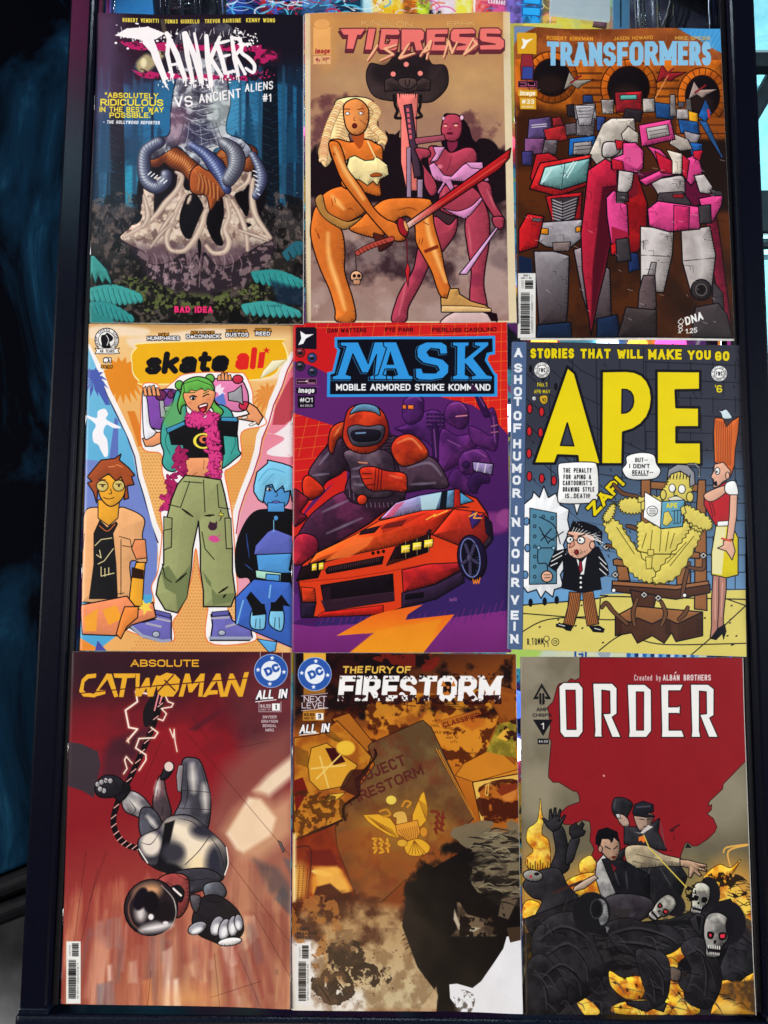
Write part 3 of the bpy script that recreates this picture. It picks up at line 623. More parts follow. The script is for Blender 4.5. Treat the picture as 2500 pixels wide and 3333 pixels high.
    c.p('1050,1950 1110,1950 1120,1990 1200,2040 1300,2070 1340,2100 1340,2118 990,2116 985,2010 1030,2020', 'b98a4c', o=8); c.p('992,2070 1200,2075 1340,2095 1340,2118 990,2116','e0b87c',o=5)
    c.t('MK', 94, 2064, 36, 22, 'c0ab9c', wt=.16); c.l('112,2064 112,2120',4,'c0ab9c')
    c.grain(.025, 9)
    return c
def art3():
    c = Cover([25,28,1452,35,1552,2175,55,2168], '3a2018'); c.form = 0.4
    c.p('0,0 1600,0 1600,700 0,700', ('a85a28','8c4318',700,30,700,600), nz=('5e2c18',.5,120))
    c.p('0,560 1600,560 1600,2200 0,2200', ('4e2612','24140f',700,640,700,2100), f=60, nz=('6a3210',.5,160))
    c.p('1130,20 1470,20 1480,210 1380,160 1300,110 1200,60', '3f93cc', s_=0, f=6); c.p('20,30 180,30 120,60 60,90 20,160','6e86a8',f=6)
    c.blot('180,40 1200,40 1400,200 1400,260 180,260', '6a3216', .55, 70, .7, .2, seed=3)
    for a in range(8): c.l([(1200+a*30,190),(1260+a*34,40)], 3, 'b0cfe2', a=.4)
    # three stone ring tunnels
    def ring(x, y, rx, ry, th):
        c.e(x,y,rx+th,ry+th,'b25a16',o=7,oc='2a120a',nz=('8a3c10',.6,40)); c.e(x,y,rx,ry,'120d10',o=7,oc='2a120a')
        for k in range(22):
            t = k*.2856; c.l([(x+np.cos(t)*rx,y+np.sin(t)*ry),(x+np.cos(t)*(rx+th),y+np.sin(t)*(ry+th))], 5, '3c1a0c')
        c.e(x-rx*.1,y+ry*.35,rx*.7,ry*.5,'2c1c1a',f=50,a=.7)
    c.p('30,250 1480,250 1500,640 40,640', 'b66018', nz=('7c3a12',.7,50), f=8)
    for k in range(5): c.p([(470+k*16,330+k*50),(640,330+k*50),(640,345+k*50),(470+k*16,345+k*50)], '3c1c10', a=.7); c.p([(1010,330+k*55),(1170,330+k*55),(1170,345+k*55),(1010,345+k*55)], '3c1c10', a=.7)
    ring(290,370,130,130,48); ring(820,440,145,150,48); ring(1330,500,120,145,52)
    c.p('40,560 420,600 420,1000 40,1000','33190f',f=60,a=.8); c.p('1150,650 1500,650 1530,800 1150,800', '8a4414', f=6); c.l('1150,700 1510,700;1150,760 1515,760', 8, '3c1c10')
    c.p('1150,800 1540,800 1540,1300 1150,1300', '1e120f', f=40)
    # small aircraft
    for x, y, cc in ((470,395,'8c8478'),(1110,350,'8c1f26'),(1330,465,'a08a80')):
        c.p([(x-100,y+60),(x-60,y-70),(x-20,y-10),(x+110,y-15),(x+30,y+25),(x,y+50),(x-40,y+25)], cc, o=5); c.l([(x-50,y+10),(x+20,y-40)], 14, '7c2024')
    c.l('1090,360 1000,520', 8, 'e0905a', a=.8)
    # background machines: plain stacked blocks
    def blk(P, col, sh=None, o=6):
        c.p(P, col, o=o, oc='120c10', nz=(sh or '201820', .35, 45))
    for P, col in (('130,660 280,640 290,780 120,800','5a4878'),('100,790 240,790 230,900 100,900','7c4a78'),('80,880 160,880 150,980 85,975','3e3a78'),('230,730 380,690 400,800 260,820','a82428'),('240,800 330,800 320,900 220,900','6e6468'),('290,650 350,640 370,700 300,710','a82428'),
        ('440,560 590,545 600,660 450,660','a8a4a6'),('390,560 440,550 450,640 400,640','2a262c'),('460,660 590,650 580,770 450,770','7a7478'),('600,640 660,640 650,740 600,740','2c4484'),('505,490 570,490 575,540 505,545','284a8c'),('380,690 460,680 460,760 390,770','6a6064'),
        ('725,470 915,465 905,605 735,610','b02028'),('760,490 880,488 876,520 764,522','58a89c'),('630,520 720,520 715,620 640,620','b4aca4'),('915,515 1000,515 1000,610 920,612','b4aca4'),('800,580 920,600 900,680 780,650','2c262a'),
        ('1000,540 1130,560 1130,660 1010,650','1f5ca4'),('1105,490 1140,490 1150,640 1105,640','8c8480'),('1215,520 1250,520 1260,640 1215,640','6e6866'),('1160,540 1205,540 1205,580 1160,580','4e4a50'),('1150,590 1230,590 1240,660 1150,660','c0b8b4'),('1230,600 1300,620 1300,700 1240,700','e0a020'),('1160,660 1300,680 1310,760 1180,760','1f5ca4'),('1200,740 1320,770 1290,830 1220,820','989094'),('1230,820 1330,830 1325,930 1260,930','1f5ca4'),
        ('1350,515 1395,620 1350,680 1300,640','1f5ca4'),('1300,660 1360,680 1470,920 1465,935 1380,800','2a66a8')): blk(P, col)
    c.p('1360,590 1375,590 1385,650 1368,650','c03040'); c.l('150,700 250,690;150,715 250,705;470,600 570,590;470,630 570,622', 6, 'd8d0d0'); c.p('450,560 590,560 560,700 480,700','a8a4a6',o=5)
    for k in range(4): c.l([(475,580+k*22),(560,575+k*22)], 6, '55505a')
    # blue-domed plain round shape above a red lorry front
    c.p('410,790 590,770 600,905 405,910', '1f5a9c', o=7); c.p('440,820 565,808 570,900 436,902', '8c8684', o=6); c.l('450,845 560,835;450,870 560,860', 7, '3c3a40')
    c.p('545,900 640,690 700,650 860,650 880,830 760,960 620,1000', 'a39a8e', o=8, s_=0, nz=('d0c8bc',.6,60)); c.p('770,760 820,705 890,760 885,840 780,800','b6aca0',o=6)
    c.p('180,900 270,890 350,940 170,1140 140,1060', 'a01820', o=8, s_=0)
    c.p('210,960 560,900 560,1110 330,1190 135,1140 190,1000', 'b01a20', o=9, nz=('d83a30',.4,60)); c.p('240,990 555,925 530,1090 355,1145 200,1110', ('a8d0cc','4e807e',260,950,420,1140), o=9)
    c.l('290,1000 220,1100;440,950 370,1060;460,950 395,1060', 9, 'dcf2ee', a=.8); c.l('380,965 355,1140',5,'2a3c3c')
    c.p('245,1190 500,1160 490,1350 430,1400 300,1390', 'a01820', o=8); c.p('285,1205 480,1190 440,1380 310,1385', '2c262a', o=6)
    for k in range(8): c.l([(296,1215+k*21),(358,1240+k*20)], 8, 'a8a4a8'); c.l([(368,1240+k*20),(460-k*3,1205+k*21)], 8, '8e8a8e')
    c.p('215,1370 500,1350 500,1480 400,1560 250,1540 190,1500', 'a8a2a6', o=9, nz=('6e686e',.5,60)); c.p('212,1410 265,1415 265,1455 210,1450;455,1405 490,1398 488,1435 455,1440', 'd8871c', o=6); c.p('295,1510 420,1505 410,1570 300,1570','7c6a68',o=6)
    c.p('120,1310 235,1330 190,1540 60,1580 60,1420', 'b41a20', o=9); c.p('160,1340 230,1350 200,1370 150,1360','5a5254',o=4)
    c.p('165,1570 300,1570 410,1600 400,1960 390,2060 200,2080 180,1800', ('8a8488','3a3034',280,1570,280,2080), o=9); c.p('440,1560 500,1540 690,1700 700,2060 560,2060 500,1880', ('94868a','3c3034',560,1540,560,2060), o=9)
    c.p('190,2080 420,2060 430,2172 180,2172;600,2040 740,2010 760,2172 600,2172', '17253f', o=8); c.p('60,1600 150,1620 160,1740 60,1720','14203c',f=6)
    c.p('640,1100 870,1000 950,1250 940,1500 880,1580 700,1600', 'b0181c', o=9, nz=('7a1018',.6,70)); c.p('660,1050 870,1000 890,1180 760,1240','6e1420',f=6); c.p('815,1580 885,1590 895,1700 820,1720','1a2c58',o=6)
    # long red blade panel
    c.p('515,1240 540,1010 660,930 740,980 740,1120 650,1130 620,1400 700,1480 660,1700 610,1900 560,2155 500,1700 490,1450', ('b8203c','8a1828',560,1000,580,2100), o=9); c.p('640,1130 740,1120 700,1300 690,1500 600,1900 560,2080 570,1700 610,1350','4a0c1c',f=12)
    c.p('1380,1130 1440,1400 1530,2080 1480,2060 1400,1700 1350,1450','7a1830',o=6,nz=('4a1020',.6,60))
    # pink and silver armoured suit, no face or emblem
    pk, pd = 'd04080', '9c2450'
    c.p('860,1030 1220,1000 1400,1180 1280,1260 1010,1160', '5a1030', f=8)
    c.p('1130,760 1230,800 1260,870 1180,880 1100,830', 'a89c92', o=7); c.p('890,700 1110,660 1140,800 910,850', pk, o=8); c.p('940,720 1090,695 1105,770 955,800', 'a8a09c', o=5); c.l('960,745 1090,722;965,770 1095,748', 6, '5e5654')
    def sil(P, a=1): c.p(P, ('c4bcb8','6e6058',0,0,0,1) if 0 else 'b8b0ac', o=9, s_=a, oc='120c10', nz=('5e5250',.4,160))
    sil('650,820 740,820 760,880 700,920 640,910'); c.p('725,800 820,815 790,860 740,870','b01c28',o=6)
    sil('750,1010 860,1010 840,1130 800,1180 740,1160', 0)
    c.p('780,820 870,820 925,880 920,1000 880,1030 700,1000 700,930 780,900', pk, o=9, s_=0); c.p('790,850 900,860 915,960 880,1000 800,960', 'd8508c', f=6)
    c.p('700,930 780,950 790,1010 710,1010','b41c30',o=5)
    sil('980,1090 1100,1060 1200,1060 1210,1200 1240,1260 1060,1230 1010,1160')
    c.p('940,840 1040,870 1120,960 1300,900 1330,1030 1250,1120 1180,1040 1060,1060 940,1120 890,1080 1040,1010 990,900', pk, o=9, s_=0); c.p('1000,880 1120,950 1130,1040 1040,1030;1190,900 1240,950 1220,1080 1190,1040','b81c34',o=6); c.p('1080,870 1190,900 1185,1040 1120,1040 1120,950','d8ccba',o=6); c.p('1260,880 1335,875 1310,950 1270,930','b81c34',o=6)
    sil('1270,1050 1340,1040 1400,1130 1380,1180 1310,1170', 0)
    c.p('1300,1210 1400,1190 1470,1190 1460,1260 1400,1370 1350,1340', pk, o=9)
    sil('900,1400 1130,1420 1120,1600 1060,1860 900,1850', 0); sil('1180,1430 1380,1400 1420,1600 1390,1860 1250,1870 1190,1650', 0); c.l('895,1600 1115,1610;1200,1640 1410,1620;920,1500 920,1560', 6, '3c3234')
    c.l('1010,1400 960,1560 950,1700', 46, 'd8d0cc', s_=1, f=46, a=.8); c.l('1300,1480 1330,1620 1320,1740', 46, 'd0c8c4', s_=1, f=46, a=.7)
    c.p('1030,1170 1190,1160 1250,1240 1240,1290 1000,1260', '3c3438', o=7); c.p('1120,1180 1200,1180 1200,1205 1130,1205','8a1c24',o=4)
    c.p('950,1280 1020,1225 1330,1270 1310,1420 1100,1440 960,1400', pk, o=9); c.p('1130,1255 1240,1268 1235,1425 1130,1435', 'b8285c', o=5)
    c.p('715,1150 735,1160 740,1220 810,1250 820,1460 700,1525 670,1330 665,1200', pk, o=9); c.p('700,1400 815,1440 815,1465 705,1522','9a1c38',f=5); c.l('760,1250 790,1330;760,1330 795,1350',5,pd)
    dk = '3a3438'
    c.p('735,1160 815,1165 820,1230 735,1235;730,1490 820,1480 835,1640 740,1650', dk, o=7); c.p('1300,1260 1385,1250 1390,1380 1310,1385', dk, o=7); c.p('1380,1150 1460,1160 1470,1190 1400,1190',dk,o=5)
    c.p('920,1740 1000,1740 1010,1960 980,2000 880,1980 890,1850', '58484a', o=8); c.p('975,1650 1010,1650 1000,1740 950,1740','8c8484',o=6); c.p('800,1960 1010,1980 1010,2170 740,2170', ('3c3434','2a2224',880,1960,880,2170), o=8)
    c.e(1320,1840,70,72,'2a2426',o=9); c.e(1320,1840,38,40,'141013',o=8,oc='5a5252'); c.p('1400,1780 1470,1860 1480,1990 1400,1930',dk,o=6); c.p('1280,1960 1440,1930 1500,2010 1540,2170 1250,2170', '3a3234', o=8)
    R = np.random.RandomState(9)
    for k in range(190):      # panel seams, rivets and scratches
        x, y = 90+R.rand()*1380, 540+R.rand()*1580
        if 540 < x < 700 and y > 1000: continue
        w_, h_ = 12+R.rand()*46, 12+R.rand()*46
        if k % 3: c.l([(x,y),(x+w_,y-4+R.rand()*8),(x+w_+4,y+h_)], 3.5, '151015', a=.55)
        else: c.l([(x,y),(x+w_*.7,y+h_*.3)], 3.5, 'e8dcd4', a=.5); c.e(x+w_,y+6,4,4,'1a1418',a=.7)
    # publisher tabs
    c.form = 0
    g = 'd8a124'
    c.p('42,85 52,72 175,72 182,85 180,214 50,214', g, f=2); c.p('80,110 110,120 160,108 118,140 96,178 72,180 88,150', 'f4f2e6')
    c.p('82,215 150,215 165,300 160,390 75,390 70,300', '8f2a34', o=4); c.p('86,300 158,300 156,384 80,384','35458c',o=3)
    c.p('55,398 185,398 185,440 55,440', '1c0c18', o=3, oc='a84c78'); c.l('70,410 110,410 110,430 70,430;125,412 125,428 170,428 170,410',5,'c86890')
    c.l('40,453 210,453', 3, 'b0a090', a=.7); c.p('55,460 182,460 188,490 182,502 60,502 52,490', g); c.t('image', 66, 462, 106, 34, 'f4f0e0', wt=.2, sl=.15, sp=.08)
    c.p('66,510 178,510 180,590 70,590', g); c.t('#33', 80, 522, 86, 32, 'f4f0e0', wt=.19); c.t('$3.99US', 82, 566, 80, 15, 'f4f0e0', wt=.16, sq=0)
    c.t('ROBERT KIRKMAN', 252, 84, 322, 28, 'eaa030', wt=.19, sq=0); c.t('JASON HOWARD', 716, 84, 270, 26, 'd89a38', wt=.19, sq=0); c.t('MIKE SPICER', 1138, 88, 246, 26, 'd0a850', wt=.19, sq=0)
    c.p('0,0','000') if 0 else None
    x = 250
    for ch, x0, x1 in (('T',252,355),('R',330,430),('A',420,545),('N',528,632),('S',640,738),('F',745,832),('O',842,945),('R',960,1058),('M',1058,1195),('E',1203,1278),('R',1282,1378),('S',1290,1392)):
        pass
    n = 'TRANSFORMERS'; e = [250,336,430,530,640,734,832,946,1048,1178,1200,1296,1394]
    e = [250,345,438,545,645,740,825,930,1032,1160,1240,1328,1400]
    for ch, a, b in zip(n, e, e[1:]):
        a, b = 250+(a-250)*.994, 250+(b-250)*.994
        c.t(ch, a+4, 122, b-a-8, 166, '84bcdc', wt=.215, sp=0)
    for k in range(9): c.l([(180+k*150,40+k*9),(150+k*150+(k%3)*60,190+k*11)], 2, 'f0c890', a=.45)
    c.barcode(55, 1722, 122, 450, ('03311','09853 03861 0'), bg='dededa', seed=5); c.p('60,1726 172,1726 172,1772 60,1772','dededa'); c.t('COVER A', 92, 1732, 44, 12, '222', wt=.16, sq=0); c.t('RATED T / TEEN', 78, 1750, 70, 11, '222', wt=.16, sq=0)
    c.t('DNA', 1195, 2035, 130, 56, 'ecece6', wt=.2, rot=-20, sl=.15); c.t('1.25', 1205, 2112, 82, 34, 'ecece6', wt=.17, rot=-8, sl=.2)
    c.l('1180,2040 1160,2065 1190,2090 1165,2115 1175,2140;1190,2045 1195,2065 1160,2095 1190,2115 1160,2140', 5, 'ecece6', s_=1)
    c.grain(.02, 4)
    return c
def art4():
    c = Cover([118,30,1520,30,1500,2180,60,2165], 'eab877'); c.form = 0.15
    c.p('0,0 1600,0 1600,1200 0,1200', ('ecc384','e4a050',700,150,700,900)); c.p('100,20 1520,20 1520,90 100,60', 'c8975c', f=60)  # soft brown top band: shadow of the comic above, painted in
    for P in ('120,60 260,40 500,60 480,110 300,110 150,130','370,130 520,110 900,60 1100,90 900,180 600,200 420,190','1200,330 1350,280 1400,330 1380,380 1200,400'): c.p(P, 'f0dcc0', s_=1, f=24, a=.85)
    # orange palm crowns
    def palm(x, y, r, col, n=16, o=0):
        for k in range(n):
            t = k*6.283/n+.2; ex, ey = x+np.cos(t)*r, y+np.sin(t)*r+r*.25*np.cos(t)**2
            mx, my = x+np.cos(t)*r*.6, y+np.sin(t)*r*.6-r*.12
            c.p([(x,y),(mx-np.sin(t)*r*.12,my+np.cos(t)*r*.12),(ex,ey),(mx+np.sin(t)*r*.12,my-np.cos(t)*r*.12)], col)
    c.p('370,600 420,600 560,1000 500,1000', 'd87c28', f=3); palm(330,400,160,'e08824',20); palm(330,420,110,'e08824'); palm(1290,520,110,'e08a3a',14); palm(560,1010,100,'e0902f',14)
    c.p('560,1000 640,1000 640,1400 590,1400','e2a05c')
    # halftone dots
    c.p('430,830 600,840 640,1300 560,1500 540,1300 440,1000', 'e9b468', f=10)
    for yy in range(830, 1560, 21):
        for xx in range(430, 660, 21): 
            if xx > 425+(yy-830)*.22: c.e(xx+(yy//21 % 2)*10, yy, 6, 6, 'd98f4c')
    for yy in range(830, 1260, 21):
        for xx in range(985, 1260, 21):
            if xx < 1215-(yy-830)*.3 and xx > 985+(yy-830)*.1: c.e(xx+(yy//21 % 2)*10, yy, 6, 6, 'd98f4c')
    c.p('60,2100 700,1800 800,1480 850,1480 940,1900 1400,2180 60,2180', 'e8ac62')
    for yy in range(1500, 2175, 21):
        for xx in range(300, 1400, 21):
            if abs(xx-830) < 20+(yy-1480)*.62: c.e(xx+(yy//21 % 2)*10, yy, 6, 6, 'd68e50')
    # left strip: blue with skater silhouette, torn edge
    L = '60,0 118,180 150,260 190,330 240,470 300,590 380,760 430,900 450,1020 490,1150 540,1330 580,1450 590,1560 560,1800 540,2000 240,2180 40,2180'
    c.l('110,180 150,260 190,330 240,470 300,590 380,760 430,900 450,1020 490,1150 540,1330 590,1450 600,1560 575,1700', 46, 'f2eeea'); c.l('100,200 148,290 190,370 240,500 300,620 375,780 420,900 440,1030 480,1160 530,1350 572,1460', 9, '2c2858')
    c.p('50,180 118,190 165,300 225,470 285,600 365,760 412,900 432,1020 475,1160 525,1340 570,1480 560,1700 520,1900 200,2150 50,2170', ('72bcdc','4ea4d2',200,300,300,1400))
    c.p('80,915 240,930 420,1000 530,1330 570,1480 560,1800 60,1800', '6f82c4', f=2); c.p('290,640 312,660 312,930 250,930','5a70b8'); palm(150,410,100,'4a5cac',12); c.p('100,330 180,330 260,560 230,560','4a5cac')
    c.p('180,600 225,585 245,620 235,655 320,700 325,712 280,710 235,690 215,740 240,790 245,880 225,900 200,860 180,820 150,800 145,740 165,690 110,640 105,625 170,645', 'f0f0f4', s_=1)
    # right strip: pink
    c.l('1460,230 1400,330 1370,430 1320,540 1290,660 1240,760 1225,860 1190,980 1130,1130 1090,1250 1070,1400 1060,1700', 46, 'f2ecea'); c.l('1462,250 1420,330 1385,440 1330,560 1300,670 1255,780 1238,880 1200,1000 1140,1150 1105,1260 1085,1400', 9, 'b03058')
    c.p('1520,200 1470,280 1425,350 1395,450 1340,570 1310,680 1265,790 1248,890 1210,1010 1150,1160 1112,1270 1090,1420 1090,1900 1200,2060 1520,2180', ('e8788c','e49aac',1300,400,1300,1300))
    c.p('1440,380 1480,370 1500,700 1440,660 1400,690 1320,690 1340,580 1400,450', 'b84450', s_=0); c.p('1280,740 1330,750 1400,705 1470,660 1480,900 1400,870 1440,900 1310,890 1290,860 1400,780', 'f0e4e6', s_=1)
    c.p('1440,900 1500,880 1500,1000 1440,940','e07a90')
    # logo sticker
    sy = 'e9ae18'
    c.p('400,290 395,230 430,180 500,150 1330,125 1390,150 1422,220 1420,265 1380,300 1240,395 520,430 440,400 405,350', 'f6e6a0', s_=1); c.p('406,285 402,235 436,188 504,158 1328,133 1384,156 1412,220 1412,262 1375,296 1240,388 522,421 448,394 412,345', sy, s_=1)
    c.p('1240,390 1260,340 1320,270 1418,262 1340,330', 'e8e2bc', o=2, oc='a08850')
    K = '111014'
    c.t('skate', 478, 212, 545, 150, K, wt=.27, rot=-1.6, sl=.18, sp=.03, sq=0); c.t('al', 1070, 186, 134, 146, 'd8241f', wt=.26, rot=-2, sl=.14, sp=.06, sq=0); c.p('1236,215 1276,213 1262,318 1222,320', 'd8241f')
    c.p('1280,180 1290,196 1308,196 1294,208 1300,226 1283,214 1266,226 1272,206 1258,195 1275,196', 'd8241f')
    # names
    for a, b, x, w, y, x2, w2 in (('SAM','HUMPHRIES',576,64,90,502,212),('KELLY.SUE','DeCONNICK',790,150,78,758,220),('NATACHA','BUSTOS',1022,136,68,1018,146),('JOSHUA','REED',1202,112,60,1212,94)):
        c.t(a, x, y, w, 20, 'f0a020', wt=.2, o=4, oc='151015'); c.t(b, x2, y+20, w2, 26, 'fafafa', wt=.22, o=5, oc='151015')
    # publisher roundel
    c.e(238,135,77,77,'f2efe8',o=5); c.e(238,135,54,54,'f2efe8',o=4); c.p('212,185 262,185 255,150 272,140 280,120 262,100 240,88 226,100 205,105 200,130 205,160', K, s_=1); c.l('236,105 250,135 240,170',5,'f2efe8',s_=1)
    for k, ch in enumerate('DARK~HORSE~COMICS'):
        t = np.radians(-215+k*15.6); c.t(ch, 238+np.cos(t)*66-6, 135+np.sin(t)*66-8, 12, 16, K, wt=.16, sq=0, rot=0)
    c.p('160,188 190,196 190,190 292,188 292,196 322,186 310,205 322,222 292,224 292,226 190,226 190,224 160,226 172,206', 'f2efe8', o=4); c.t('40 YEARS', 194, 196, 94, 22, K, wt=.15, sq=0)
    c.t('#1', 218, 252, 46, 30, 'fafafa', wt=.24, o=5, oc='151015'); c.t('$4.99', 202, 300, 72, 19, 'f0a020', wt=.2, o=4, oc='151015')
    # centre figure: white sticker edge
    body = '480,420 560,420 600,460 680,400 740,360 900,345 1080,350 1140,360 1190,470 1200,560 1280,660 1250,700 1120,740 1120,900 1050,970 1010,1000 1030,1120 1060,1300 1080,1600 1090,1800 1030,1880 1070,1960 1200,2030 1190,2110 900,2110 900,1850 850,1700 820,1500 790,1700 720,1900 670,1980 660,2110 380,2040 370,1990 540,1880 530,1750 570,1650 600,1400 590,1250 640,1150 600,1000 590,880 470,840 460,600 470,480'
    c.p(body, 'f4f0ee', s_=1, o=7, oc='e8743c')
    sk, G, G2 = 'e89a68', '62b04a', '3f9f94'
    c.p('500,490 700,470 720,700 600,720 520,700 490,620', '7d4aa4', o=8, s_=1); c.p('910,400 1100,395 1150,450 1165,520 1150,590 1060,600 950,540', 'e07fae', o=8, s_=1); c.p('950,440 985,420 985,450 1010,440 995,470 1015,490 985,490 975,520 965,480 945,470','f0e0ec'); c.p('940,520 1000,480 1020,560 980,560','5a78c8',f=3)
    c.e(590,495,36,34,'6e2a5a',o=7); c.e(655,490,22,26,'6e2a5a',o=6); c.p('580,530 610,530 625,640 590,640;610,570 690,560 690,590 620,600','a8a8ac',o=5); c.e(1095,392,34,28,'c8304a',o=7); c.e(1140,566,38,28,'c8304a',o=7); c.p('1030,480 1070,470 1120,430 1130,560 1100,540 1035,530','9a9a9e',o=6)
    c.p('470,780 490,830 540,830 640,790 640,730 560,740 520,760', sk, o=7, s_=0); c.p('470,480 480,760 520,775 560,735 520,690 500,520','e8e8ee',o=6,s_=1)
    for k in range(4): c.p([(480+k*28,500),(474+k*28,450-k*8+(k==3)*20),(492+k*28,436-k*4+(k==3)*24),(506+k*28,500)], sk, o=5); c.p([(960+k*24,400),(965+k*22,366-(k in (1,2))*14),(982+k*22,360-(k in (1,2))*12),(990+k*22,400)], sk, o=5)
    c.p('1090,650 1200,670 1230,690 1260,640 1220,580 1170,545 1150,590 1170,620 1090,640', sk, o=8, s_=0); c.p('1120,640 1155,630 1160,645 1125,655;1165,690 1210,665 1220,680 1180,700','f0e0d0',o=3)
    c.p('700,460 650,600 600,680 590,800 610,870 600,940 640,990 700,980 740,850 760,600', G2, o=8, s_=1); c.p('960,560 1050,600 1090,750 1100,850 1115,880 1070,920 1020,960 990,960 1000,800 950,650', G2, o=8, s_=1)
    c.p('640,570 720,520 740,640 700,690 620,700 610,640','5fa864',f=30,a=.9,s_=1); c.l('640,720 620,800 650,880;1060,700 1080,800 1050,880;680,720 660,800',5,'1e5e58',s_=1)
    c.e(912,388,30,30,G,o=7); c.e(712,430,28,30,G,o=7)
    c.p('720,480 740,410 820,375 900,390 940,440 945,540 1000,600 960,640 900,560 740,560 720,620 700,560', G, o=8, s_=1)
    c.p('750,470 930,460 938,530 900,600 860,640 800,600 755,550', sk, o=6, s_=1); c.p('745,480 740,420 830,395 920,430 940,470 900,455 880,470 860,450 820,470 790,460 770,480', G, s_=0, o=4)
    c.p('838,565 895,548 885,600 862,610 842,590', '7c1820', o=5, s_=1); c.p('842,566 892,552 890,562 846,575','fff'); c.e(866,592,14,10,'d83a4c'); c.e(800,515,16,12,'fff',o=4); c.e(802,516,9,10,K); c.l('780,508 800,498 825,505;868,505 890,492 905,490', 8, K, s_=1); c.l('775,480 815,478;868,486 905,470',6,'2a5a28'); c.e(780,545,16,10,'d87858',f=8,a=.7); c.e(905,525,14,10,'d87858',f=8,a=.7)
    # top, boa, belly
    c.p('640,730 760,650 980,645 1100,660 1090,770 1000,760 1010,880 980,910 760,910 735,820 660,820', K, s_=0, o=4); c.p('625,715 745,665 750,690 635,745;985,640 1090,640 1092,670 985,665', '3f8fb8', o=5)
    c.e(870,795,68,52,'f0e04a'); c.e(868,795,46,40,K,f=4); c.e(876,785,34,26,'e0784a'); c.e(876,785,14,14,K)
    c.p('755,905 1000,900 985,1030 750,1030', sk, o=6); c.l('875,920 870,980;800,1020 830,1000',4,'8a4a2c')
    def boa(x, y, w, h, n, col, sd):
        R = np.random.RandomState(sd)
        for i in range(n):
            px, py = x+(R.rand()-.5)*w, y+(R.rand()-.5)*h; t = R.rand()*6.28
            c.e(px, py, 26, 11, col, rot=np.degrees(t), o=4, oc='6a1240')
        for i in range(n//2): c.e(x+(R.rand()-.5)*w*.7, y+(R.rand()-.5)*h*.8, 20, 9, col, rot=R.rand()*180)
    boa(720,930,80,170,34,'a8205c',2); boa(670,1110,70,170,26,'a8205c',3); boa(625,1200,50,90,14,'c02a6c',4); boa(860,655,190,80,60,'d83c84',5); boa(930,780,80,180,36,'d83c84',6); boa(935,960,80,180,36,'d83c84',7); boa(930,1090,60,130,20,'d83c84',8)
    # cargo trousers
    g3, g4 = '969c68', '6f7a4e'
    c.p('750,1020 860,1030 985,1050 1010,1150 1040,1300 1060,1500 1060,1650 1080,1800 1050,1880 870,1880 870,1780 850,1640 850,1480 838,1320 800,1500 790,1640 760,1820 700,1920 620,1900 560,1800 575,1700 610,1600 610,1380 660,1180 700,1080', g3, o=9, s_=0)
    c.p('590,1640 640,1610 700,1700 790,1600 760,1820 700,1915 690,1800 620,1760;860,1640 920,1720 930,1870 1050,1850 1075,1790 960,1800 890,1720', g4, f=4)
    c.p('610,1290 665,1300 660,1490 610,1510;1010,1300 1050,1300 1060,1500 1020,1500', g3, o=6); c.l('640,1210 720,1230 780,1060;960,1080 970,1230 1040,1240;870,1050 880,1260;740,1060 860,1070;610,1380 660,1370;600,1600 620,1690 660,1720;860,1390 880,1500 940,1570', 6, '1c2414', s_=0); c.l('730,1240 800,1290;880,1285 940,1280;690,1720 760,1660;970,1790 1030,1750;1000,1820 1015,1800', 15, '14180e', tp=.5); c.e(930,1355,30,26,'3c2230'); c.p('905,1335 915,1320 930,1335;945,1335 958,1318 962,1345','3c2230'); c.e(940,1436,34,22,'d04a8c',rot=15); c.l('905,1420 915,1430;900,1440 915,1440;965,1420 980,1410;975,1445 985,1440',5,'d04a8c'); c.p('985,1245 970,1285 990,1283 975,1320 1005,1270 985,1272','e8e050',o=3)
    # shoes
    for P in ('550,1910 660,1940 660,2100 600,2110 480,2080 380,2010 395,1985 480,1980 560,1960','920,1930 1040,1920 1060,1970 1180,2030 1190,2080 1170,2100 915,2100 930,2000'): c.p(P, '6c68b4', o=9, s_=0)
    c.l('390,2000 470,2070 600,2105 650,2100;915,2085 1180,2085', 20, '9aa0b8', s_=0); c.l('560,1955 650,1975;500,1990 590,2010;925,1955 1035,1950;1020,2010 1090,1990', 14, 'a8a4b4'); c.e(560,2060,24,20,'a8b0c0',o=4); c.e(990,2050,24,18,'a8b0c0',o=4); c.p('555,1900 655,1925 658,1955 556,1930;925,1915 1035,1905 1038,1935 928,1945','5a58a0',o=5)
    # left youth in glasses
    y1, pe = 'e9a42c', 'e8ab72'
    c.p('90,1270 140,1230 290,1240 350,1230 480,1300 470,1420 500,1560 480,1600 390,1590 380,1830 100,1850 70,1800 70,1400', pe, o=7, s_=1); c.p('180,1180 320,1190 310,1300 250,1350 180,1300', y1, o=6)
    c.p('190,1310 240,1360 300,1320 310,1340 280,1400 300,1600 310,1830 120,1830 150,1600 150,1400', K, s_=0); c.l('190,1350 240,1385 290,1340',7,'c0602c',s_=1); c.l('160,1480 200,1440 270,1430;170,1540 200,1560 190,1510;180,1600 220,1580 280,1500;200,1680 200,1620;225,1680 225,1630;250,1670 250,1625;200,1680 285,1660', 6, 'e8d89a', s_=0)
    c.p('430,1590 490,1590 480,1700 470,1880 380,1870 400,1690', y1, o=7, s_=0); c.p('400,1620 480,1640 476,1700 400,1690','2a1208'); c.p('420,1440 490,1440 500,1560 430,1570 400,1500','e08a58',o=6); c.l('320,1420 390,1440 400,1490 340,1480;90,1400 80,1500;330,1440 330,1800;290,1800 350,1790',5,'2a1810')
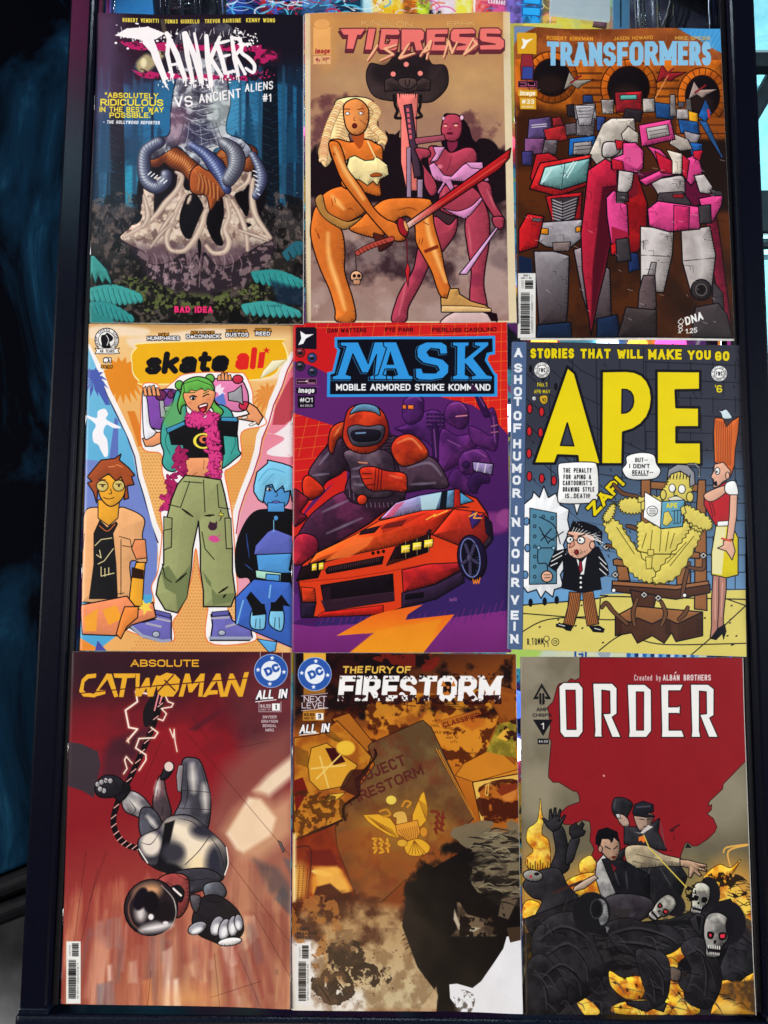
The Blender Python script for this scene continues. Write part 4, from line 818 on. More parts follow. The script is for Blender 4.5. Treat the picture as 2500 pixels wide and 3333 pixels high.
    c.p('60,1870 370,1810 440,1900 540,1850 560,1950 400,2000 320,2070 80,2060', 'e98a5c', o=8); c.p('90,1950 180,1890 170,2040 100,2040;210,1900 300,1870 340,1960 250,2000','f0a030',f=4); c.p('470,1830 490,1860 530,1850 510,1880 540,1910 500,1905 480,1940 475,1900 440,1890 470,1870','f0d050'); c.p('355,1880 445,1880 440,1950 370,2010 330,2090 300,2060 330,1950', 'e8873c', o=7, s_=0)
    c.p('60,2080 180,2150 120,2180 60,2180', 'e88a2c', f=3); c.p('180,2100 240,2170 160,2180','4a4aa0')
    br = 'a04a24'
    c.p('185,1030 355,1030 350,1150 290,1215 240,1215 190,1150', y1, o=8, s_=1)
    c.p('150,980 200,920 290,910 330,880 320,920 380,970 420,1020 400,1030 415,1080 370,1090 380,1170 350,1180 360,1100 330,1030 300,1060 250,1010 200,1040 180,1100 170,1200 150,1130 110,1070 140,1060 110,1030', br, o=8, s_=0); c.l('250,965 290,960;300,950 340,965',8,'d87c48')
    c.e(208,1090,38,36,'f0d878',o=6,a=.85); c.e(315,1088,38,36,'f0d878',o=6,a=.85); c.l('188,1080 228,1080;296,1077 334,1077',6,K); c.e(210,1090,8,9,'4a3420'); c.e(317,1088,8,9,'4a3420'); c.l('180,1045 230,1050;290,1048 330,1050',7,'5a2814'); c.l('262,1110 268,1140 250,1140;215,1165 250,1175 285,1165',5,K,s_=1)
    # right youth, blue
    b1, b2 = '4e94d0', '7cc4e4'
    c.p('1200,1260 1290,1240 1420,1240 1520,1300 1530,1600 1520,1850 1380,1880 1290,1830 1200,1850 1170,1700 1090,1680 1080,1500 1130,1350', K, s_=1, o=3); c.l('1150,1400 1170,1560;1140,1600 1190,1640', 8, '2c4c94', s_=1, tp=.6); c.p('1290,1390 1330,1370 1460,1420 1450,1540 1200,1540 1210,1480', '5a64b4', o=6)
    c.p('1215,1540 1450,1530 1430,1640 1470,1660 1230,1660', b1, o=6); c.p('1210,1640 1380,1660 1375,1720 1215,1690', 'a8d8c0', o=6); c.p('1280,1665 1370,1672 1366,1718 1278,1706',b1,o=6)
    c.p('1080,1820 1200,1700 1440,1720 1500,1900 1480,2160 1080,1990', '3a62b8', o=7); c.l('1130,1840 1090,1990;1310,1740 1300,1820', 10, '78b4e0'); c.p('1180,1780 1260,1870 1190,1900 1150,1820;1380,1800 1440,1880 1330,1860',K)
    c.p('1190,1900 1270,1890 1275,2000 1250,2030 1180,2010;1320,1880 1390,1900 1395,2000 1370,2040 1300,1990', b2, o=7, s_=1); c.p('1190,1870 1270,1860 1280,1930 1190,1940;1310,1850 1390,1850 1395,1910 1310,1910',K); c.l('1215,1960 1210,2015;1240,1960 1240,2020;1340,1950 1335,2015;1365,1950 1368,2020',4,K)
    c.l('1330,1290 1330,1390', 5, b2); c.e(1345,1300,16,18,b1,o=5); c.p('1220,2090 1350,2110 1340,2170 1300,2180','5aa8e0',o=5)
    c.p('1250,1100 1280,1060 1420,1080 1430,1180 1390,1230 1310,1235 1260,1180', b1, o=7, s_=1); c.p('1290,1200 1400,1200 1400,1260 1290,1260',b1,o=5)
    c.p('1200,1090 1220,1000 1290,940 1290,920 1380,940 1440,960 1500,1010 1500,1160 1450,1190 1440,1120 1400,1130 1390,1090 1340,1130 1320,1080 1280,1090 1260,1200 1230,1180 1200,1130', b2, o=8, s_=0); c.l('1230,1060 1300,980 1400,1000;1260,1080 1330,1010',5,'4a9cc8',s_=1)
    c.e(1300,1112,18,12,'eef6fa',o=4); c.e(1302,1113,9,9,K); c.l('1380,1108 1400,1106',5,K); c.l('1285,1090 1320,1098',6,K); c.l('1350,1130 1355,1155 1340,1158',4,K); c.e(1345,1195,26,8,'6060b0',o=3)
    c.grain(.015, 2)
    return c
def art5():
    c = Cover([28,22,1425,22,1455,2178,18,2180], 'c01a20'); c.form = 0.55
    c.p('0,0 1500,0 1500,1400 0,1400', ('c41a20','d4231c',100,30,1300,700))
    c.mask('0,0 1430,0 1435,760 1300,620 980,505 300,100 0,40;20,600 300,700 260,1200 20,1300')
    for k in range(24):
        c.l([(40+k*75,0),(-200+k*88,900)], 3, 'e08a30', a=.8); c.l([(0,60+k*72),(1500,20+k*62)], 3, 'e08a30', a=.8)
    c.mask(None)
    c.p('28,270 150,300 300,380 900,440 1000,510 1200,560 1350,660 1440,760 1460,2200 0,2200 20,1380 160,1180 380,1000 400,700 280,690 28,610', ('5c2468','431a58',300,500,900,1500), f=2)
    c.p('20,1360 100,1280 380,980 380,1100 150,1330 60,1420 20,1520', 'c8231c', f=2)
    c.e(1340,1330,120,70,'7a3074',f=30,s_=0); c.e(1420,1300,60,60,'8a3c7c',f=16); c.e(1330,1570,60,60,'7a3074',f=12); c.e(1310,1520,40,34,'8a3c7c',f=8)
    c.p('1160,1440 1460,1400 1460,1900 1300,1990 1000,1980 200,2010 160,1990 700,1800', '35205c', f=6)
    c.p('0,1780 60,1800 80,1960 0,2000','5a2472'); c.p('0,1990 160,2010 1000,1960 1460,1900 1470,2200 0,2200', ('7a2a78','6a2468',0,2000,0,2180), f=5)
    for k in range(60): x = 180+k*21; y = 1990-(k*7 % 40)-max(0,k-40)*4; c.l([(x,y+30),(x+28,y-50)], 4, ('35205c','7a2a78')[k % 2], tp=.5)
    # rear figures in purple: plain helmets and bodies
    pa, pb, pc = '4c2060', '2e1440', '8a4a8c'
    def pu(P, col=pa, hi=None, s=1): 
        c.p(P, col, o=6, s_=s, oc='240c34', nz=(pb,.6,40))
        if hi: c.l(hi, 8, pc, s_=1, f=6, a=.8)
    pu('700,720 760,690 900,600 980,600 1020,660 1000,900 900,800'); pu('745,580 760,520 820,490 870,505 885,560 870,650 790,690 745,640', pa, '780,520 830,505 865,530'); c.p('745,560 770,560 770,588 745,586;780,560 818,562 818,590 780,588', 'e8722c', o=4)
    for k in range(4):
        for j in range(5): c.e(910+j*24,620+k*26,11,11,pb,o=0); c.l([(902+j*24,612+k*26),(914+j*24,610+k*26)],4,pc,a=.7)
    c.l('750,730 740,800;790,740 780,830;830,750 825,850',6,pb); pu('940,700 975,700 990,880 980,930 945,920', pb, '950,720 965,900')
    pu('1020,600 1050,550 1110,535 1170,580 1175,680 1130,720 1060,690 1020,650', '5c2464', '1060,560 1120,548 1160,590'); c.l('1095,635 1165,628',9,'c87a84'); pu('1000,720 1100,760 1200,750 1230,800 1200,880 1010,1000 980,900','582264','1040,790 1120,830'); pu('1180,700 1250,720 1330,760 1320,640 1290,610 1340,580 1370,700 1360,850 1300,850 1200,800', '582264', '1340,640 1350,800'); c.l('1325,700 1365,690;1325,740 1368,735', 7, 'a06070')
    pu('1195,440 1215,430 1300,580 1320,640 1280,640 1240,560', pb, '1215,450 1280,570', 0)
    pu('1040,1060 1080,980 1130,990 1200,1080 1230,1140 1100,1110','582264'); pu('1110,950 1130,880 1190,850 1270,850 1310,900 1320,960 1250,1010 1140,1010', '5c2468', '1150,880 1220,860 1290,900'); c.p('1200,930 1340,945 1330,1020 1210,990', '8a78a4', o=7); c.l('1240,940 1230,990;1290,950 1280,1000',10,'d8d0e0',a=.7); c.e(1162,950,24,24,pb,o=4); pu('1220,1000 1310,1030 1310,1070 1260,1080 1220,1140 1170,1080',pb)
    # front figure: padded suit, plain rounded helmet
    su, sd, sh = '4a3444', '231624', '8a8094'
    def sp(P, col=su, hi=None, s=1, nz=sd, hc=sh, o=8):
        c.p(P, col, o=o, s_=s, oc='160a16', nz=(nz,.65,70))
        if hi: 
            for q in hi.split(';'): c.l(q, 16, hc, s_=1, f=14, a=.75, tp=.6)
    sp('380,1120 200,1230 100,1340 40,1500 180,1560 560,1340 700,1200 760,1170 700,1100', '5a2444', '220,1260 400,1180;250,1400 480,1300')
    sp('230,880 290,780 380,760 520,800 680,760 760,820 740,1000 760,1160 600,1210 420,1200 370,1110 400,1000 330,980', su)
    sp('130,1020 170,930 260,820 350,760 400,850 360,990 250,1060 200,1120', su, '200,950 280,850;160,1020 260,1010')
    sp('720,900 860,880 960,920 1020,1010 1040,1100 900,1110 760,1130 740,1060', su, '780,970 920,940 1000,1020;800,1080 960,1070')
    for k in range(14): c.l([(335+k*6,760+k*22),(362+k*4,752+k*22)], 8, '171018'); c.l([(640-k*2,750+k*20),(672-k*2,748+k*20)], 8, '171018')
    sp('370,860 640,860 700,1000 690,1140 560,1170 420,1140 400,980', '5a4854', '420,980 520,960;420,1030 560,1020;430,1080 600,1090'); c.l('458,935 512,940', 10, 'c87a5c')
    c.l('380,1130 440,1180 540,1200 700,1180', 42, '2a1a28', s_=1); 
    for k in range(11): c.l([(395+k*28,1120+min(k,4)*20),(400+k*28,1165+min(k,4)*16)], 5, '6c5a68')
    c.e(480,1180,34,34,'c8361c',o=7)
    sp('265,860 260,780 290,700 370,670 380,740 320,790 290,880', 'd24a1a', '300,760 340,700', nz='7a1c14', hc='f09050'); sp('670,860 700,780 790,750 870,800 915,880 860,930 740,960', 'd8481a', '710,810 800,780 870,850', nz='8a1c18', hc='f5a060')
    sp('370,640 390,590 440,560 520,555 590,580 640,650 655,760 600,840 500,880 400,850 355,780 360,700', 'c83a1c', '400,640 450,590', nz='7a1814', hc='f08c50'); c.p('400,620 440,565 510,553 580,575 600,630 560,610 500,600 450,605', '5a86a4', o=6, s_=1)
    c.p('385,720 440,690 520,700 600,690 630,720 600,800 520,830 420,820', '45404e', o=7, s_=1); c.p('420,730 590,728 575,790 435,795','181420',o=5,s_=1); c.l('440,745 500,742',10,'8ab8e0',f=6,a=.8)
    sp('130,1020 210,1080 230,1130 150,1180 100,1160 90,1060', 'c43018', None, nz='7a1814'); sp('40,1110 100,1150 130,1180 80,1260 120,1290 70,1340 30,1340 24,1150', '8a2030', None, nz='4a1020')
    sp('465,980 540,962 640,990 760,1010 775,1090 760,1130 640,1120 560,1125 510,1100 480,1050', 'd0361a', '660,1020 740,1040', nz='8a1a14', hc='f07848'); c.l('480,1010 540,1010;475,1045 545,1040;500,1085 560,1080;570,980 560,1110;590,980 580,1110;610,985 600,1115', 6, '3a0c10')
    sp('30,1450 90,1400 180,1430 190,1520 110,1590 30,1600', 'b02434', None, nz='6a1430')
    # sports car
    r1, r2, r3 = 'd63a18', '8e1c1c', 'ec5a20'
    c.p('520,1340 700,1200 1080,1110 1230,1170 1300,1270 1330,1450 1240,1560 1130,1600 1130,1720 760,1880 620,1930 100,1950 70,1760 60,1690 90,1600 200,1520 420,1400', r1, o=10, s_=0, oc='150810')
    c.p('590,1310 700,1200 860,1150 1090,1110 1085,1230 900,1250 720,1290', ('b484b4','5a86a8',600,1300,1060,1130), o=7); c.p('860,1160 1000,1130 960,1250 870,1250','b8dce0',a=.8); c.p('1000,1130 1040,1120 1030,1235 985,1238','10141c'); c.p('700,1210 760,1190 680,1290 620,1305','d04868',a=.7); c.p('1110,1120 1210,1190 1120,1215', '4a90b8', o=6); c.p('1085,1110 1120,1115 1125,1220 1180,1230 1080,1235','a82018',o=4)
    c.p('180,1530 430,1410 590,1320 880,1250 1080,1240 960,1400 700,1480 420,1540 230,1590 130,1600', ('e85a20','c42c18',300,1540,900,1280), o=5); c.p('430,1430 240,1580 400,1555 520,1480 560,1420','f07030',f=10,a=.8)
    c.p('460,1410 480,1380 600,1350 560,1395;610,1370 640,1340 770,1310 740,1350', '25141c', o=4); c.p('590,1350 780,1290 920,1260 780,1330 620,1400','a02418',a=.6); c.p('895,1400 920,1370 940,1380 915,1405','25141c')
    for k in range(3): c.e(552+k*34,1530-k*6,11,12,'1c0c10')
    c.p('1080,1240 1300,1270 1330,1420 1240,1560 1150,1590 1115,1480 940,1410', ('c03018','7a1c20',1000,1300,1250,1560), o=6); c.p('1180,1290 1210,1250 1250,1290 1280,1270 1240,1340 1200,1370','3a2468',o=3); c.l('1180,1290 1230,1265 1210,1300 1260,1300', 9, 'f0a030'); c.l('900,1310 960,1275 950,1290 1040,1250',8,'f0b040')
    def lamp(P): c.p(P, '1a0c10', o=7)
    lamp('700,1490 930,1400 915,1520 640,1610'); lamp('90,1620 240,1570 190,1690 50,1710')
    for x, y in ((735,1480),(810,1462),(885,1444)): c.p([(x,y),(x+62,y-8),(x+56,y+44),(x,y+52)], 'f0c838', o=4); c.l([(x+8,y+22),(x+54,y+15)], 7, 'fff4a0'); c.l([(x+30,y-30),(x+30,y+80)],3,'fff0a0',a=.6)
    for x, y in ((150,1600),(195,1594)): c.p([(x,y),(x+36,y-6),(x+34,y+42),(x,y+48)], 'f0c838', o=4); c.l([(x+6,y+20),(x+30,y+16)], 6, 'fff4a0')
    for k in range(9): c.l([(600+k*12,1620+k*3),(690+k*20,1570-k*2)], 3, 'c84418', a=.5)
    c.p('240,1640 260,1620 620,1550 610,1600 250,1665', '1c0f14', o=6)
    for k in range(24): c.l([(268+k*14,1626-k*3),(266+k*14,1650-k*3)], 3, '56383c')
    c.p('210,1740 680,1665 690,1840 240,1910', '130b12', o=7); c.p('210,1840 690,1780 690,1840 240,1910','341c2c'); c.p('220,1760 270,1750 275,1850 680,1790 690,1840 240,1910','2a1624',a=.7)
    c.p('740,1640 920,1600 1130,1590 1125,1640 960,1730 750,1790', 'b02020', o=6, nz=('6a1420',.5,60)); c.p('740,1790 960,1735 1140,1640 1150,1720 965,1830 740,1890', '2c1c34', o=7); c.p('765,1800 885,1785 880,1820 762,1835','100a12',o=3); c.p('80,1850 180,1855 160,1950 80,1950','241a30',o=6)
    c.p('80,1750 170,1760 180,1850 90,1850', 'c03418', o=5); c.p('220,1915 620,1870 620,1930 180,1950','b82018',f=3,o=4); c.l('60,1720 400,1690 700,1640 900,1600',6,'8a1c18',a=.7)
    c.e(1200,1560,95,150,'1e1230',o=8,rot=-8); c.e(1188,1560,62,128,'0f0b18',o=7,oc='6a7ab0',rot=-8)
    for k in range(5):
        t = k*1.257+.3; c.l([(1186,1560),(1186+np.cos(t)*50,1560+np.sin(t)*108)], 20, '3a3450'); 
    c.e(1182,1560,18,26,'4a4060',o=4); c.p('1280,1280 1330,1330 1340,1440 1290,1400','1c1024',o=5); c.p('1270,1480 1320,1410 1330,1450 1290,1490','2c2030',o=5)
    c.l('1205,1700 1212,1730 1220,1705 1228,1730 1235,1700 1243,1728 1252,1690', 6, 'f08020')
    c.p('880,1865 780,1930 765,1965 1085,1930 880,2180 400,2180 560,2050 310,2070 540,1940 640,1910', ('e8641c','eb961e',600,1900,600,2160), f=2, s_=0); c.p('400,2180 560,2050 500,2054 700,2010 1000,1960 885,2180','e89020',a=.7,f=20)
    c.t('WR', 1050, 1822, 50, 24, 'a85a98', wt=.12, sq=0)
    # title box
    c.form = 0
    bl, K = '2f94dc', '0c0d18'
    c.p('300,115 1350,110 1350,230 1310,235 1300,265 1350,350 1365,360 1365,505 250,508 252,345 285,340 318,200 300,180', bl); c.p('318,132 1332,128 1334,212 1295,220 1282,268 1335,355 1345,370 1345,487 270,490 272,362 300,352 338,200 320,180', K)
    def LT(P): c.p(P, bl, o=3, oc='8accf5')
    def both(P):
        for q in P.split(';'): c.l(np.vstack([pts(q),pts(q)[:1]])+[-9,6],3,'3a8cc8'); 
        for q in P.split(';'): c.p(q, bl, o=7, oc=K)
    both('338,148 455,148 520,290 560,148 680,148 680,172 655,178 640,365 680,372 680,395 530,395 530,372 560,362 575,230 520,350 480,350 420,225 375,360 410,372 410,395 285,395 285,372 318,362 375,178 338,172')
    both('620,148 705,148 790,365 812,372 812,395 680,395 680,372 712,362 700,325 630,325 615,362 640,370 640,395 560,395 560,372 585,362 640,190 620,175'); c.p('665,210 692,298 640,298', K)
    both('850,170 900,148 1000,148 1035,170 1040,225 990,228 985,195 930,190 905,215 920,240 1010,262 1048,300 1045,350 1010,385 930,398 850,395 830,380 828,320 870,320 880,350 960,352 985,330 970,305 880,285 842,250 838,200')
    both('1072,148 1180,148 1180,172 1158,178 1156,255 1250,180 1215,172 1215,148 1308,148 1308,172 1210,255 1295,362 1332,372 1332,395 1195,395 1195,372 1222,365 1156,290 1155,362 1180,372 1180,395 1072,395 1072,372 1098,362 1100,178 1072,172')
    c.t('MOBILE ARMORED STRIKE KOMMAND', 310, 422, 1010, 44, 'f0f2f4', wt=.21, rot=0, sp=.09); c.p('1190,420 1215,432 1240,470 1195,470','3a1a40')
    c.t('DAN WATTERS', 252, 58, 256, 28, '2c0810', wt=.2, sq=0); c.t('PYE PARR', 630, 55, 184, 28, '2c0810', wt=.2, sq=0); c.t('PIERLUIGI CASOLINO', 938, 54, 420, 28, '2c0810', wt=.2, sq=0)
    k2 = '16101e'
    c.p('46,60 55,50 172,50 182,62 182,195 46,190', k2); c.p('75,75 110,98 165,95 112,125 95,158 62,168 82,125', 'f2f2f2')
    for x, y, cc in ((76,215,'7a2024'),(153,250,'2c3c6c'),(76,305,'2a2a34'),(156,342,'24304c')): c.e(x,y,30,32,cc,o=4); c.e(x,y+6,18,10,'1a1a22'); c.e(x-6,y-12,12,6,'8a7a8a',f=6)
    c.p('50,388 180,388 180,424 50,424', '2a1424', o=4, oc='8a5a78'); c.l('62,406 110,406;125,395 125,416 170,416',7,'b07898'); c.e(116,404,5,5,'fff')
    c.l('40,440 205,440',3,'7a4c7c'); c.p('48,450 56,443 175,443 182,452 182,482 174,490 60,490 50,480', k2); c.t('image', 62, 446, 104, 34, 'f4f4f4', wt=.2, sl=.15, sp=.08)
    c.p('58,498 170,498 170,570 160,580 66,580 58,570', k2); c.t('#01', 72, 512, 84, 30, 'f4f4f4', wt=.17); c.t('$4.99US', 76, 556, 80, 16, 'e8e8e8', wt=.15, sq=0)
    c.grain(.018, 3)
    return c
def art6():
    c = Cover([55,25,1623,52,1632,2150,22,2100], '3c4056', W=860, H=1150); c.form = 0.12
    c.p('0,0 1700,0 1700,1800 0,1800', ('31333f','6690b8',900,500,900,1700)); c.p('0,0 1700,0 1700,800 0,760','343642',f=160)
    K = '12121a'
    R = np.random.RandomState(4)
    for r in range(14):
        y = 160+r*118
        c.l([(950,y),(1630,y+30-r*2)], 6, '1a1c26')
        for k in range(5): x = 960+k*150+(r % 2)*70; c.l([(x,y+2),(x,y+118)], 6, '1a1c26')
    for k in range(11): y = -40+k*170; c.l([(150,y-60),(520,y+260),(950,y+470 if k < 3 else y+330)], 6, '1a1c26', a=.9 if k < 6 else .4)
    for k in range(5): c.l([(300+k*160,60),(320+k*160,1000)], 6, '1a1c26')
    for k in range(90): x, y = 180+R.rand()*1430, 80+R.rand()*1600; c.l([(x,y),(x+8,y+16)], 6, '14151d')
    # floor
    c.p('110,1800 700,1730 1640,1700 1640,2160 100,2110', 'd8c868'); c.l('120,1800 400,1740 700,1740', 8, K); c.p('130,1720 420,1700 660,1690 640,1760 300,1790 130,1800','6ba0cc'); c.l('130,1805 600,1765 700,1745 1640,1765', 8, K)
    c.l('130,1980 300,1900 640,1880;130,1860 640,1900 760,1900;640,2110 760,2020 900,1960;900,2030 1100,2070 1640,2060;1250,2150 1400,2020 1640,1800;1440,1740 1640,1810;650,1760 640,1900', 7, K, s_=1)
    for k in range(26): x, y = 200+R.rand()*1400, 1790+R.rand()*300; c.e(x,y,8,5,K,rot=-30)
    # title
    c.form = 0
    Y = 'e5cf14'
    ap = ['428,195 480,240 655,855 500,850 495,800 365,795 345,850 200,850','660,225 820,222 880,228 930,250 968,290 992,345 1000,410 992,475 968,535 925,585 870,620 805,640 800,855 655,855','1030,222 1325,225 1325,352 1160,355 1165,468 1318,470 1318,605 1165,605 1165,705 1330,705 1332,858 1030,855']
    for q in ap: c.p(q, Y, o=18, oc=K)
    c.p('428,575 472,730 382,727', '383b4c', o=10, oc=K); c.p('798,348 830,350 856,364 872,392 876,430 868,466 850,492 826,506 796,510', '33364a', o=10, oc=K, s_=0)
    c.t('STORIES', 180, 70, 294, 68, Y, wt=.26, rot=.3, o=3, oc=K, sp=.1); c.t('THAT', 516, 74, 204, 66, Y, wt=.26, o=3, oc=K); c.t('WILL', 765, 78, 174, 62, Y, wt=.27, o=3, oc=K, sp=.1); c.t('MAKE', 975, 76, 226, 70, Y, wt=.25, o=3, oc=K); c.t('YOU', 1242, 84, 154, 64, Y, wt=.26, o=3, oc=K); c.t('GO', 1424, 92, 96, 64, Y, wt=.26, o=3, oc=K)
    c.form = .12
    # red studs, power cabinet
    for x, y in ((175,480),(255,500),(172,632),(248,640),(170,782),(172,936),(256,950),(338,965)): c.e(x,y,17,32,'c8242c',o=7,oc=K)
    for x, y in ((180,208),(265,270),(350,330)): c.e(x,y,12,26,K)
    c.p('130,1130 190,1080 200,1040 240,1080 270,1000 300,1080 350,1050 380,1130 440,1160 430,1230 445,1300 400,1400 440,1500 380,1600 400,1680 340,1700 330,1750 280,1710 250,1760 220,1700 160,1720 130,1680', 'eceef0', o=8, oc=K); c.p('175,1150 355,1185 355,1660 172,1665','4f8098',o=6,oc=K)
    for k in range(7): c.e(208,1205+k*68,9,10,'4f8098',o=5,oc=K)
    c.e(266,1208,9,10,'4f8098',o=5,oc=K); c.e(326,1218,9,10,'4f8098',o=5,oc=K)
    c.l('230,1420 340,1420 340,1440;230,1430 232,1520 290,1530 290,1660;240,1280 300,1390;250,1370 320,1290;260,1330 340,1370;240,1210 340,1270 380,1390;300,1380 400,1310', 7, K, s_=1); c.e(235,1418,12,14,'7fb0c4',o=5,oc=K); c.e(335,1420,12,14,'7fb0c4',o=5,oc=K)
    for x, y in ((180,1788),(275,1780),(356,1770)): c.e(x,y,15,28,K)
    for k in range(6): c.e(140+(k*13 % 20), 1150+k*90, 18, 26, '5c88b4', o=6, oc=K) if k % 2 else None
    # speech balloons
    W = 'f2f2ee'
    c.p('470,1110 492,1195 520,1110', W, o=7, oc=K); c.p('365,870 400,845 590,840 630,870 640,1000 632,1090 600,1115 400,1120 362,1090 370,980', W, o=7, oc=K, s_=1)
    for s, x, y, w in (('THE PENALTY',400,880,192),('FOR APING A',402,924,186),("CARTOONIST'S",398,965,196),('DRAWING STYLE',398,1008,212),('IS...DEATH!',414,1052,168)): c.t(s, x, y, w, 32, K, wt=.17, sq=0)
    c.p('930,945 1010,1020 990,940', W, o=7, oc=K); c.p('830,800 920,775 1010,790 1030,850 1058,900 1020,950 900,960 830,945 798,890 825,850', W, o=7, oc=K, s_=1)
    for s, x, y, w in (('BUT--',886,810,84),("I DIDN'T",846,852,138),('REALLY--',866,894,140)): c.t(s, x, y, w, 30, K, wt=.17, sq=0)
    c.l('866,930 970,930',4,K)
    c.t('ZAP!', 552, 1150, 300, 84, Y, wt=.25, rot=-47, o=8, oc=K, sp=.12)
    # electric chair
    b1, b2 = '94603a', '4e3024'
    def wd(P, col=b1, o=8): c.p(P, col, o=o, oc=K)
    wd('925,960 990,960 990,1500 925,1500'); wd('990,970 1310,990 1310,1040 990,1020'); wd('1310,960 1360,960 1370,1840 1285,1830 1290,1300'); wd('980,1200 1300,1200 1300,1250 980,1250'); wd('1230,1440 1320,1450 1320,1490 1230,1485')
    wd('760,1540 830,1540 850,1640 770,1640'); wd('1165,1540 1255,1540 1260,1700 1165,1680'); wd('735,1500 760,1490 880,1530 870,1550 740,1535'); wd('1130,1520 1250,1512 1255,1550 1140,1555')
    wd('730,1640 1160,1670 1380,1640 1390,1710 1160,1760 730,1690'); wd('730,1670 1160,1700 1390,1665 1390,1720 1160,1765 725,1710', b2); wd('850,1700 1030,1740 1000,1860 880,1840',b2)
    wd('750,1880 880,1810 1340,1850 1340,2010 1160,2050 1130,1990 1080,2060 1000,2010 900,2060 860,1990 750,2010', b2); wd('750,1880 880,1810 1340,1850 1170,1930 1080,1890 1000,1930 900,1890 850,1920', b1)
    for k in range(40): c.l([(1175+k*4,1935-k*2),(1175+k*4,2040-k*1)], 2, '241610') if k % 2 else None
    for x0 in (760,1090,1300): 
        for k in range(5): c.l([(x0+k*8,1900),(x0+k*8,2000)], 3, '241610')
    for x, y in ((945,1735),(1040,1755),(690,1412),(1345,1470),(750,1600)): c.p([(x-26,y),(x,y-24),(x+26,y),(x,y+24)], 'c8c4bc', o=6, oc=K); c.p([(x-11,y),(x,y-10),(x+11,y),(x,y+10)], K)
    for q in ('900,1760 870,1850 880,1940','1060,1780 1090,1860 1060,1940','660,1820 690,1790 740,1850 830,1930','1250,1520 1220,1640 1200,1750','740,990 800,1050 900,1070','830,1270 870,1280 920,1310','1350,1500 1340,1560 1250,1550','1180,1900 1220,1860 1240,1820','700,1400 760,1420'): c.l(q, 34, K, s_=1, tp=.2); c.l(q, 22, '6a4630', s_=1, tp=.2)
    c.e(740,1705,14,14,W,o=5,oc=K); c.e(1218,1738,14,14,W,o=5,oc=K)
    # electrocuted man, yellow and crinkled
    y1 = 'd9c860'
    def cr(P, n=7, amp=7):
        Q = smooth(pts(P), True, n); d = np.roll(Q,-1,0)-np.roll(Q,1,0); d /= np.hypot(d[:,0],d[:,1])[:,None]+1e-6
        c.p(Q+np.c_[-d[:,1],d[:,0]]*(amp*(-1.0)**np.arange(len(Q)))[:,None], y1, o=6, oc='3a3410')
    cr('915,1240 1100,1280 1240,1240 1250,1330 1180,1480 1150,1620 1000,1660 880,1560 900,1440 900,1330')
    cr('670,1230 770,1240 860,1370 1000,1560 1150,1600 1090,1650 960,1650 850,1580 720,1380'); cr('1330,1290 1300,1400 1160,1620 1000,1650 1080,1520 1210,1360 1270,1280')
    cr('690,1170 730,1120 755,1130 740,1200 700,1250 665,1220'); cr('1270,1180 1340,1190 1350,1300 1290,1300 1240,1240')
    cr('780,1100 880,1080 960,1110 940,1170 870,1190 790,1170'); cr('900,1080 1050,1070 1090,1120 960,1140'); cr('1220,1130 1280,1150 1390,1220 1400,1290 1330,1290 1220,1220')
    cr('1060,1040 1100,980 1110,930 1180,900 1260,950 1270,1030 1230,1110 1120,1120 1070,1100')
    c.e(1075,1060,20,34,y1,o=6,oc=K); c.e(1255,1075,24,34,y1,o=6,oc=K)
    c.p('1100,960 1110,890 1170,855 1240,860 1285,910 1290,990 1255,1010 1250,940 1190,900 1130,920', '8e8e94', o=7, oc=K, s_=0)
    for k in range(7): c.l([(1125+k*22,915-abs(3-k)*-3),(1120+k*22,955)], 8, K, tp=.4)
    c.e(1135,1015,22,28,W,o=5,oc=K); c.e(1200,1022,24,30,W,o=5,oc=K); c.l('1160,1020 1145,1060 1170,1065',6,K,s_=1); c.p('1105,1090 1165,1070 1220,1100 1180,1115','d8d4bc',o=4,oc=K,s_=1)
    for k in range(16): c.e(1245+min(k,9)*8, 855+max(0,k-6)*9, 7, 9, 'b0b0b0', o=4, oc=K)
    c.l('960,1320 930,1420;1000,1300 985,1440;1060,1300 1050,1440;1110,1310 1090,1440;1150,1320 1120,1420;760,1280 880,1460;800,1290 900,1430;1280,1340 1120,1540;1230,1380 1100,1520', 5, '4a4214', s_=0)
    c.l('900,1440 1000,1460 1160,1460', 8, '4a4214'); c.p('970,1430 1010,1430 1010,1470 970,1470;955,1480 1000,1480 995,1560 960,1560',y1,o=5,oc='4a4214')
    c.p('950,1040 1065,1110 1075,1290 1055,1285 940,1215', W, o=6, oc=K); c.p('1065,1105 1220,1095 1205,1275 1055,1290', '5f9cb4', o=6, oc=K); c.t('APE', 1095, 1115, 74, 34, Y, wt=.22); c.e(1000,1170,36,34,W,o=4,oc=K)
    for k in range(4): c.l([(980,1152+k*12),(1022,1152+k*12)], 4, '333')
    c.p('1080,1180 1110,1170 1140,1230 1100,1270 1070,1260','d9c860',o=3,oc=K); c.l('1130,1170 1195,1165 1190,1250 1140,1255;1150,1170 1150,1250;1172,1168 1170,1250',4,K)
    c.p('1190,1150 1215,1130 1230,1180 1200,1200','d9c860',o=5,oc=K); c.p('925,1110 950,1100 950,1160 925,1165','d9c860',o=5,oc=K)
    # small man in black suit
    c.p('395,1480 500,1400 640,1410 700,1530 710,1600 650,1620 660,1700 520,1720 385,1690 400,1590', K); c.p('430,1420 340,1440 295,1540 350,1580 400,1500', K, s_=0); c.l('330,1480 400,1440;320,1510 390,1470;315,1540 360,1520;640,1480 690,1530;650,1520 700,1570;645,1560 690,1600',6,W)
    sk = 'e0ab90'
    c.p('440,1715 520,1720 505,1830 470,1945 400,1930 430,1820;530,1720 600,1710 640,1930 560,1945 540,1830', 'b06a38', o=6, oc=K)
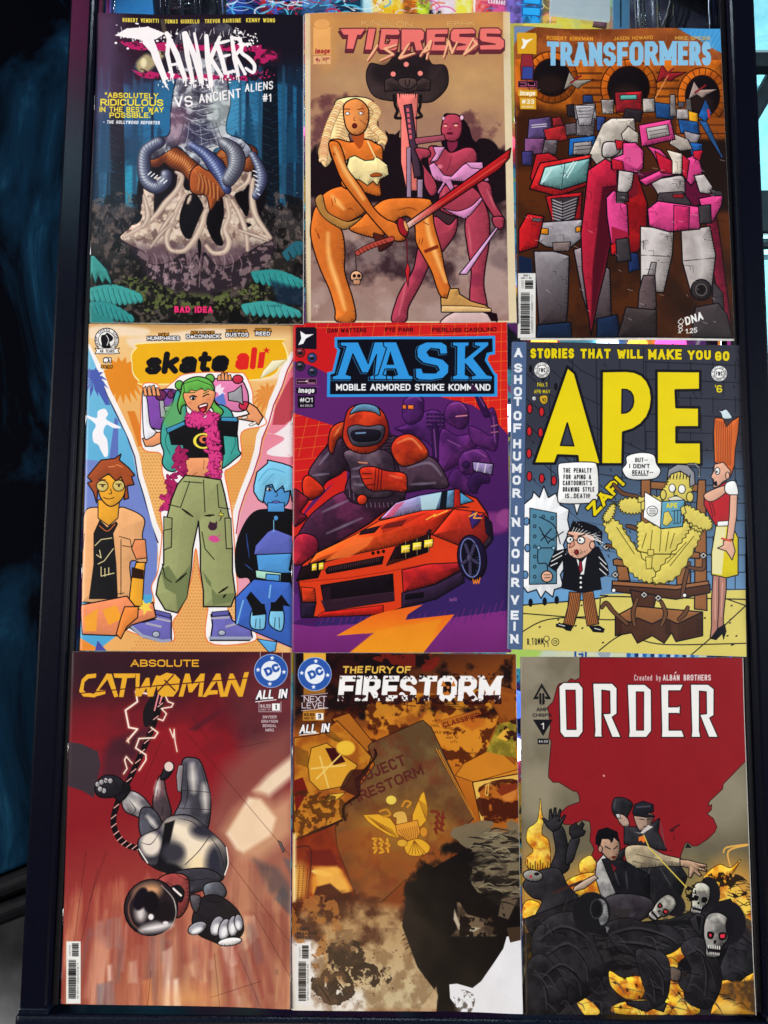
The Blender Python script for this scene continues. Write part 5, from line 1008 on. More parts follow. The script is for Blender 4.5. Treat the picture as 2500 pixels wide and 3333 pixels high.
    for k in range(6): c.l([(450+k*12,1722),(412+k*12,1935)], 4, K); c.l([(540+k*10,1722),(568+k*13,1935)], 4, K)
    c.p('350,1930 400,1925 470,1945 450,1980 420,1975 400,1960 350,1950;570,1945 640,1940 680,1965 670,1990 600,1985', K); c.l('370,1935 410,1945;610,1960 650,1970',5,W)
    c.e(290,1612,38,38,sk,o=7,oc=K); c.l('270,1600 310,1600;275,1620 312,1618',4,K)
    c.p('485,1480 520,1520 560,1470 540,1600 515,1600', W, o=3, oc=K); c.p('508,1510 524,1508 530,1570 516,1590 504,1565', '8c2030', o=4, oc=K)
    for k in range(3): c.e(518,1620+k*32,8,8,W)
    c.p('430,1350 440,1300 500,1280 600,1300 610,1380 590,1440 520,1490 460,1480 430,1440', sk, o=7, oc=K, s_=1); c.e(596,1400,18,26,sk,o=6,oc=K)
    c.p('435,1310 470,1240 530,1240 620,1270 665,1310 660,1400 640,1400 600,1340 540,1320 480,1310', K, s_=0)
    for k in range(11): c.l([(460+k*14,1310+k*5),(490+k*18,1245+k*14)], 4, W); c.l([(590+k*2,1330),(640+k*3,1300+k*12)], 4, 'c8c8c8') if k % 2 else None
    for k in range(12): c.p([(450+k*16,1270+k*4),(470+k*19,1225+k*9),(470+k*16,1280+k*4)], K)
    c.e(445,1365,24,24,W,o=7,oc=K); c.e(520,1368,26,24,W,o=7,oc=K); c.l('470,1365 494,1368',6,K); c.e(448,1362,6,8,K); c.e(512,1366,6,8,K); c.l('425,1325 470,1340;500,1340 545,1328',8,K); c.p('455,1380 470,1375 475,1400 440,1420','d89078',o=4,oc=K,s_=1); c.e(490,1448,14,17,'8c1c20',o=5,oc=K)
    for k in range(40): c.l([(450+R.rand()*110,1430+R.rand()*50)]*2, 5, '4a3028')
    # tall woman
    c.p('1415,640 1420,545 1440,540 1480,545 1500,600 1540,560 1590,530 1580,640 1560,760 1555,860 1530,940 1440,850 1420,840', 'd8662a', o=7, oc=K, s_=0)
    for k in range(9): c.l([(1430+k*13,570+abs(4-k)*-3),(1435+k*12,720),(1440+k*11,860)], 4, '6e2c14')
    c.p('1420,855 1480,840 1530,900 1520,950 1480,970 1440,1010 1410,1010 1415,960 1395,940 1415,900', sk, o=6, oc=K, s_=0); c.e(1440,900,16,24,W,o=5,oc=K); c.e(1436,905,6,8,K); c.p('1412,975 1435,965 1440,1000 1420,1000',K); c.e(1508,930,14,24,sk,o=5,oc=K)
    c.p('1350,1060 1400,1030 1500,970 1570,1040 1540,1230 1430,1270 1400,1220 1350,1130', 'b8242c', o=7, oc=K, s_=0); c.p('1350,1060 1420,1020 1490,1000 1500,1040 1420,1100 1370,1100', sk, o=6, oc=K, s_=1); c.p('1500,980 1560,970 1580,1060 1520,1060 1490,1030', W, o=6, oc=K, s_=1); c.l('1385,1110 1410,1210;1400,1105 1425,1200',4,K)
    c.p('1430,1270 1540,1270 1580,1350 1580,1600 1500,1620 1400,1600 1400,1450', 'dcc818', o=7, oc=K, s_=0); c.p('1432,1275 1500,1275 1470,1600 1405,1590 1405,1450','e4dca0'); c.p('1440,1240 1520,1235 1530,1268 1440,1272',W,o=4,oc=K)
    c.p('1525,1060 1575,1060 1570,1200 1545,1370 1500,1370 1520,1200', sk, o=6, oc=K, s_=0); c.p('1480,1370 1540,1360 1560,1440 1540,1500 1500,1440 1440,1420 1480,1400', sk, o=6, oc=K, s_=0); c.l('1470,1355 1530,1370',14,'c8502c')
    c.p('1410,1600 1500,1620 1500,1700 1480,1880 1480,1960 1440,2010 1390,2030 1400,1940 1400,1780', 'b07a6a', o=7, oc=K, s_=0); c.l('1450,1620 1450,1780 1440,1960',6,K); c.p('1390,2030 1440,1960 1490,1930 1500,1980 1480,2040 1470,2000 1430,2040', K); c.l('1425,1640 1425,1900;1475,1650 1465,1880',6,'d8a898',f=5)
    c.p('1445,490 1470,495 1500,485 1535,530 1530,545 1480,545 1465,510', 'cfe0e6', o=4, oc=K, s_=1)
    # roundels and numerals
    for x, y in ((258,218),(1452,242)):
        c.e(x,y,54,54,W,o=3,oc=K); c.e(x,y,34,34,W,o=4,oc=K); c.t('FWC', x-23, y-14, 46, 28, K, wt=.16)
        for k, ch in enumerate('FLOATING~WORLD~COMICS~'):
            t = np.radians(-170+k*16.4); c.t(ch, x+np.cos(t)*44-4, y+np.sin(t)*44-6, 9, 12, K, wt=.14, sq=0)
    c.t('No.1', 226, 300, 66, 30, Y, wt=.15, sq=0); c.t('APR-MAY', 204, 350, 108, 26, Y, wt=.14, sq=0); c.t('6', 1434, 320, 38, 50, Y, wt=.2, sq=0); c.t('$', 1422, 316, 11, 20, Y, wt=.14, sq=0)
    c.e(204,410,14,14,W,o=3,oc=K); c.t('LN',196,404,16,12,K,wt=.12,sq=0); c.p('245,395 290,390 295,430 270,450 245,430', 'c8a028', o=4, oc=K, s_=1); c.t('10', 256, 408, 28, 22, K, wt=.14, sq=0)
    # signature
    c.t('R.TOMM', 156, 2030, 110, 44, K, wt=.11, sq=0, jit=.1, rot=-3); c.e(288,2030,18,18,'d8c868',o=4,oc=K); c.l('275,2060 272,2085;295,2055 298,2085;280,2050 300,2060',4,K); c.e(346,2052,24,24,'d8c868',o=4,oc=K); c.t('0!', 334, 2040, 24, 22, K, wt=.14, sq=0)
    # blue-grey side band
    c.p('50,20 155,24 125,2106 18,2100', '4e6488'); c.l('155,24 125,2106', 3, '222a3c')
    Wt = 'e6eaee'; S = 'A SHOT OF HUMOR IN YOUR VEIN'
    ys = [68,0,172,250,332,398,0,495,578,0,685,768,850,930,1018,0,1135,1214,0,1345,1425,1530,1620,0,1738,1840,1915,2000]
    for ch, y in zip(S, ys):
        if ch != ' ': 
            x = 100-(y/2100)*30; w = 14 if ch == 'I' else 54
            if ch == 'M': w = 62
            c.t(ch, x-w/2, y, w, 62, Wt, wt=.26, rot=1)
    c.grain(.015, 8)
    return c
def art7():
    c = Cover([90,38,1376,38,1372,2118,30,2092], '6e1a22'); c.form = 0.45
    c.p('0,0 1450,0 1450,1300 0,1300', ('4a1620','8a1a24',500,60,600,500)); c.p('0,900 1450,900 1450,2200 0,2200', ('861c24','b06a4e',500,950,800,2000), f=120)
    c.p('900,30 1450,30 1450,700 1100,620', ('6a2a2e','5a3c40',1000,60,1300,600), f=120, a=.7)
    c.p('80,565 150,575 250,620 265,700 225,890 160,850 70,820', '3c3038', s_=0, f=6); c.p('280,650 330,550 520,480 600,330 560,520 420,760 380,790 260,790', '43202c', f=60, a=.8); c.p('90,40 1100,40 1000,160 700,300 90,300','2a1620',f=180,a=.8)
    c.blot('90,40 1380,40 1380,600 90,600', '2c1620', .5, 200, .4, .5, f=60, seed=4); c.p('780,490 960,370 1000,380 820,500','5a1a26',f=20)
    # facades falling away below: streaks of light
    c.p('880,1000 1000,700 1180,560 1390,480 1390,2130 500,2130 560,1700 900,1500', ('8a4c44','c08a66',1000,900,1300,1900), f=120, a=.85)
    for q, col, f, a in (('1390,640 1390,760 1250,880 1160,850 1240,760','f8e2c0',40,.9),('1130,890 1200,900 1290,1010 1260,1110 1100,1210 1060,1190 1000,1100','fff4e2',26,1),('1180,850 1280,930 1390,860 1390,1100 1200,1250 1080,1250 980,1080 1050,960','e8b888',80,.6),
        ('1100,1580 1160,1580 1190,1700 1110,1780 1060,1780','f6d8b0',20,.85),('970,1740 1040,1720 1070,1860 1030,1880 990,1840','f4dcc0',14,.85),('780,1860 840,1820 890,1960 860,1980 800,1930','f8d8a0',16,.8),('1200,1560 1330,1560 1390,1700 1390,1950 1240,1760','8a4a38',40,.6),('1280,1480 1330,1400 1390,1500 1390,1600','4a4a50',16,.8),('1160,1250 1300,1300 1390,1420 1390,1500 1250,1440','54484a',40,.7),('1330,1240 1390,1260 1390,1380','5a5458',20,.7)): c.p(q, col, f=f, a=a)
    R = np.random.RandomState(3)
    for k in range(60):
        x0 = 60+R.rand()*1100; y0 = 1500+R.rand()*300; dx = (x0-600)*.28; w = 14+R.rand()*50; L = 150+R.rand()*450
        c.l([(x0,y0),(x0+dx*L/500,y0+L)], w, ['d89078','b05a48','e8b8a0','8c3a34','c87858','a04038','6e6a70'][k % 7], a=.38, f=24)
    for x, y, h, w, col in ((322,1870,90,26,'fff0e8'),(660,1790,330,60,'f6dcc4'),(690,1960,150,80,'fbe2cc'),(300,1980,240,110,'7c7680'),(540,1960,160,60,'e89a60'),(455,1850,120,50,'cf9a86'),(350,1600,170,90,'9c6a66')): c.p([(x-w*.5,y),(x+w*.4,y-h*.1),(x+w*.55,y+h),(x-w*.55,y+h)], col, f=18, a=.85)
    c.p('240,1620 330,1600 310,1760 200,1700','8a5a5e',f=50,a=.5)
    c.blot('60,1450 1380,1300 1380,2120 60,2120', 'dd9a70', .6, (30,300), .4, .45, f=100, seed=8); c.blot('60,1550 1380,1500 1380,2120 60,2120', '7c2c2c', .6, (26,340), .35, .4, f=100, seed=9)
    for q in ('80,2000 180,1200','250,1300 150,1750','300,1200 200,1500','620,560 520,800','760,500 1390,1250','800,420 900,560','930,1800 960,2110','1070,1800 1200,2110','1160,1560 1390,1960','1000,1240 1390,1760','560,1900 540,2100','900,2060 1200,1960','1060,600 1250,560'): c.l(q, 3, '3a1418', a=.6)
    c.p('1300,1140 1320,1150 1340,1200 1330,1210','6a5a58',o=3); c.e(800,2060,160,60,'f4a860',f=120,a=.5)  # orange ellipse: a warm lamp's reflection painted onto the cover
    # rope with sparks
    def bolt(P, w=8): c.l(P, w+14, 'e88a5c', a=.35, f=14); c.l(P, w, 'f8e8da')
    rp = '640,250 620,330 560,500 500,640 440,770 380,880 340,1020 370,1120 430,1170 500,1185'
    c.p('520,470 515,380 560,300 630,245 655,270 620,350 560,460', '1a1418', s_=1)
    c.l(rp, 34, '120e12', s_=1)
    S = smooth(pts(rp), False, 7)
    for k in range(2, len(S)-1, 3): c.l([S[k]+[-14,10],S[k]+[14,-12]], 6, 'e8a8a0')
    bolt('570,290 470,270 480,330 410,380 430,480 480,490 420,560',10); bolt('640,290 660,330 690,340 680,360 620,370 650,400 630,440 600,430',7); bolt('560,480 600,510 580,540 490,545 470,600 530,640 530,670 490,730',8); bolt('430,570 425,545',5); bolt('450,690 415,650 405,670 420,720 400,750',7); bolt('670,490 690,540 695,490 700,560 712,620',6)
    c.l('610,260 580,380;635,270 610,340', 9, 'e88a90')
    # tumbling acrobat in a grey suit: a plain figure, bare round helmet
    gy, dk, wt_ = '5c5a62', '17151a', 'd8d2ce'
    def g(P, col=gy, hi=None, w=30, s=1, o=7, nz='2a2830', na=.6):
        c.p(P, col, o=o, s_=s, oc='100c10', nz=(nz,na,70))
        if hi:
            for q in hi.split(';'): c.l(q, w, 'efe6dc', s_=1, f=w*.9, a=.85, tp=.5)
    g('600,780 630,760 650,860 680,980 650,1040 600,1040 570,930 580,860', '7c5c60', '600,800 590,870'); g('635,720 650,685 690,690 688,730 650,780 615,780', dk); c.e(664,708,26,28,'e6cfc4')
    g('745,670 800,655 850,680 890,800 910,920 895,1060 860,1080 700,1040 690,1000 735,900 735,780', '5a5862', '800,700 810,850;870,820 880,960', 44); c.p('708,760 720,700 750,700 735,860 715,850','8c8488',o=4); c.l('735,845 905,858;720,950 905,960', 3, '222')
    g('390,900 440,850 520,890 600,1000 620,1060 520,1080 490,1010 410,970', 'a8a2a2', '430,900 500,960', 50); g('500,960 580,960 640,1080 600,1150 500,1110', '50505a', '540,1000 590,1060')
    g('330,860 400,800 440,840 385,910', dk); g('232,830 270,770 340,760 400,800 380,870 310,890 250,880', dk)
    for x, y in ((248,812),(270,800),(296,790),(322,792),(285,850),(262,840)): c.e(x,y,15,17,'a8a2a4',o=4)
    g('650,1010 720,990 800,1000 900,1080 990,1170 1005,1260 990,1330 960,1380 800,1420 680,1340 580,1300 500,1230 490,1130 600,1070', '54525a', None, na=.7)
    c.mask('650,1010 720,990 800,1000 900,1080 990,1170 1005,1260 990,1330 960,1380 800,1420 680,1340 580,1300 500,1230 490,1130 600,1070',1)
    c.e(830,1180,130,130,'f0dcbe',f=120); c.e(740,1090,110,60,'f4e2c6',f=70,rot=30); c.e(830,1310,60,90,'f4dcae',f=60); c.e(560,1160,60,70,'e6d8c8',f=30); c.e(930,1280,50,110,'2c2c38',f=50); c.p('640,1040 700,1020 660,1200 640,1340 580,1330 620,1180','141217',f=8); c.e(690,1210,70,60,'37353e',f=40); c.e(640,1330,110,60,dk,f=20); c.l('905,1110 840,1200 760,1280',4,'1c1a20',s_=1); c.e(880,1080,90,50,'302e3a',f=50)
    c.mask(None)
    c.l('1000,1180 1010,1270 990,1340;490,1190 540,1270', 7, 'f2e8de', s_=1); g('680,1330 780,1400 790,1450 950,1390 960,1340 860,1300','3a3842',None)
    g('600,1370 680,1330 770,1350 785,1440 770,1530 720,1590 650,1560 600,1480', 'a04a44', None, nz='7a2c30'); c.p('670,1420 720,1400 755,1440 735,1500 700,1470', dk, o=4, s_=1); c.l('690,1420 735,1460', 12, 'f2e8e0')
    c.e(560,1530,155,165,'241c20',o=8,rot=20)
    c.e(540,1440,80,46,'e8a878',f=50,a=.9,rot=-15); c.e(500,1560,30,50,'d8ccc8',f=40); c.l('480,1420 430,1520 450,1620 520,1680', 8, '8a5a48', s_=1, f=8, tp=.6); c.l('620,1400 690,1480 705,1570 680,1640', 7, 'c8bcb4', s_=1, f=5, tp=.6); c.e(590,1645,96,24,'ece4e2',f=40,rot=-10); c.e(640,1560,60,60,'1a1418',f=20); c.e(500,1480,40,70,'15101a',f=14,rot=20); c.e(560,1500,46,66,'120e14',f=14); c.e(560,1585,16,18,'f4ecec',f=8); c.e(645,1620,16,10,'f0e4e4',f=8)
    g('870,1400 960,1380 1000,1450 940,1500 880,1470','6c7078'); g('800,1600 850,1480 950,1460 1060,1540 1100,1640 1080,1700 1000,1750 900,1720 830,1680', dk, None, na=.3); g('790,1460 850,1470 830,1560 800,1530','6a6468')
    for x, y, rx, ry, ro in ((945,1640,38,62,20),(990,1660,36,66,14),(1040,1640,32,62,4),(1072,1620,26,50,-6),(830,1650,58,34,-24)): c.e(x,y,rx,ry,'8c8a92',o=6,rot=ro); c.e(x-4,y+14,rx*.6,ry*.5,'f2eeee',f=20,rot=ro)
    c.e(1020,1730,70,24,'f0eae6',o=5,rot=-8)
    for q in ('760,690 775,860 750,960','850,700 880,820','610,1090 560,1160 500,1150','430,900 470,960 440,990','530,1010 560,1060 600,1080','900,1110 960,1200 985,1290','700,1330 780,1370 900,1360','650,1380 720,1420','880,1480 930,1500 1000,1490','820,1560 880,1600','350,800 370,850','280,780 310,800','720,1010 800,1030 860,1090','600,840 590,900','620,1000 630,940'): c.l(q, 4, '0e0c10', s_=1, tp=.6)
    # lettering
    c.form = 0
    y = 'e6a92c'
    c.t('ABSOLUTE', 440, 84, 400, 42, y, wt=.2)
    def L(*P):
        for q in P: c.p(q, y)
    L('240,165 185,170 155,200 140,270 165,300 235,305 232,285 180,275 165,262 172,215 195,195 238,190'); L('300,165 330,168 368,300 345,305 305,200 255,262 295,262 292,285 235,300 215,305')
    L('340,165 470,165 465,190 420,192 398,303 372,303 390,192 345,190'); L('470,165 495,165 490,260 530,190 550,190 555,255 590,175 612,180 570,300 540,300 532,250 500,300 468,300'); L('650,160 700,170 730,200 720,260 690,300 620,300 600,280 590,220 610,180'); 
    L('720,300 760,165 785,165 800,230 850,165 875,165 860,300 835,300 845,215 800,275 780,275 770,215 748,300'); L('940,165 965,165 990,300 965,302 945,210 905,262 950,262 950,285 895,290 880,302 860,302')
    L('980,300 1020,165 1040,165 1080,250 1105,158 1132,156 1095,300 1070,300 1030,220 1006,300')
    for q in ('135,282 560,240 1135,190',): c.l(q, 6, '48161f')
    c.l('640,205 700,265;600,270 690,175', 8, '48161f')
    c.l('1198,20 1198,120;1325,20 1325,120;1190,330 1190,388 1318,388 1318,330', 3, 'cfcad2'); c.dc(1260,150,97)
    c.t('ALL IN', 1166, 262, 186, 62, '1a1220', wt=.3, rot=-3, sl=.2, sp=.03); c.t('ALL IN', 1168, 264, 180, 54, 'f4f2f2', wt=.2, rot=-3, sl=.2, sp=.05); c.l('1170,330 1290,318',5,'f4f2f2')
    c.t('$4.99', 1198, 344, 60, 18, 'e8e4e4', wt=.15, sq=0); c.l('1198,364 1260,364',2,'e8e4e4'); c.t('AGES 15+', 1198, 370, 60, 11, 'e8e4e4', wt=.14, sq=0); c.p('1266,340 1312,340 1312,382 1266,382','f0f0ee'); c.t('1',1284,346,10,28,'222',wt=.24)
    for k, s in enumerate(('SNYDER','GRAYSON','BENGAL','NIRO')): w = (82,96,80,48)[k]; c.t(s, 1252-w/2, 410+k*25.5, w, 17, 'd8d2d4', wt=.17, sq=0)
    c.barcode(66, 1728, 84, 362, ('00111','61941 39423 7'), seed=7)
    c.t('B.', 1286, 1890, 26, 30, '7c5a4a', wt=.12, sq=0)
    c.grain(.018, 6)
    return c
def art8():
    c = Cover([45,45,1342,52,1380,2142,30,2132], '7a3410')
    c.p('0,0 1450,0 1450,1200 0,1200', ('2a0e10','b8621c',600,40,800,560)); c.p('0,500 1450,500 1450,1300 0,1300', ('c0701c','7c2c10',800,560,500,1200), f=60)
    c.blot('40,40 1350,40 1350,420 40,420', '120a0e', .42, 90, .92, .2, f=80, seed=3, s_=0); c.blot('480,50 870,50 850,150 700,130 560,100', '7a1c14', .45, 30, .8, .1, seed=5)
    c.blot('520,320 1340,300 1360,900 1000,760 900,560 540,500', 'd08424', .42, 80, .9, .2, f=30, seed=6); c.blot('240,300 1340,300 1350,700 240,600', '3c1008', .6, 40, .8, .1, seed=8)
    c.p('1040,690 1290,560 1370,720 1100,800 990,760','c87a20',o=4,oc='5a2408'); c.p('1110,200 1340,260 1340,700 1180,560 1250,420','a8581c',o=3,oc='3c1408',a=.7); c.p('270,430 370,395 520,580 460,640','a8601c',o=4,oc='2c0c06')
    K = '2a1008'
    c.t('INF', 775, 300, 44, 24, K, wt=.12, sq=0, a=.7); c.t('MATION', 840, 304, 90, 20, K, wt=.12, sq=0, a=.6); c.t('OBSY', 795, 340, 60, 18, K, wt=.14, sq=0); c.t('XX', 800, 360, 50, 16, K, wt=.16, sq=0)
    for k in range(3): c.l([(640+k*40,340+k*6),(660+k*50,344+k*6)], 5, K, a=.8); c.l([(940,345+k*14),(1010+k*20,345+k*14)], 4, K, a=.7)
    c.p('905,440 1130,372 1145,400 920,484','c07820',o=4,oc='7a2010',a=.6); c.t('CLASSIFIED', 915, 452, 222, 30, '5e1810', wt=.18, rot=-16)
    for s, x, y, w in (('TRAL',846,462,54),('BODS AND',930,476,88),('HOLD IN HAND',862,500,130),('ANY. H',935,532,70),('UTI.',962,556,40),('R USED FOR IN',995,622,150),('A SEC',670,458,46)): c.t(s, x, y, w, 14, '4a1c0c', wt=.16, sq=0, rot=2, a=.85)
    # folder
    fd = '480,590 500,570 800,437 850,480 1100,1010 1000,1100 960,1260 700,1370 560,1500 420,1490 300,1180 290,1060 340,1000 350,900 450,800 520,700'
    c.p(fd, ('6c5936','84451f',650,500,600,1350), o=5, oc='2a120a', nz=('4a2c1c',.5,70)); c.p('300,1000 700,950 980,1050 800,1350 500,1450 330,1200', '9a5a20', f=120, a=.5); c.e(700,1060,260,140,'a8802c',f=160,a=.5)
    c.mask(fd); c.blot('290,400 1100,400 1100,1500 290,1500', '6c2014', .72, 50, .35, .3, seed=11); c.blot('290,1100 1000,1100 900,1500 290,1500', '9a4818', .6, 60, .4, .4, seed=12); c.mask(None)
    for k in range(4): c.l([(870+k*8,600+k*4),(1090+k*6,1000+k*6)], 4, ('5a2c10','d89030')[k % 2])
    c.t('PROJECT', 350, 770, 360, 66, '54201c', wt=.2, rot=-22, sp=.1, a=.9); c.t('FIRESTORM', 355, 880, 470, 62, '54201c', wt=.2, rot=-23, sp=.1, a=.9)
    # gilt eagle seal
    e1, e2 = 'e0a428', '7c4410'
    c.e(616,904,30,26,'e8cc50',f=4)
    c.p('450,990 540,985 610,1010 660,1080 660,1130 600,1110 520,1060 480,1030', e1, o=4, oc=e2, s_=0); c.p('740,990 760,940 790,870 808,852 830,950 825,1020 790,1060 740,1060', e1, o=4, oc=e2, s_=0)
    for k in range(9): c.l([(480+k*17,1000+k*9),(560+k*12,1070+k*7)], 3, e2); c.l([(770+k*5,900+k*12),(826,940+k*11)], 3, e2)
    c.p('640,975 690,970 710,1010 705,1050 650,1050 645,1010 625,1000', 'd8a84c', o=4, oc=e2, s_=1); c.p('640,1050 770,1020 785,1090 760,1150 700,1135 650,1100', 'd89030', o=4, oc=e2, s_=0)
    for k in range(9): c.l([(662+k*13,1078-k*3),(690+k*10,1140-abs(k-5)*3)], 3, e2)
    c.p('700,1150 780,1130 840,1170 830,1210 780,1230 720,1225 695,1190', e1, o=4, oc=e2, s_=1); 
    for k in range(6): c.l([(750,1140),(715+k*22,1222)], 3, e2)
    c.e(680,1155,30,22,'d8a030',o=3,oc=e2); c.e(806,1090,22,30,'d08828',o=3,oc=e2)
    for k in range(14): c.e(520+(k*37 % 110),1130+k*6,20,9,'d89428',o=2,oc=e2,rot=k*40); c.e(860+(k*29 % 60),970+k*9,18,7,'7c2c1c',o=2,oc='5a1810',rot=k*47)
    c.l('550,970 590,960 610,990 570,1000;680,940 700,910 730,920 710,945', 12, 'c88424', s_=1)
    # charred scraps on the left: plain coloured costume scrap without a face
    c.p('50,540 200,520 300,440 420,560 500,650 470,740 400,780 430,880 340,940 330,1020 200,1070 45,1140', 'c07a20', o=5, oc=K, nz=('7c2c10',.5,50))
    for k in range(9): c.l([(55+k*9,590+k*4),(66+k*9,690+k*3)], 9, '6e4414', a=.6); c.l([(190+k*12,500+k*7),(270+k*12,500+k*10)], 5, '54300c', a=.7)
    c.p('150,600 240,570 330,640 420,700 350,820 200,850 140,790 130,700','d89a2c',f=5,o=4,oc=K); c.p('230,600 300,600 350,680 280,700','3c0c10'); c.e(350,600,56,44,'e8b838',f=12); c.l('150,720 350,700;180,780 320,640;200,650 250,830',9,'e8c468'); c.p('45,790 100,770 130,850 60,980','6e1410',f=4); c.p('220,920 260,870 350,860 300,900','e0b038',o=3,oc=K)
    c.blot('45,860 330,900 330,1060 45,1130', '3c1c08', .5, 16, .7, .06, seed=14); c.p('320,830 380,730 460,720 520,640 525,610 480,740 440,790 430,880 340,850', '2a0c10', s_=1, f=4, a=.8); c.l('345,1020 340,940 430,870;45,1150 200,1080 330,1020;520,610 525,650 450,740',12,'240c08',s_=1)
    # right: torn print and photo frame, blank of any portrait
    c.p('1170,620 1240,460 1345,440 1345,660 1250,640','a8902c',f=8,nz=('5a5018',.6,30)); c.p('1230,540 1290,480 1320,510 1290,560','e0a838',f=4); c.blot('1240,440 1345,440 1345,560 1260,520','2a0c0c',.4,20,.9)
    c.p('1090,800 1360,750 1365,1000 1140,1030', 'b0601c', o=6, oc=K); c.p('1095,802 1355,755 1357,790 1125,830 1160,1010 1140,1030','e0b050'); c.blot('1130,830 1360,790 1365,1010 1160,1020', '3c1008', .45, 50, .9, .15, seed=4); c.e(1300,860,46,54,'c87830',f=10); c.p('1230,850 1270,810 1350,810 1350,840 1260,880','7c2c14',f=5); c.l('1170,820 1165,870 1180,880 1185,810',6,'e0b050')
    # lower left: fiery scrap
    c.p('45,1140 240,1070 300,1180 400,1460 380,1600 100,1600 45,1500', '8a2c10', f=14, nz=('5a140c',.5,60)); c.p('150,1290 300,1260 390,1420 330,1540 200,1540 150,1440','d88a2c',f=24,nz=('8a2c10',.5,40)); c.e(210,1330,60,16,'f0c868',f=10,rot=12); c.p('120,1200 260,1190 330,1300 140,1280','6a140e',f=16); c.blot('60,1480 400,1480 420,1640 60,1640','3c0c0c',.5,50,.9,.2,seed=2); c.p('170,1300 300,1290 380,1440 320,1500 260,1440 200,1460','eeb04a',f=24,a=.85); c.p('180,1410 260,1390 330,1450 390,1440 350,1520 230,1540 160,1470','3c100c',f=10,a=.9); c.l('160,1545 250,1530 330,1560 400,1500',6,'c8741c',s_=1); c.l('60,1180 150,1200 130,1500 200,1580',7,'3c0e0c',s_=1); c.e(80,1380,50,110,'f0b848',f=60,a=.7); c.p('40,1100 60,1100 60,1500 40,1500','f8e0a0',f=20)
    for k in range(70): c.e(60+(k*23 % 70),1290+(k//3)*14,4,4,K,a=.6)
    # scorched paper towards the bottom
    c.p('30,1560 420,1500 900,1560 900,2140 30,2140', ('b08858','c8b48c',400,1600,500,2100), f=60); c.p('20,1640 120,1620 200,1800 180,2140 20,2140', 'e8e0d8', f=60); c.p('20,1960 460,2020 470,2150 20,2150','e6ded2',f=50)
    c.blot('60,1480 700,1480 720,1760 60,1720', '3c1408', .44, 70, .85, .4, f=60, seed=9); c.blot('40,1500 300,1500 300,2000 40,1700','a8682c',.55,26,.8,.1,seed=3)
    for q, s in (('260,1740 420,1740 480,1880 330,1960 260,1880',2),('400,1880 520,1870 540,1980 400,1960',5),('150,1960 330,1880 400,2030 250,2100',7),('560,1880 620,1880 620,1960 560,1960',8)): c.blot(q, '1c0e0a', .34, 24, .9, .1, f=20, seed=s)
    c.blot('180,1700 880,1700 880,2130 180,2130', '6e4c30', .56, 34, .55, .35, seed=10); c.splat(420,1860,150,130,140,5,'2a160e',6,.8)
    c.l('260,2040 320,1980;200,1990 260,2080;300,1960 340,2010', 8, '1c100c')
    c.p('690,1640 860,1960 880,2000 885,2140 900,2140 900,1640','8a7a64',f=2)
    # dark torn silhouette shape
    c.p('690,1560 720,1400 860,1300 1000,1220 1100,1150 1380,1060 1375,1660 1280,1730 1200,1880 1120,1990 1000,1960 960,2000 980,2140 880,2140 890,2040 770,1880 680,1640', '0e0a0c', f=6); c.blot('760,1230 1000,1150 1150,1080 1300,1200 1300,1500 700,1560', '0e0a0c', .40, 60, .95, .3, f=60, seed=5)
    c.blot('980,1080 1380,1040 1380,1500 1250,1450 1080,1400 1080,1200', '75674f', .36, 60, .95, .1, f=30, seed=5); c.p('1150,1080 1360,1060 1370,1400 1240,1360 1100,1300','7a6c52',f=40,a=.6); c.blot('1100,1150 1380,1150 1380,1560 1100,1400', '1c1614', .55, (60,14), .9, .08, seed=3)
    c.p('1370,1450 1300,1600 1240,1580 1260,1480','5c4c3c',f=8); c.p('1000,1500 1080,1500 1200,1580 1240,1680 1200,1760 1140,1700 1110,1790 1000,1800 940,1720 1000,1660','6e5a44',f=8,nz=('1c1210',.6,30)); c.p('985,1540 1020,1640 1140,1650 1080,1680 1010,1660 980,1600','b8a890',f=8); c.p('1010,1490 1180,1500 1230,1570 1170,1600 1060,1570','0c0808',f=4); c.blot('1040,1500 1260,1500 1260,1800 1040,1800','100a0a',.52,30,.95,.06,seed=7)
    c.p('900,1700 1380,1700 1380,2142 900,2142','0e0a0c',f=10)
    c.p('1290,1700 1372,1690 1385,2145 1020,2145 960,2060 955,1980 1000,1975 1090,2000 1140,1960 1210,1860 1270,1770', 'e6e4e6', f=3); c.blot('990,2010 1100,2040 1080,2140 990,2130','4a4038',.5,20,.8,.1); c.p('1290,1650 1372,1640 1372,1720 1310,1735','3c2c20',f=4); c.p('780,2140 880,1990 890,2060 850,2140','c0a078',f=6,a=.7)
    R = np.random.RandomState(5)
    for k in range(70):
        x, y = 1060+R.rand()*300, 1090+R.rand()*430; q = [(x,y),(x+30+R.rand()*50,y+10-R.rand()*40),(x+80+R.rand()*60,y+30-R.rand()*50)]
        c.l(q, 4+R.rand()*8, ('171311','968a6c','5c5040')[k % 3], s_=1, tp=.7, a=.75)
    for k in range(40): x, y = 700+R.rand()*160, 1400+R.rand()*440; c.l([(x,y),(x-24-R.rand()*30,y+20)], 5, '0e0a0c', tp=.7)
    # lettering
    W = 'f2f0ee'
    c.p('105,45 235,45 235,200 105,200','e0a83c'); c.p('108,180 235,180 225,440 100,440','9a6424',f=3); c.dc(170,168,97)
    c.p('100,290 245,276 245,360 92,384','2a1420',a=.75); c.t('NEXT', 106, 296, 134, 36, 'e0d8e4', wt=.13); c.t('LEVEL', 94, 334, 150, 34, 'e0d8e4', wt=.13); c.l('92,296 245,280;92,382 248,366',3,'e0d8e4')
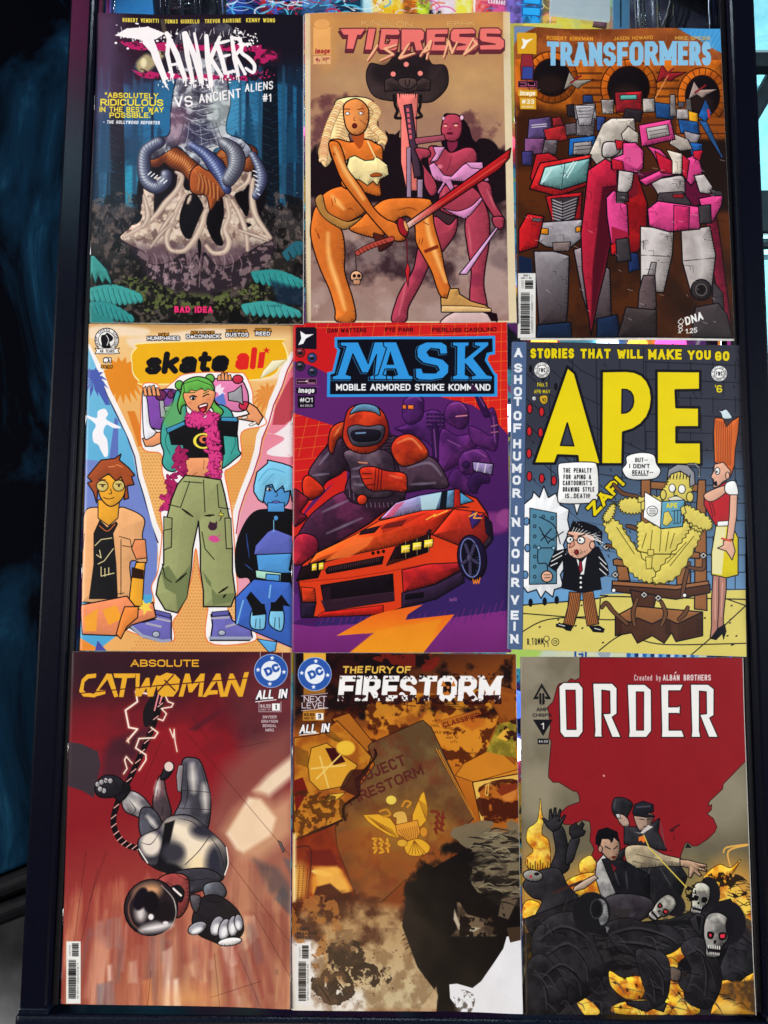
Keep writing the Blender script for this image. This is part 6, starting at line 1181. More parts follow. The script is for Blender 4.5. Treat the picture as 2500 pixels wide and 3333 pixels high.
    c.p('102,388 222,388 222,440 100,440','b87c2c'); c.t('$3.99', 108, 396, 60, 18, K, wt=.18, sq=0); c.t('AGES 13+', 107, 420, 60, 12, K, wt=.16, sq=0); c.p('176,396 220,396 220,434 176,434','f0eeea'); c.t('3',188,400,20,28,'222',wt=.22)
    c.t('ALL IN', 74, 460, 178, 62, '1a0c10', wt=.3, rot=-3, sl=.2, sp=.03); c.t('ALL IN', 76, 464, 174, 52, W, wt=.2, rot=-3, sl=.2, sp=.05); c.l('80,524 190,512',5,W)
    c.t('THE', 332, 122, 118, 42, 'e2b44c', wt=.24, sl=.08, jit=.08); c.t('FURY', 462, 122, 164, 42, 'e2b44c', wt=.22, sl=.1, jit=.12); c.t('OF', 646, 122, 84, 42, 'e2b44c', wt=.24, sl=.08)
    c.t('FIREST', 302, 178, 570, 148, W, wt=.23, sl=.1, sp=.05); c.t('ORM', 880, 178, 372, 148, W, wt=.23, sl=.06, sp=.05)
    c.blot('290,290 1260,290 1260,345 290,345','2a0e10',.5,14,.95,.04,s_=0,seed=2); c.blot('290,165 1260,165 1260,200 290,200','1c0c10',.66,9,.9,.04,s_=0,seed=6)
    c.p('905,240 920,205 940,240;965,240 980,205 992,240;925,290 945,262 960,290','c8722c'); c.e(948,246,9,9,'c8722c')
    for k, (s, w) in enumerate((('LEMIRE',76),('DE LATORRE',124),('MAIOLO',80))): c.t(s, 66, 1646+k*26, w, 18, '1a1210', wt=.18, sq=0)
    c.barcode(62, 1740, 84, 362, ('00311','61941 39145 8'), seed=9, bg='e6e2de')
    c.grain(.022, 7)
    return c
def art9():
    c = Cover([25,68,1318,72,1392,2155,42,2160], '7c7460'); c.form = 0.45
    c.p('0,0 1450,0 1450,2200 0,2200', ('8c8370','6c644f',100,100,600,1500), nz=('5c543f',.5,140)); c.e(1200,900,200,200,'9c927c',f=160,a=.6); c.e(180,450,120,100,'948a76',f=100,a=.6); c.e(120,860,120,160,'a0967c',f=100,a=.6)
    c.e(700,1500,700,200,'c8a040',f=260,a=.45); c.e(130,1400,130,260,'e09a30',f=160,a=.6); c.e(1260,1480,160,220,'e8a038',f=160,a=.7); c.e(460,1380,140,130,'e8a038',f=120,a=.6)
    rd = '8c1a22'
    c.p('372,72 1320,72 1345,670 1210,810 1205,840 1130,910 1120,940 1142,930 1140,960 1115,985 1150,1010 1172,1060 1160,1090 1120,1130 1060,1170 1030,1172 1000,1150 985,1160 960,1230 962,1330 700,1400 470,1260 440,1230 455,1190 430,1140 436,1080 430,1030 390,1020 330,1048 280,1046 262,1010 255,980 300,940 370,915 368,880 355,855 330,850 250,800 215,800 188,770 190,720 205,560 190,540 200,480 185,360 215,330 240,240 250,225 300,215 320,195 345,205 372,190', rd, o=4, oc='2a1010')
    c.e(512,762,6,6,'e0a0a0')
    K = '16151a'
    def fl(P, sd=1, o=4):
        c.p(P, 'e08c20', o=o, oc='2a1408', s_=1, nz=('f2c83c',.9,34)); c.blot(P, 'a8441a', .58, 22, .6, .35, seed=sd); c.blot(P, 'f8dc60', .62, 30, .7, .3, seed=sd+5)
    fl('140,895 150,980 160,1020 150,1100 190,1140 200,1250 180,1320 70,1300 60,1240 100,1200 60,1140 70,1070 120,1030 135,960', 2); fl('370,1270 400,1240 440,1230 470,1290 440,1330 400,1340 370,1320',3); fl('290,1380 400,1330 500,1340 580,1400 560,1460 440,1480 330,1440', 4)
    fl('40,1520 130,1500 140,1560 100,1620 100,1750 90,1860 40,1850',5); fl('1090,1360 1180,1280 1250,1300 1310,1250 1250,1350 1200,1380',6); c.l('1210,1210 1230,1180 1350,1165 1240,1200 1250,1290',12,'e0a850',s_=1,tp=.4)
    fl('1120,1420 1200,1370 1290,1400 1350,1480 1375,1560 1375,1690 1300,1640 1240,1540 1160,1480', 7)
    for k in range(34): x, y = 1190+(k*53 % 160), 1370+(k*31 % 260); c.l([(x,y),(x+50,y-18+(k % 5)*12)], 4, K)
    c.blot('1120,1340 1300,1340 1370,1440 1180,1480','1a1210',.5,20,.9,.06,seed=9)
    for k in range(10): c.l([(70+k*14,1310),(66+k*15,1250+(k*17 % 40))], 5, '3a1c0c')
    # raised arms
    g1 = '201f23'
    def bd(P, col=g1, s=1, hi=None, na=.5):
        c.p(P, col, o=5, s_=s, oc='08080a', nz=('3a383c',na,40))
        if hi:
            for q in hi.split(';'): c.l(q, 8, '5c5a5c', s_=1, f=8, a=.7, tp=.6)
    bd('215,1070 270,1060 300,1160 310,1300 240,1340 200,1300 230,1200'); bd('300,1180 330,1120 370,1130 350,1200 330,1260 290,1280')
    bd('150,1010 165,1010 190,1030 195,960 205,955 215,1010 222,950 232,948 236,1005 255,955 262,962 250,1030 280,990 290,995 255,1070 215,1090 180,1060', s=0); bd('312,1060 350,1035 362,1060 385,1030 398,1045 385,1075 405,1085 395,1110 370,1120 330,1130 310,1100', s=0)
    bd('40,1400 100,1330 240,1300 300,1400 380,1500 340,1620 120,1600 150,1500 90,1470'); c.e(98,1345,58,34,'8c8880',o=6,rot=8); c.e(120,1335,16,10,K); c.e(85,1350,8,8,'c02028'); 
    bd('1000,1160 1020,1180 990,1180',s=0)
    # cloaked thrower and central fighter
    bd('560,930 580,890 640,895 680,930 650,1000 640,1040 600,1020 565,980', '1c1c22', hi='580,900 570,960'); c.p('590,990 625,990 655,1020 660,1055 630,1060 600,1030','b89a88',o=5,s_=1); c.p('580,985 605,985 612,1010 590,1010','c8c4c0',o=3)
    bd('630,1060 700,1060 740,1090 820,1020 838,1010 830,1090 880,1200 700,1180 630,1160','26252a',0,'840,1030 870,1180')
    c.p('690,990 740,975 800,990 790,1040 760,1085 720,1080 695,1030','a88a78',o=5,s_=1); c.l('720,1015 745,1018;765,1018 785,1012;745,1060 765,1058',5,K); c.p('760,985 800,985 785,1080 765,1060','4a3a34',a=.6,f=6); c.p('680,980 690,930 740,910 800,930 803,970 760,985 810,1000 760,1005 690,995', '1e1e26', o=5, s_=0); c.l('705,945 780,940',8,'4a4854',f=6)
    c.p('690,1090 720,1100 770,1050 800,1060 740,1100','c8c0b8',f=3)
    bd('640,1180 560,1230 640,1280 780,1300 860,1260 960,1290 1000,1350 950,1500 700,1560 560,1500', '1a191d', 0, '780,1300 760,1420;840,1300 900,1400')
    c.p('640,1180 760,1170 860,1220 970,1250 960,1290 860,1290 760,1300 660,1290','b8a888',o=5,s_=1,nz=('6a5c4a',.5,40)); c.l('700,1220 860,1260;680,1260 760,1280',5,'5c5040')
    c.p('955,1250 1010,1255 1060,1270 1110,1280 1115,1295 1070,1295 1115,1310 1110,1322 1060,1310 1085,1345 1070,1350 1040,1325 1020,1360 1008,1355 1010,1300 960,1290','b89478',o=5,s_=0); c.l('1040,1275 1100,1300;1030,1290 1070,1330',3,'5c3c30')
    c.p('470,1270 510,1220 560,1240 600,1400 560,1500 500,1480 460,1350','a8a4a0',o=5,s_=0,nz=('5c5a5c',.6,30)); bd('500,1250 560,1240 640,1260 700,1300 780,1340 780,1480 620,1490 580,1440 540,1350', '131217', 0, '560,1280 600,1400;640,1320 650,1420', na=.2)
    c.p('480,1180 500,1120 580,1110 605,1160 600,1220 575,1260 540,1250 500,1210','b08c74',o=6,s_=1); c.p('465,1120 480,1080 530,1065 590,1090 600,1150 570,1120 560,1150 540,1130 500,1130 490,1170 465,1160', '0e0d12', o=4, s_=0); c.l('520,1175 550,1190;570,1190 590,1175;560,1240 585,1235',6,K); c.p('545,1115 560,1130 552,1160',K); c.e(492,1190,12,20,'b08c74',o=4); c.e(570,1238,14,8,'5a1c18')
    c.p('550,1270 590,1300 570,1330','6a1c24',o=3); c.l('220,1445 380,1380 420,1390',14,'3c2420'); c.p('340,1410 400,1370 460,1340 480,1360 400,1420 330,1440','b8a08c',o=5,s_=0)
    bd('520,1480 640,1450 780,1480 800,1560 640,1640 540,1600','2c262c',na=.8); c.p('560,1620 640,1570 700,1560 640,1640','3c3440',f=8)
    c.l('745,1110 775,1180 1010,1430', 7, 'd8c050'); c.p('715,1120 740,1112 757,1140 745,1155 730,1140 715,1145','e0742c'); c.l('900,1080 950,1050;905,1085 920,1080',12,'4a1418'); c.l('920,1110 926,1140;900,1200 915,1196',5,'4a1418')
    # skull-faced attackers: dark bodies then skulls
    bd('40,1600 200,1540 360,1480 520,1560 700,1620 900,1600 1000,1560 1100,1520 1250,1480 1320,1620 1385,1700 1390,2160 40,2160 100,1850 90,1700', '1b191c', 0, na=.45)
    c.blot('60,1600 1380,1600 1380,2100 60,2100', '2c282a', .52, 60, .8, .2, seed=8); c.blot('100,1620 1100,1620 1100,1900 100,1900', '0c0b0e', .56, (90,30), .7, .15, seed=12)
    for q in ('120,1700 240,1620 400,1600;200,1800 330,1680 460,1660;180,1900 300,1760 500,1740;560,1680 700,1640 860,1650;620,1760 760,1720 900,1740;640,1820 800,1780 880,1800','960,1640 1020,1720 1000,1820;1240,1800 1300,1700 1320,1640;1180,1960 1220,1800;100,2060 280,1940 440,1920;760,1860 800,2000 780,2120;820,1860 870,1960;300,1480 280,1560 340,1600'): c.l(q, 9, '44403f', s_=1, f=10, a=.5, tp=.6)
    fl('545,1900 620,1940 700,1930 760,1960 740,2050 680,2080 600,2040 550,1980', 3); fl('860,1800 900,1770 1000,1760 1010,1800 950,1850 940,1920 960,2000 1050,2080 1060,2150 880,2150 880,2000 900,1900', 4); fl('330,2030 380,2050 450,2090 490,2150 400,2160', 5); fl('560,2110 700,2070 880,2090 880,2155 600,2155', 6)
    for k in range(24): x, y = 560+(k*71 % 480), 1900+(k*43 % 230); c.e(x,y,12,7,'2a1408',rot=k*30,a=.8)
    bd('740,1850 820,1840 870,1930 880,2060 790,2060 760,1960','1d1b1f',na=.5); bd('640,2080 760,2075 880,2090 860,2140 800,2120 760,2140 650,2100','242226',0); bd('900,1880 960,1900 950,1960 900,1950','6a584c')
    c.p('1010,1860 1060,1850 1080,1815 1090,1850 1050,1870 1040,1900','e8b848',o=3)
    bd('1140,1960 1180,1900 1200,1840 1250,1720 1320,1700 1390,1760 1390,1920 1250,1980','1f1d21',0)
    c.p('1135,1975 1160,1960 1230,1950 1290,1975 1340,1930 1388,1905 1390,2150 1130,2150 1150,2080', 'd8962c', o=4, s_=0); c.p('1150,1990 1230,1965 1390,1950 1390,2140 1300,2110 1190,2050','4a3420',f=14,nz=('c87c20',.5,24)); c.e(1230,2110,60,40,'f0c860',f=50,a=.8)
    for q in ('90,1700 200,1580 340,1560 430,1640 470,1760 520,1900 440,2030 300,2100 120,2040 100,1860','520,1640 640,1590 760,1620 900,1640 980,1720 900,1800 740,1820 600,1780','700,1780 860,1800 900,1900 880,2060 800,2110 740,1980','960,1760 1060,1700 1150,1780 1200,1960 1120,2120 980,2060 1020,1900','60,1880 140,1800 230,1880 300,2040 240,2150 60,2150'):
        c.p(q, '1b191c', s_=1, o=3, oc='060607', nz=('2e2c30', .8, 50), f=3)
    for q in ('130,1720 260,1640 400,1700 460,1840','180,1800 300,1740 400,1840 420,1960','150,1940 260,1860 360,1940 380,2040','560,1680 700,1650 860,1690 940,1740','600,1730 720,1740 860,1770','740,1840 800,1960 810,2080','780,1820 850,1920 860,2040','1000,1800 1070,1780 1110,1900 1100,2040','1040,1760 1120,1840 1160,1980','110,1900 170,2000 180,2130'):
        c.l(q, 14, '4a464a', s_=1, f=14, tp=.7, a=.7); c.l(pts(q)+[6,12], 9, '070709', s_=1, f=4, tp=.7, a=.9)
    R = np.random.RandomState(6)
    for k in range(120):
        x, y = 80+R.rand()*1200, 1560+R.rand()*560; c.l([(x,y),(x+20+R.rand()*50,y-20+R.rand()*60),(x+60+R.rand()*60,y+R.rand()*110)], 4+R.rand()*5, ('08080a','403e44','2c2a30')[k % 3], s_=1, tp=.7, a=.7)
    def skull(x, y, s, a, col, eye=None, fl_=1):
        cr, sr = np.cos(np.radians(a)), np.sin(np.radians(a))
        def T(q): P = pts(q)*[s*fl_, s]; return np.c_[x+P[:,0]*cr-P[:,1]*sr, y+P[:,0]*sr+P[:,1]*cr]
        c.p(T('-50,-90 0,-105 50,-80 64,-20 60,30 40,60 30,110 0,125 -40,120 -46,70 -62,20 -66,-40'), col, o=7, s_=1, oc='0a0a0c', nz=('3c3a3a',.55,30))
        c.l(T('-30,-70 0,-85 30,-60'), 16*s, 'e0dcd0', s_=1, f=20*s, a=.6)
        c.p(T('-44,-2 -12,0 -16,30 -40,30'), '0c0b0e', s_=1); c.p(T('14,-2 50,-6 50,26 20,32'), '0c0b0e', s_=1); c.p(T('-8,36 6,36 2,54 -10,54'), '0c0b0e')
        c.p(T('-36,72 30,66 24,104 -24,108'), '141216', s_=1)
        for k in range(6): c.l(T(f'{-32+k*11},66 {-31+k*11},78'), 7*s, 'd8d4cc'); c.l(T(f'{-22+k*9},108 {-21+k*9},100'), 6*s, 'c8c4bc')
        if eye: c.p(T('20,4 44,0 44,20 22,22'), eye, f=3); c.p(T('-36,6 -22,8 -24,22 -34,20'), eye, f=3)
    c.e(1130,1440,60,90,'1a181c',f=4,rot=-10); skull(1075,1470,.82,14,'b8b4a4'); c.blot('990,1420 1040,1400 1050,1480 1000,1490','0c0a0c',.3,12,.95)
    c.e(900,1500,100,70,'1a181c',f=6,rot=40); skull(862,1530,.78,48,'a8a498','c83038')
    c.e(440,1560,110,120,'18171b',f=8); c.p('480,1480 525,1500 540,1600 500,1640 480,1600 500,1560','8c8c8c',o=5,s_=1,nz=('3c3c3e',.6,20)); c.e(470,1540,36,56,'141317',o=6,oc='3a383c'); c.p('520,1640 545,1650 530,1680','6a6868')
    c.e(1230,1620,110,130,'19171b',f=8); skull(1168,1680,1.15,6,'928e88','e03048'); c.e(1245,1640,24,60,'141216',f=6)
    c.p('1010,1600 1060,1560 1100,1580 1080,1700 1040,1660','2c2a2e',o=4,s_=0); c.p('1050,1580 1080,1585 1070,1680','0e0d10')
    # lettering
    c.form = 0
    W = 'eceae6'
    def fr(P, o=6): 
        for q in P.split('|'): c.p(q, W, o=o, oc='1a1010')
    fr('275,218 365,218 390,250 390,505 365,538 280,538 256,508 250,240'); c.p('290,262 345,262 350,492 296,492', rd, o=5, oc='1a1010')
    fr('447,222 560,222 588,250 588,400 560,420 612,538 560,538 505,400 548,398 546,268 500,262 500,520 506,536 455,536 460,500')
    fr('648,228 750,228 788,260 790,500 760,538 655,538 660,500'); c.p('700,272 744,272 744,496 702,496', rd, o=5, oc='1a1010')
    fr('843,228 977,228 960,266 890,266 890,360 945,360 958,350 956,405 945,398 892,398 892,496 968,496 983,538 848,538 850,500')
    fr('1018,228 1120,228 1155,255 1155,410 1130,425 1180,538 1125,538 1072,405 1112,400 1110,272 1070,268 1070,500 1078,538 1022,538 1026,500')
    c.t('Created by', 688, 172, 156, 34, 'd8d0cc', wt=.12, sq=0); c.t('ALBAN BROTHERS', 856, 172, 280, 34, 'e6e0dc', wt=.16); c.l('926,164 934,156',5,'e6e0dc')
    c.p('149,222 205,315 172,315 165,300 182,300 149,246 118,300 133,300 127,315 98,315', K); c.l('140,285 142,340;158,285 160,340', 12, K); c.p('132,325 147,352 147,320;152,320 152,352 170,325',K)
    c.t('AMP', 118, 364, 68, 22, K, wt=.2); c.t('CHiSPA', 96, 398, 112, 20, K, wt=.2); c.p('98,434 212,434 157,530', K); c.t('1', 148, 452, 14, 38, 'e8e4e0', wt=.16); c.p('125,545 190,545 190,578 125,578', K); c.t('$4.99', 132, 554, 52, 15, 'e8e4e0', wt=.16, sq=0)
    c.grain(.018, 8)
    return c
# ---------------------------------------------------------------- helpers
def link(name, verts, faces, mat, parent=None, smooth_=False):
    me = bpy.data.meshes.new(name); me.from_pydata([tuple(map(float, v)) for v in verts], [], faces); me.validate(); me.update()
    if mat: me.materials.append(mat)
    if smooth_:
        for p in me.polygons: p.use_smooth = True
    o = bpy.data.objects.new(name, me); COL.objects.link(o)
    if parent: o.parent = parent
    return o
def empty(name, loc, label, cat, group=None):
    o = bpy.data.objects.new(name, None); COL.objects.link(o); o.location = loc; o.empty_display_size = .02
    o['label'] = label; o['category'] = cat
    if group: o['group'] = group
    return o
def box(name, x0, x1, y0, y1, z0, z1, mat, parent=None, bev=0.0, org=(0, 0, 0), segs=2):
    v = [(x-org[0], y-org[1], z-org[2]) for z in (z0, z1) for y in (y0, y1) for x in (x0, x1)]
    o = link(name, v, [(0,2,3,1),(4,5,7,6),(0,1,5,4),(2,6,7,3),(0,4,6,2),(1,3,7,5)], mat, parent)
    if bev:
        m = o.modifiers.new('bevel', 'BEVEL'); m.width = bev; m.segments = segs; m.limit_method = 'NONE'
    return o
def tube(name, P, r, mat, parent=None, n=8, closed=False):
    P = [Vector(p) for p in P]; V = []; Fc = []; m = len(P)
    for i, p in enumerate(P):
        a = P[max(i-1, 0)]; b = P[min(i+1, m-1)]; d = (b-a).normalized()
        u = d.orthogonal().normalized(); v = d.cross(u)
        if i and V:
            pu = (V[-n]-P[i-1]); pu = (pu-d*pu.dot(d)).normalized(); u = pu; v = d.cross(u)
        V += [p+u*math.cos(6.2832*k/n)*r+v*math.sin(6.2832*k/n)*r for k in range(n)]
    for i in range(m-1):
        for k in range(n): Fc.append((i*n+k, i*n+(k+1) % n, (i+1)*n+(k+1) % n, (i+1)*n+k))
    Fc.append(tuple(range(n))[::-1]); Fc.append(tuple((m-1)*n+k for k in range(n)))
    return link(name, V, Fc, mat, parent, True)
def disc(name, x, y, z, r, h, mat, parent=None, n=20, dome=0):
    V = []; rings = [(r, 0), (r, h*.7), (r*.8, h), (0.001, h+dome)]
    for rr, hh in rings: V += [(x+rr*math.cos(6.2832*k/n), y+rr*math.sin(6.2832*k/n), z+hh) for k in range(n)]
    Fc = [(i*n+k, i*n+(k+1) % n, (i+1)*n+(k+1) % n, (i+1)*n+k) for i in range(3) for k in range(n)]
    return link(name, V, Fc, mat, parent, True)
def material(name, col=(.5,.5,.5), rough=.5, metal=0, coat=0, emit=None, es=0, noise_c=None, scale=20, bump=0, alpha=None, dist=.001, detail=6):
    m = bpy.data.materials.new(name); m.use_nodes = True; nt = m.node_tree; b = nt.nodes['Principled BSDF']
    b.inputs['Base Color'].default_value = (*col, 1); b.inputs['Roughness'].default_value = rough; b.inputs['Metallic'].default_value = metal
    b.inputs['Coat Weight'].default_value = coat; b.inputs['Coat Roughness'].default_value = .08
    if emit: b.inputs['Emission Color'].default_value = (*emit, 1); b.inputs['Emission Strength'].default_value = es
    tc = nt.nodes.new('ShaderNodeTexCoord'); n = nt.nodes.new('ShaderNodeTexNoise'); n.inputs['Scale'].default_value = scale; n.inputs['Detail'].default_value = detail
    nt.links.new(tc.outputs['Object'], n.inputs['Vector'])
    r = nt.nodes.new('ShaderNodeMapRange'); r.inputs['From Min'].default_value = .3; r.inputs['From Max'].default_value = .7
    nt.links.new(n.outputs['Fac'], r.inputs['Value'])
    if noise_c:
        x = nt.nodes.new('ShaderNodeMix'); x.data_type = 'RGBA'; x.inputs[6].default_value = (*col, 1); x.inputs[7].default_value = (*noise_c, 1)
        nt.links.new(r.outputs['Result'], x.inputs[0]); nt.links.new(x.outputs[2], b.inputs['Base Color'])
    rr = nt.nodes.new('ShaderNodeMapRange'); rr.inputs['To Min'].default_value = rough*.8; rr.inputs['To Max'].default_value = min(1, rough*1.25)
    nt.links.new(n.outputs['Fac'], rr.inputs['Value']); nt.links.new(rr.outputs['Result'], b.inputs['Roughness'])
    if bump:
        bp = nt.nodes.new('ShaderNodeBump'); bp.inputs['Strength'].default_value = bump; bp.inputs['Distance'].default_value = dist
        nt.links.new(n.outputs['Fac'], bp.inputs['Height']); nt.links.new(bp.outputs['Normal'], b.inputs['Normal'])
    return m
def paint_image(name, c, gain=1.0):
    """the painter's pixels, made here in memory, as flat print"""
    h, wd = c.b.shape[:2]
    im = bpy.data.images.new(name, wd, h, alpha=False)
    a = np.ones((h, wd, 4), np.float32); a[..., :3] = np.clip(c.b, 0, 1)[::-1]
    im.pixels.foreach_set(a.ravel()); im.update(); im.pack()
    return im
def print_material(name, c, gain=1.0, rough=.3, emit=0):
    m = bpy.data.materials.new(name); m.use_nodes = True; nt = m.node_tree; b = nt.nodes['Principled BSDF']
    t = nt.nodes.new('ShaderNodeTexImage'); t.image = paint_image(name, c); t.interpolation = 'Cubic'; t.extension = 'EXTEND'
    tc = nt.nodes.new('ShaderNodeTexCoord'); nt.links.new(tc.outputs['UV'], t.inputs['Vector'])
    x = nt.nodes.new('ShaderNodeMix'); x.data_type = 'RGBA'; x.blend_type = 'MULTIPLY'; x.inputs[0].default_value = 1; x.inputs[7].default_value = (gain, gain, gain, 1)
    nt.links.new(t.outputs['Color'], x.inputs[6]); nt.links.new(x.outputs[2], b.inputs['Base Color'])
    n = nt.nodes.new('ShaderNodeTexNoise'); n.inputs['Scale'].default_value = 900; n.inputs['Detail'].default_value = 3; nt.links.new(tc.outputs['Object'], n.inputs['Vector'])
    n2 = nt.nodes.new('ShaderNodeTexNoise'); n2.inputs['Scale'].default_value = 9; n2.inputs['Detail'].default_value = 3; nt.links.new(tc.outputs['Object'], n2.inputs['Vector'])
    bp = nt.nodes.new('ShaderNodeBump'); bp.inputs['Strength'].default_value = .05; bp.inputs['Distance'].default_value = .0003; nt.links.new(n.outputs['Fac'], bp.inputs['Height'])
    b2 = nt.nodes.new('ShaderNodeBump'); b2.inputs['Strength'].default_value = .35; b2.inputs['Distance'].default_value = .006; nt.links.new(n2.outputs['Fac'], b2.inputs['Height']); nt.links.new(bp.outputs['Normal'], b2.inputs['Normal'])
    nt.links.new(b2.outputs['Normal'], b.inputs['Normal'])
    b.inputs['Roughness'].default_value = rough; b.inputs['Specular IOR Level'].default_value = .26
    if emit: nt.links.new(x.outputs[2], b.inputs['Emission Color']); b.inputs['Emission Strength'].default_value = emit
    return m

# ---------------------------------------------------------------- materials
mRail = material('black_powder_coat', (.0018, .0023, .0065), .24, 0, 0, noise_c=(.003, .0036, .009), scale=900, bump=.25, dist=.0002)
for m_ in (mRail,): m_.node_tree.nodes['Principled BSDF'].inputs['Specular IOR Level'].default_value = .2
mRailDark = material('black_rubber', (.004, .004, .006), .35, scale=200)
mBar = material('lockdown_bar_paint', (.002, .0035, .010), .26, 0, 0, noise_c=(.003, .006, .014), scale=500, bump=.1, dist=.0002)
mChrome = material('chrome', (.75, .8, .88), .14, 1, scale=60)
mSteel = material('staple_steel', (.6, .6, .62), .3, 1, scale=60)
mPaper = material('page_paper', (.62, .60, .56), .7, noise_c=(.5, .49, .46), scale=300)
mClear = bpy.data.materials.new('clear_glass'); mClear.use_nodes = True
def _glass(m, tint=(1, 1, 1), rough=0.02):
    nt = m.node_tree; nt.nodes.clear(); o = nt.nodes.new('ShaderNodeOutputMaterial'); mx = nt.nodes.new('ShaderNodeMixShader')
    t = nt.nodes.new('ShaderNodeBsdfTransparent'); t.inputs[0].default_value = (*tint, 1); g = nt.nodes.new('ShaderNodeBsdfGlossy'); g.inputs['Roughness'].default_value = rough
    f = nt.nodes.new('ShaderNodeFresnel'); f.inputs[0].default_value = 1.5
    n = nt.nodes.new('ShaderNodeTexNoise'); n.inputs['Scale'].default_value = 40; r = nt.nodes.new('ShaderNodeMapRange'); r.inputs['To Min'].default_value = rough; r.inputs['To Max'].default_value = rough+.06
    nt.links.new(n.outputs['Fac'], r.inputs['Value']); nt.links.new(r.outputs['Result'], g.inputs['Roughness'])
    nt.links.new(f.outputs[0], mx.inputs[0]); nt.links.new(t.outputs[0], mx.inputs[1]); nt.links.new(g.outputs[0], mx.inputs[2]); nt.links.new(mx.outputs[0], o.inputs[0])
_glass(mClear, (.96, .98, .98))
mChannel = bpy.data.materials.new('clear_plastic_channel'); mChannel.use_nodes = True; _glass(mChannel, (.45, .5, .62), .08)

# ---------------------------------------------------------------- floor and what stands round the machine
mFloor = material('worn_concrete', (.50, .50, .51), .85, noise_c=(.13, .13, .14), scale=9, bump=.9, dist=.01, detail=10)
f = box('floor', -4, 4, -4, 4, -.90, -.85, mFloor); f['kind'] = 'structure'
mCyan = material('painted_floor_slab', (.34, .66, .72), .6, noise_c=(.24, .55, .62), scale=30, bump=.7, dist=.006, detail=8)
pf = bpy.data.objects.new('painted_floor', None); COL.objects.link(pf); pf['kind'] = 'structure'
yy = [1.2, .90, .64, .36, .08]
for i in range(4): box('floor_slab', .52, 1.6, yy[i+1]+.006, yy[i], -.849, -.835, mCyan, pf, bev=.004)

pn = empty('metal_stand', (.66, .40, -.85), 'black metal stand with a diagonal brace on pale turquoise floor, right of the machine', 'stand')
mStand = material('stand_black', (.006, .006, .008), .5, noise_c=(.012, .012, .014), scale=60); mStand.node_tree.nodes['Principled BSDF'].inputs['Specular IOR Level'].default_value = .04; mGrey = material('stand_grey', (.25, .27, .28), .4, .6, scale=50)
def quadbar(name, P, z0, z1, mat, par):
    o = par.location; a = [at(x, y, z1) for x, y in P]
    V = [(p[0]-o[0], p[1]-o[1], z0-o[2]) for p in a]+[(p[0]-o[0], p[1]-o[1], z1-o[2]) for p in a]
    return link(name, V, [(3,2,1,0),(4,5,6,7),(0,1,5,4),(1,2,6,5),(2,3,7,6),(3,0,4,7)], mat, par)
Z = -.45
quadbar('top_bar', [(2380,170),(2620,170),(2620,214),(2380,214)], Z-.02, Z, mStand, pn)
quadbar('top_bar', [(2380,164),(2620,160),(2620,172),(2380,172)], Z-.03, Z-.006, mGrey, pn)
quadbar('diagonal_brace', [(2520,205),(2560,235),(2440,440),(2415,400)], Z-.06, Z-.03, mStand, pn)
quadbar('shelf_board', [(2380,622),(2640,616),(2640,745),(2380,752)], Z-.08, Z-.05, mStand, pn)
for k in range(3): quadbar('shelf_slat', [(2380,762+k*26),(2640,758+k*26),(2640,774+k*26),(2380,778+k*26)], Z-.08, Z-.06, (mGrey, mStand, mGrey)[k], pn)
quadbar('leg', [(2385,1262),(2640,1250),(2640,1420),(2385,1440)], -.85, Z-.06, mStand, pn)

# neighbouring cabinet, dark teal side
mArt = bpy.data.materials.new('dark_cabinet_art'); mArt.use_nodes = True
nt = mArt.node_tree; b = nt.nodes['Principled BSDF']; tc = nt.nodes.new('ShaderNodeTexCoord'); mp = nt.nodes.new('ShaderNodeMapping'); mp.inputs['Scale'].default_value = (4, 1.6, 1); mp.inputs['Rotation'].default_value = (0, 0, .9)
n1 = nt.nodes.new('ShaderNodeTexNoise'); n1.inputs['Scale'].default_value = 2.2; n1.inputs['Detail'].default_value = 9; n1.inputs['Roughness'].default_value = .62; n1.inputs['Distortion'].default_value = 1.2
cr = nt.nodes.new('ShaderNodeValToRGB'); e = cr.color_ramp.elements; e[0].position = .46; e[0].color = (.0003, .0008, .003, 1); e[1].position = .72; e[1].color = (.016, .095, .17, 1)
ee = cr.color_ramp.elements.new(.60); ee.color = (.003, .022, .050, 1)
nt.links.new(tc.outputs['Object'], mp.inputs[0]); nt.links.new(mp.outputs[0], n1.inputs['Vector']); nt.links.new(n1.outputs['Fac'], cr.inputs[0]); nt.links.new(cr.outputs[0], b.inputs['Base Color']); b.inputs['Roughness'].default_value = .38; b.inputs['Specular IOR Level'].default_value = .02; b.inputs['Roughness'].default_value = .7
cb = empty('neighbouring_cabinet', (-.7, .2, -.85), 'dark cabinet with murky teal artwork standing left of the pinball machine', 'arcade cabinet')
zc = -.12
a0 = at(0, 2850, zc); a1 = at(130, 2800, zc)
sl = (a1[1]-a0[1])/(a1[0]-a0[0])
def cyl_y(x, off): return a0[1]+(x-a0[0])*sl+off
X0, X1 = -1.1, -.318
def wedge(name, y_off0, y_off1, z0, z1, mat, bev=.004, x1=X1):
    o = cb.location; ytop = 1.3 if y_off1 is None else None
    P = [(X0, cyl_y(X0, y_off0)), (x1, cyl_y(x1, y_off0)), (x1, ytop if ytop else cyl_y(x1, y_off1)), (X0, ytop if ytop else cyl_y(X0, y_off1))]
    V = [(p[0]-o[0], p[1]-o[1], z-o[2]) for z in (z0, z1) for p in P]
    ob = link(name, V, [(3,2,1,0),(4,5,6,7),(0,1,5,4),(1,2,6,5),(2,3,7,6),(3,0,4,7)], mat, cb)
    m = ob.modifiers.new('bevel', 'BEVEL'); m.width = bev; m.segments = 3; return ob
wedge('side_panel', 0.0, None, -.85, zc, mArt)
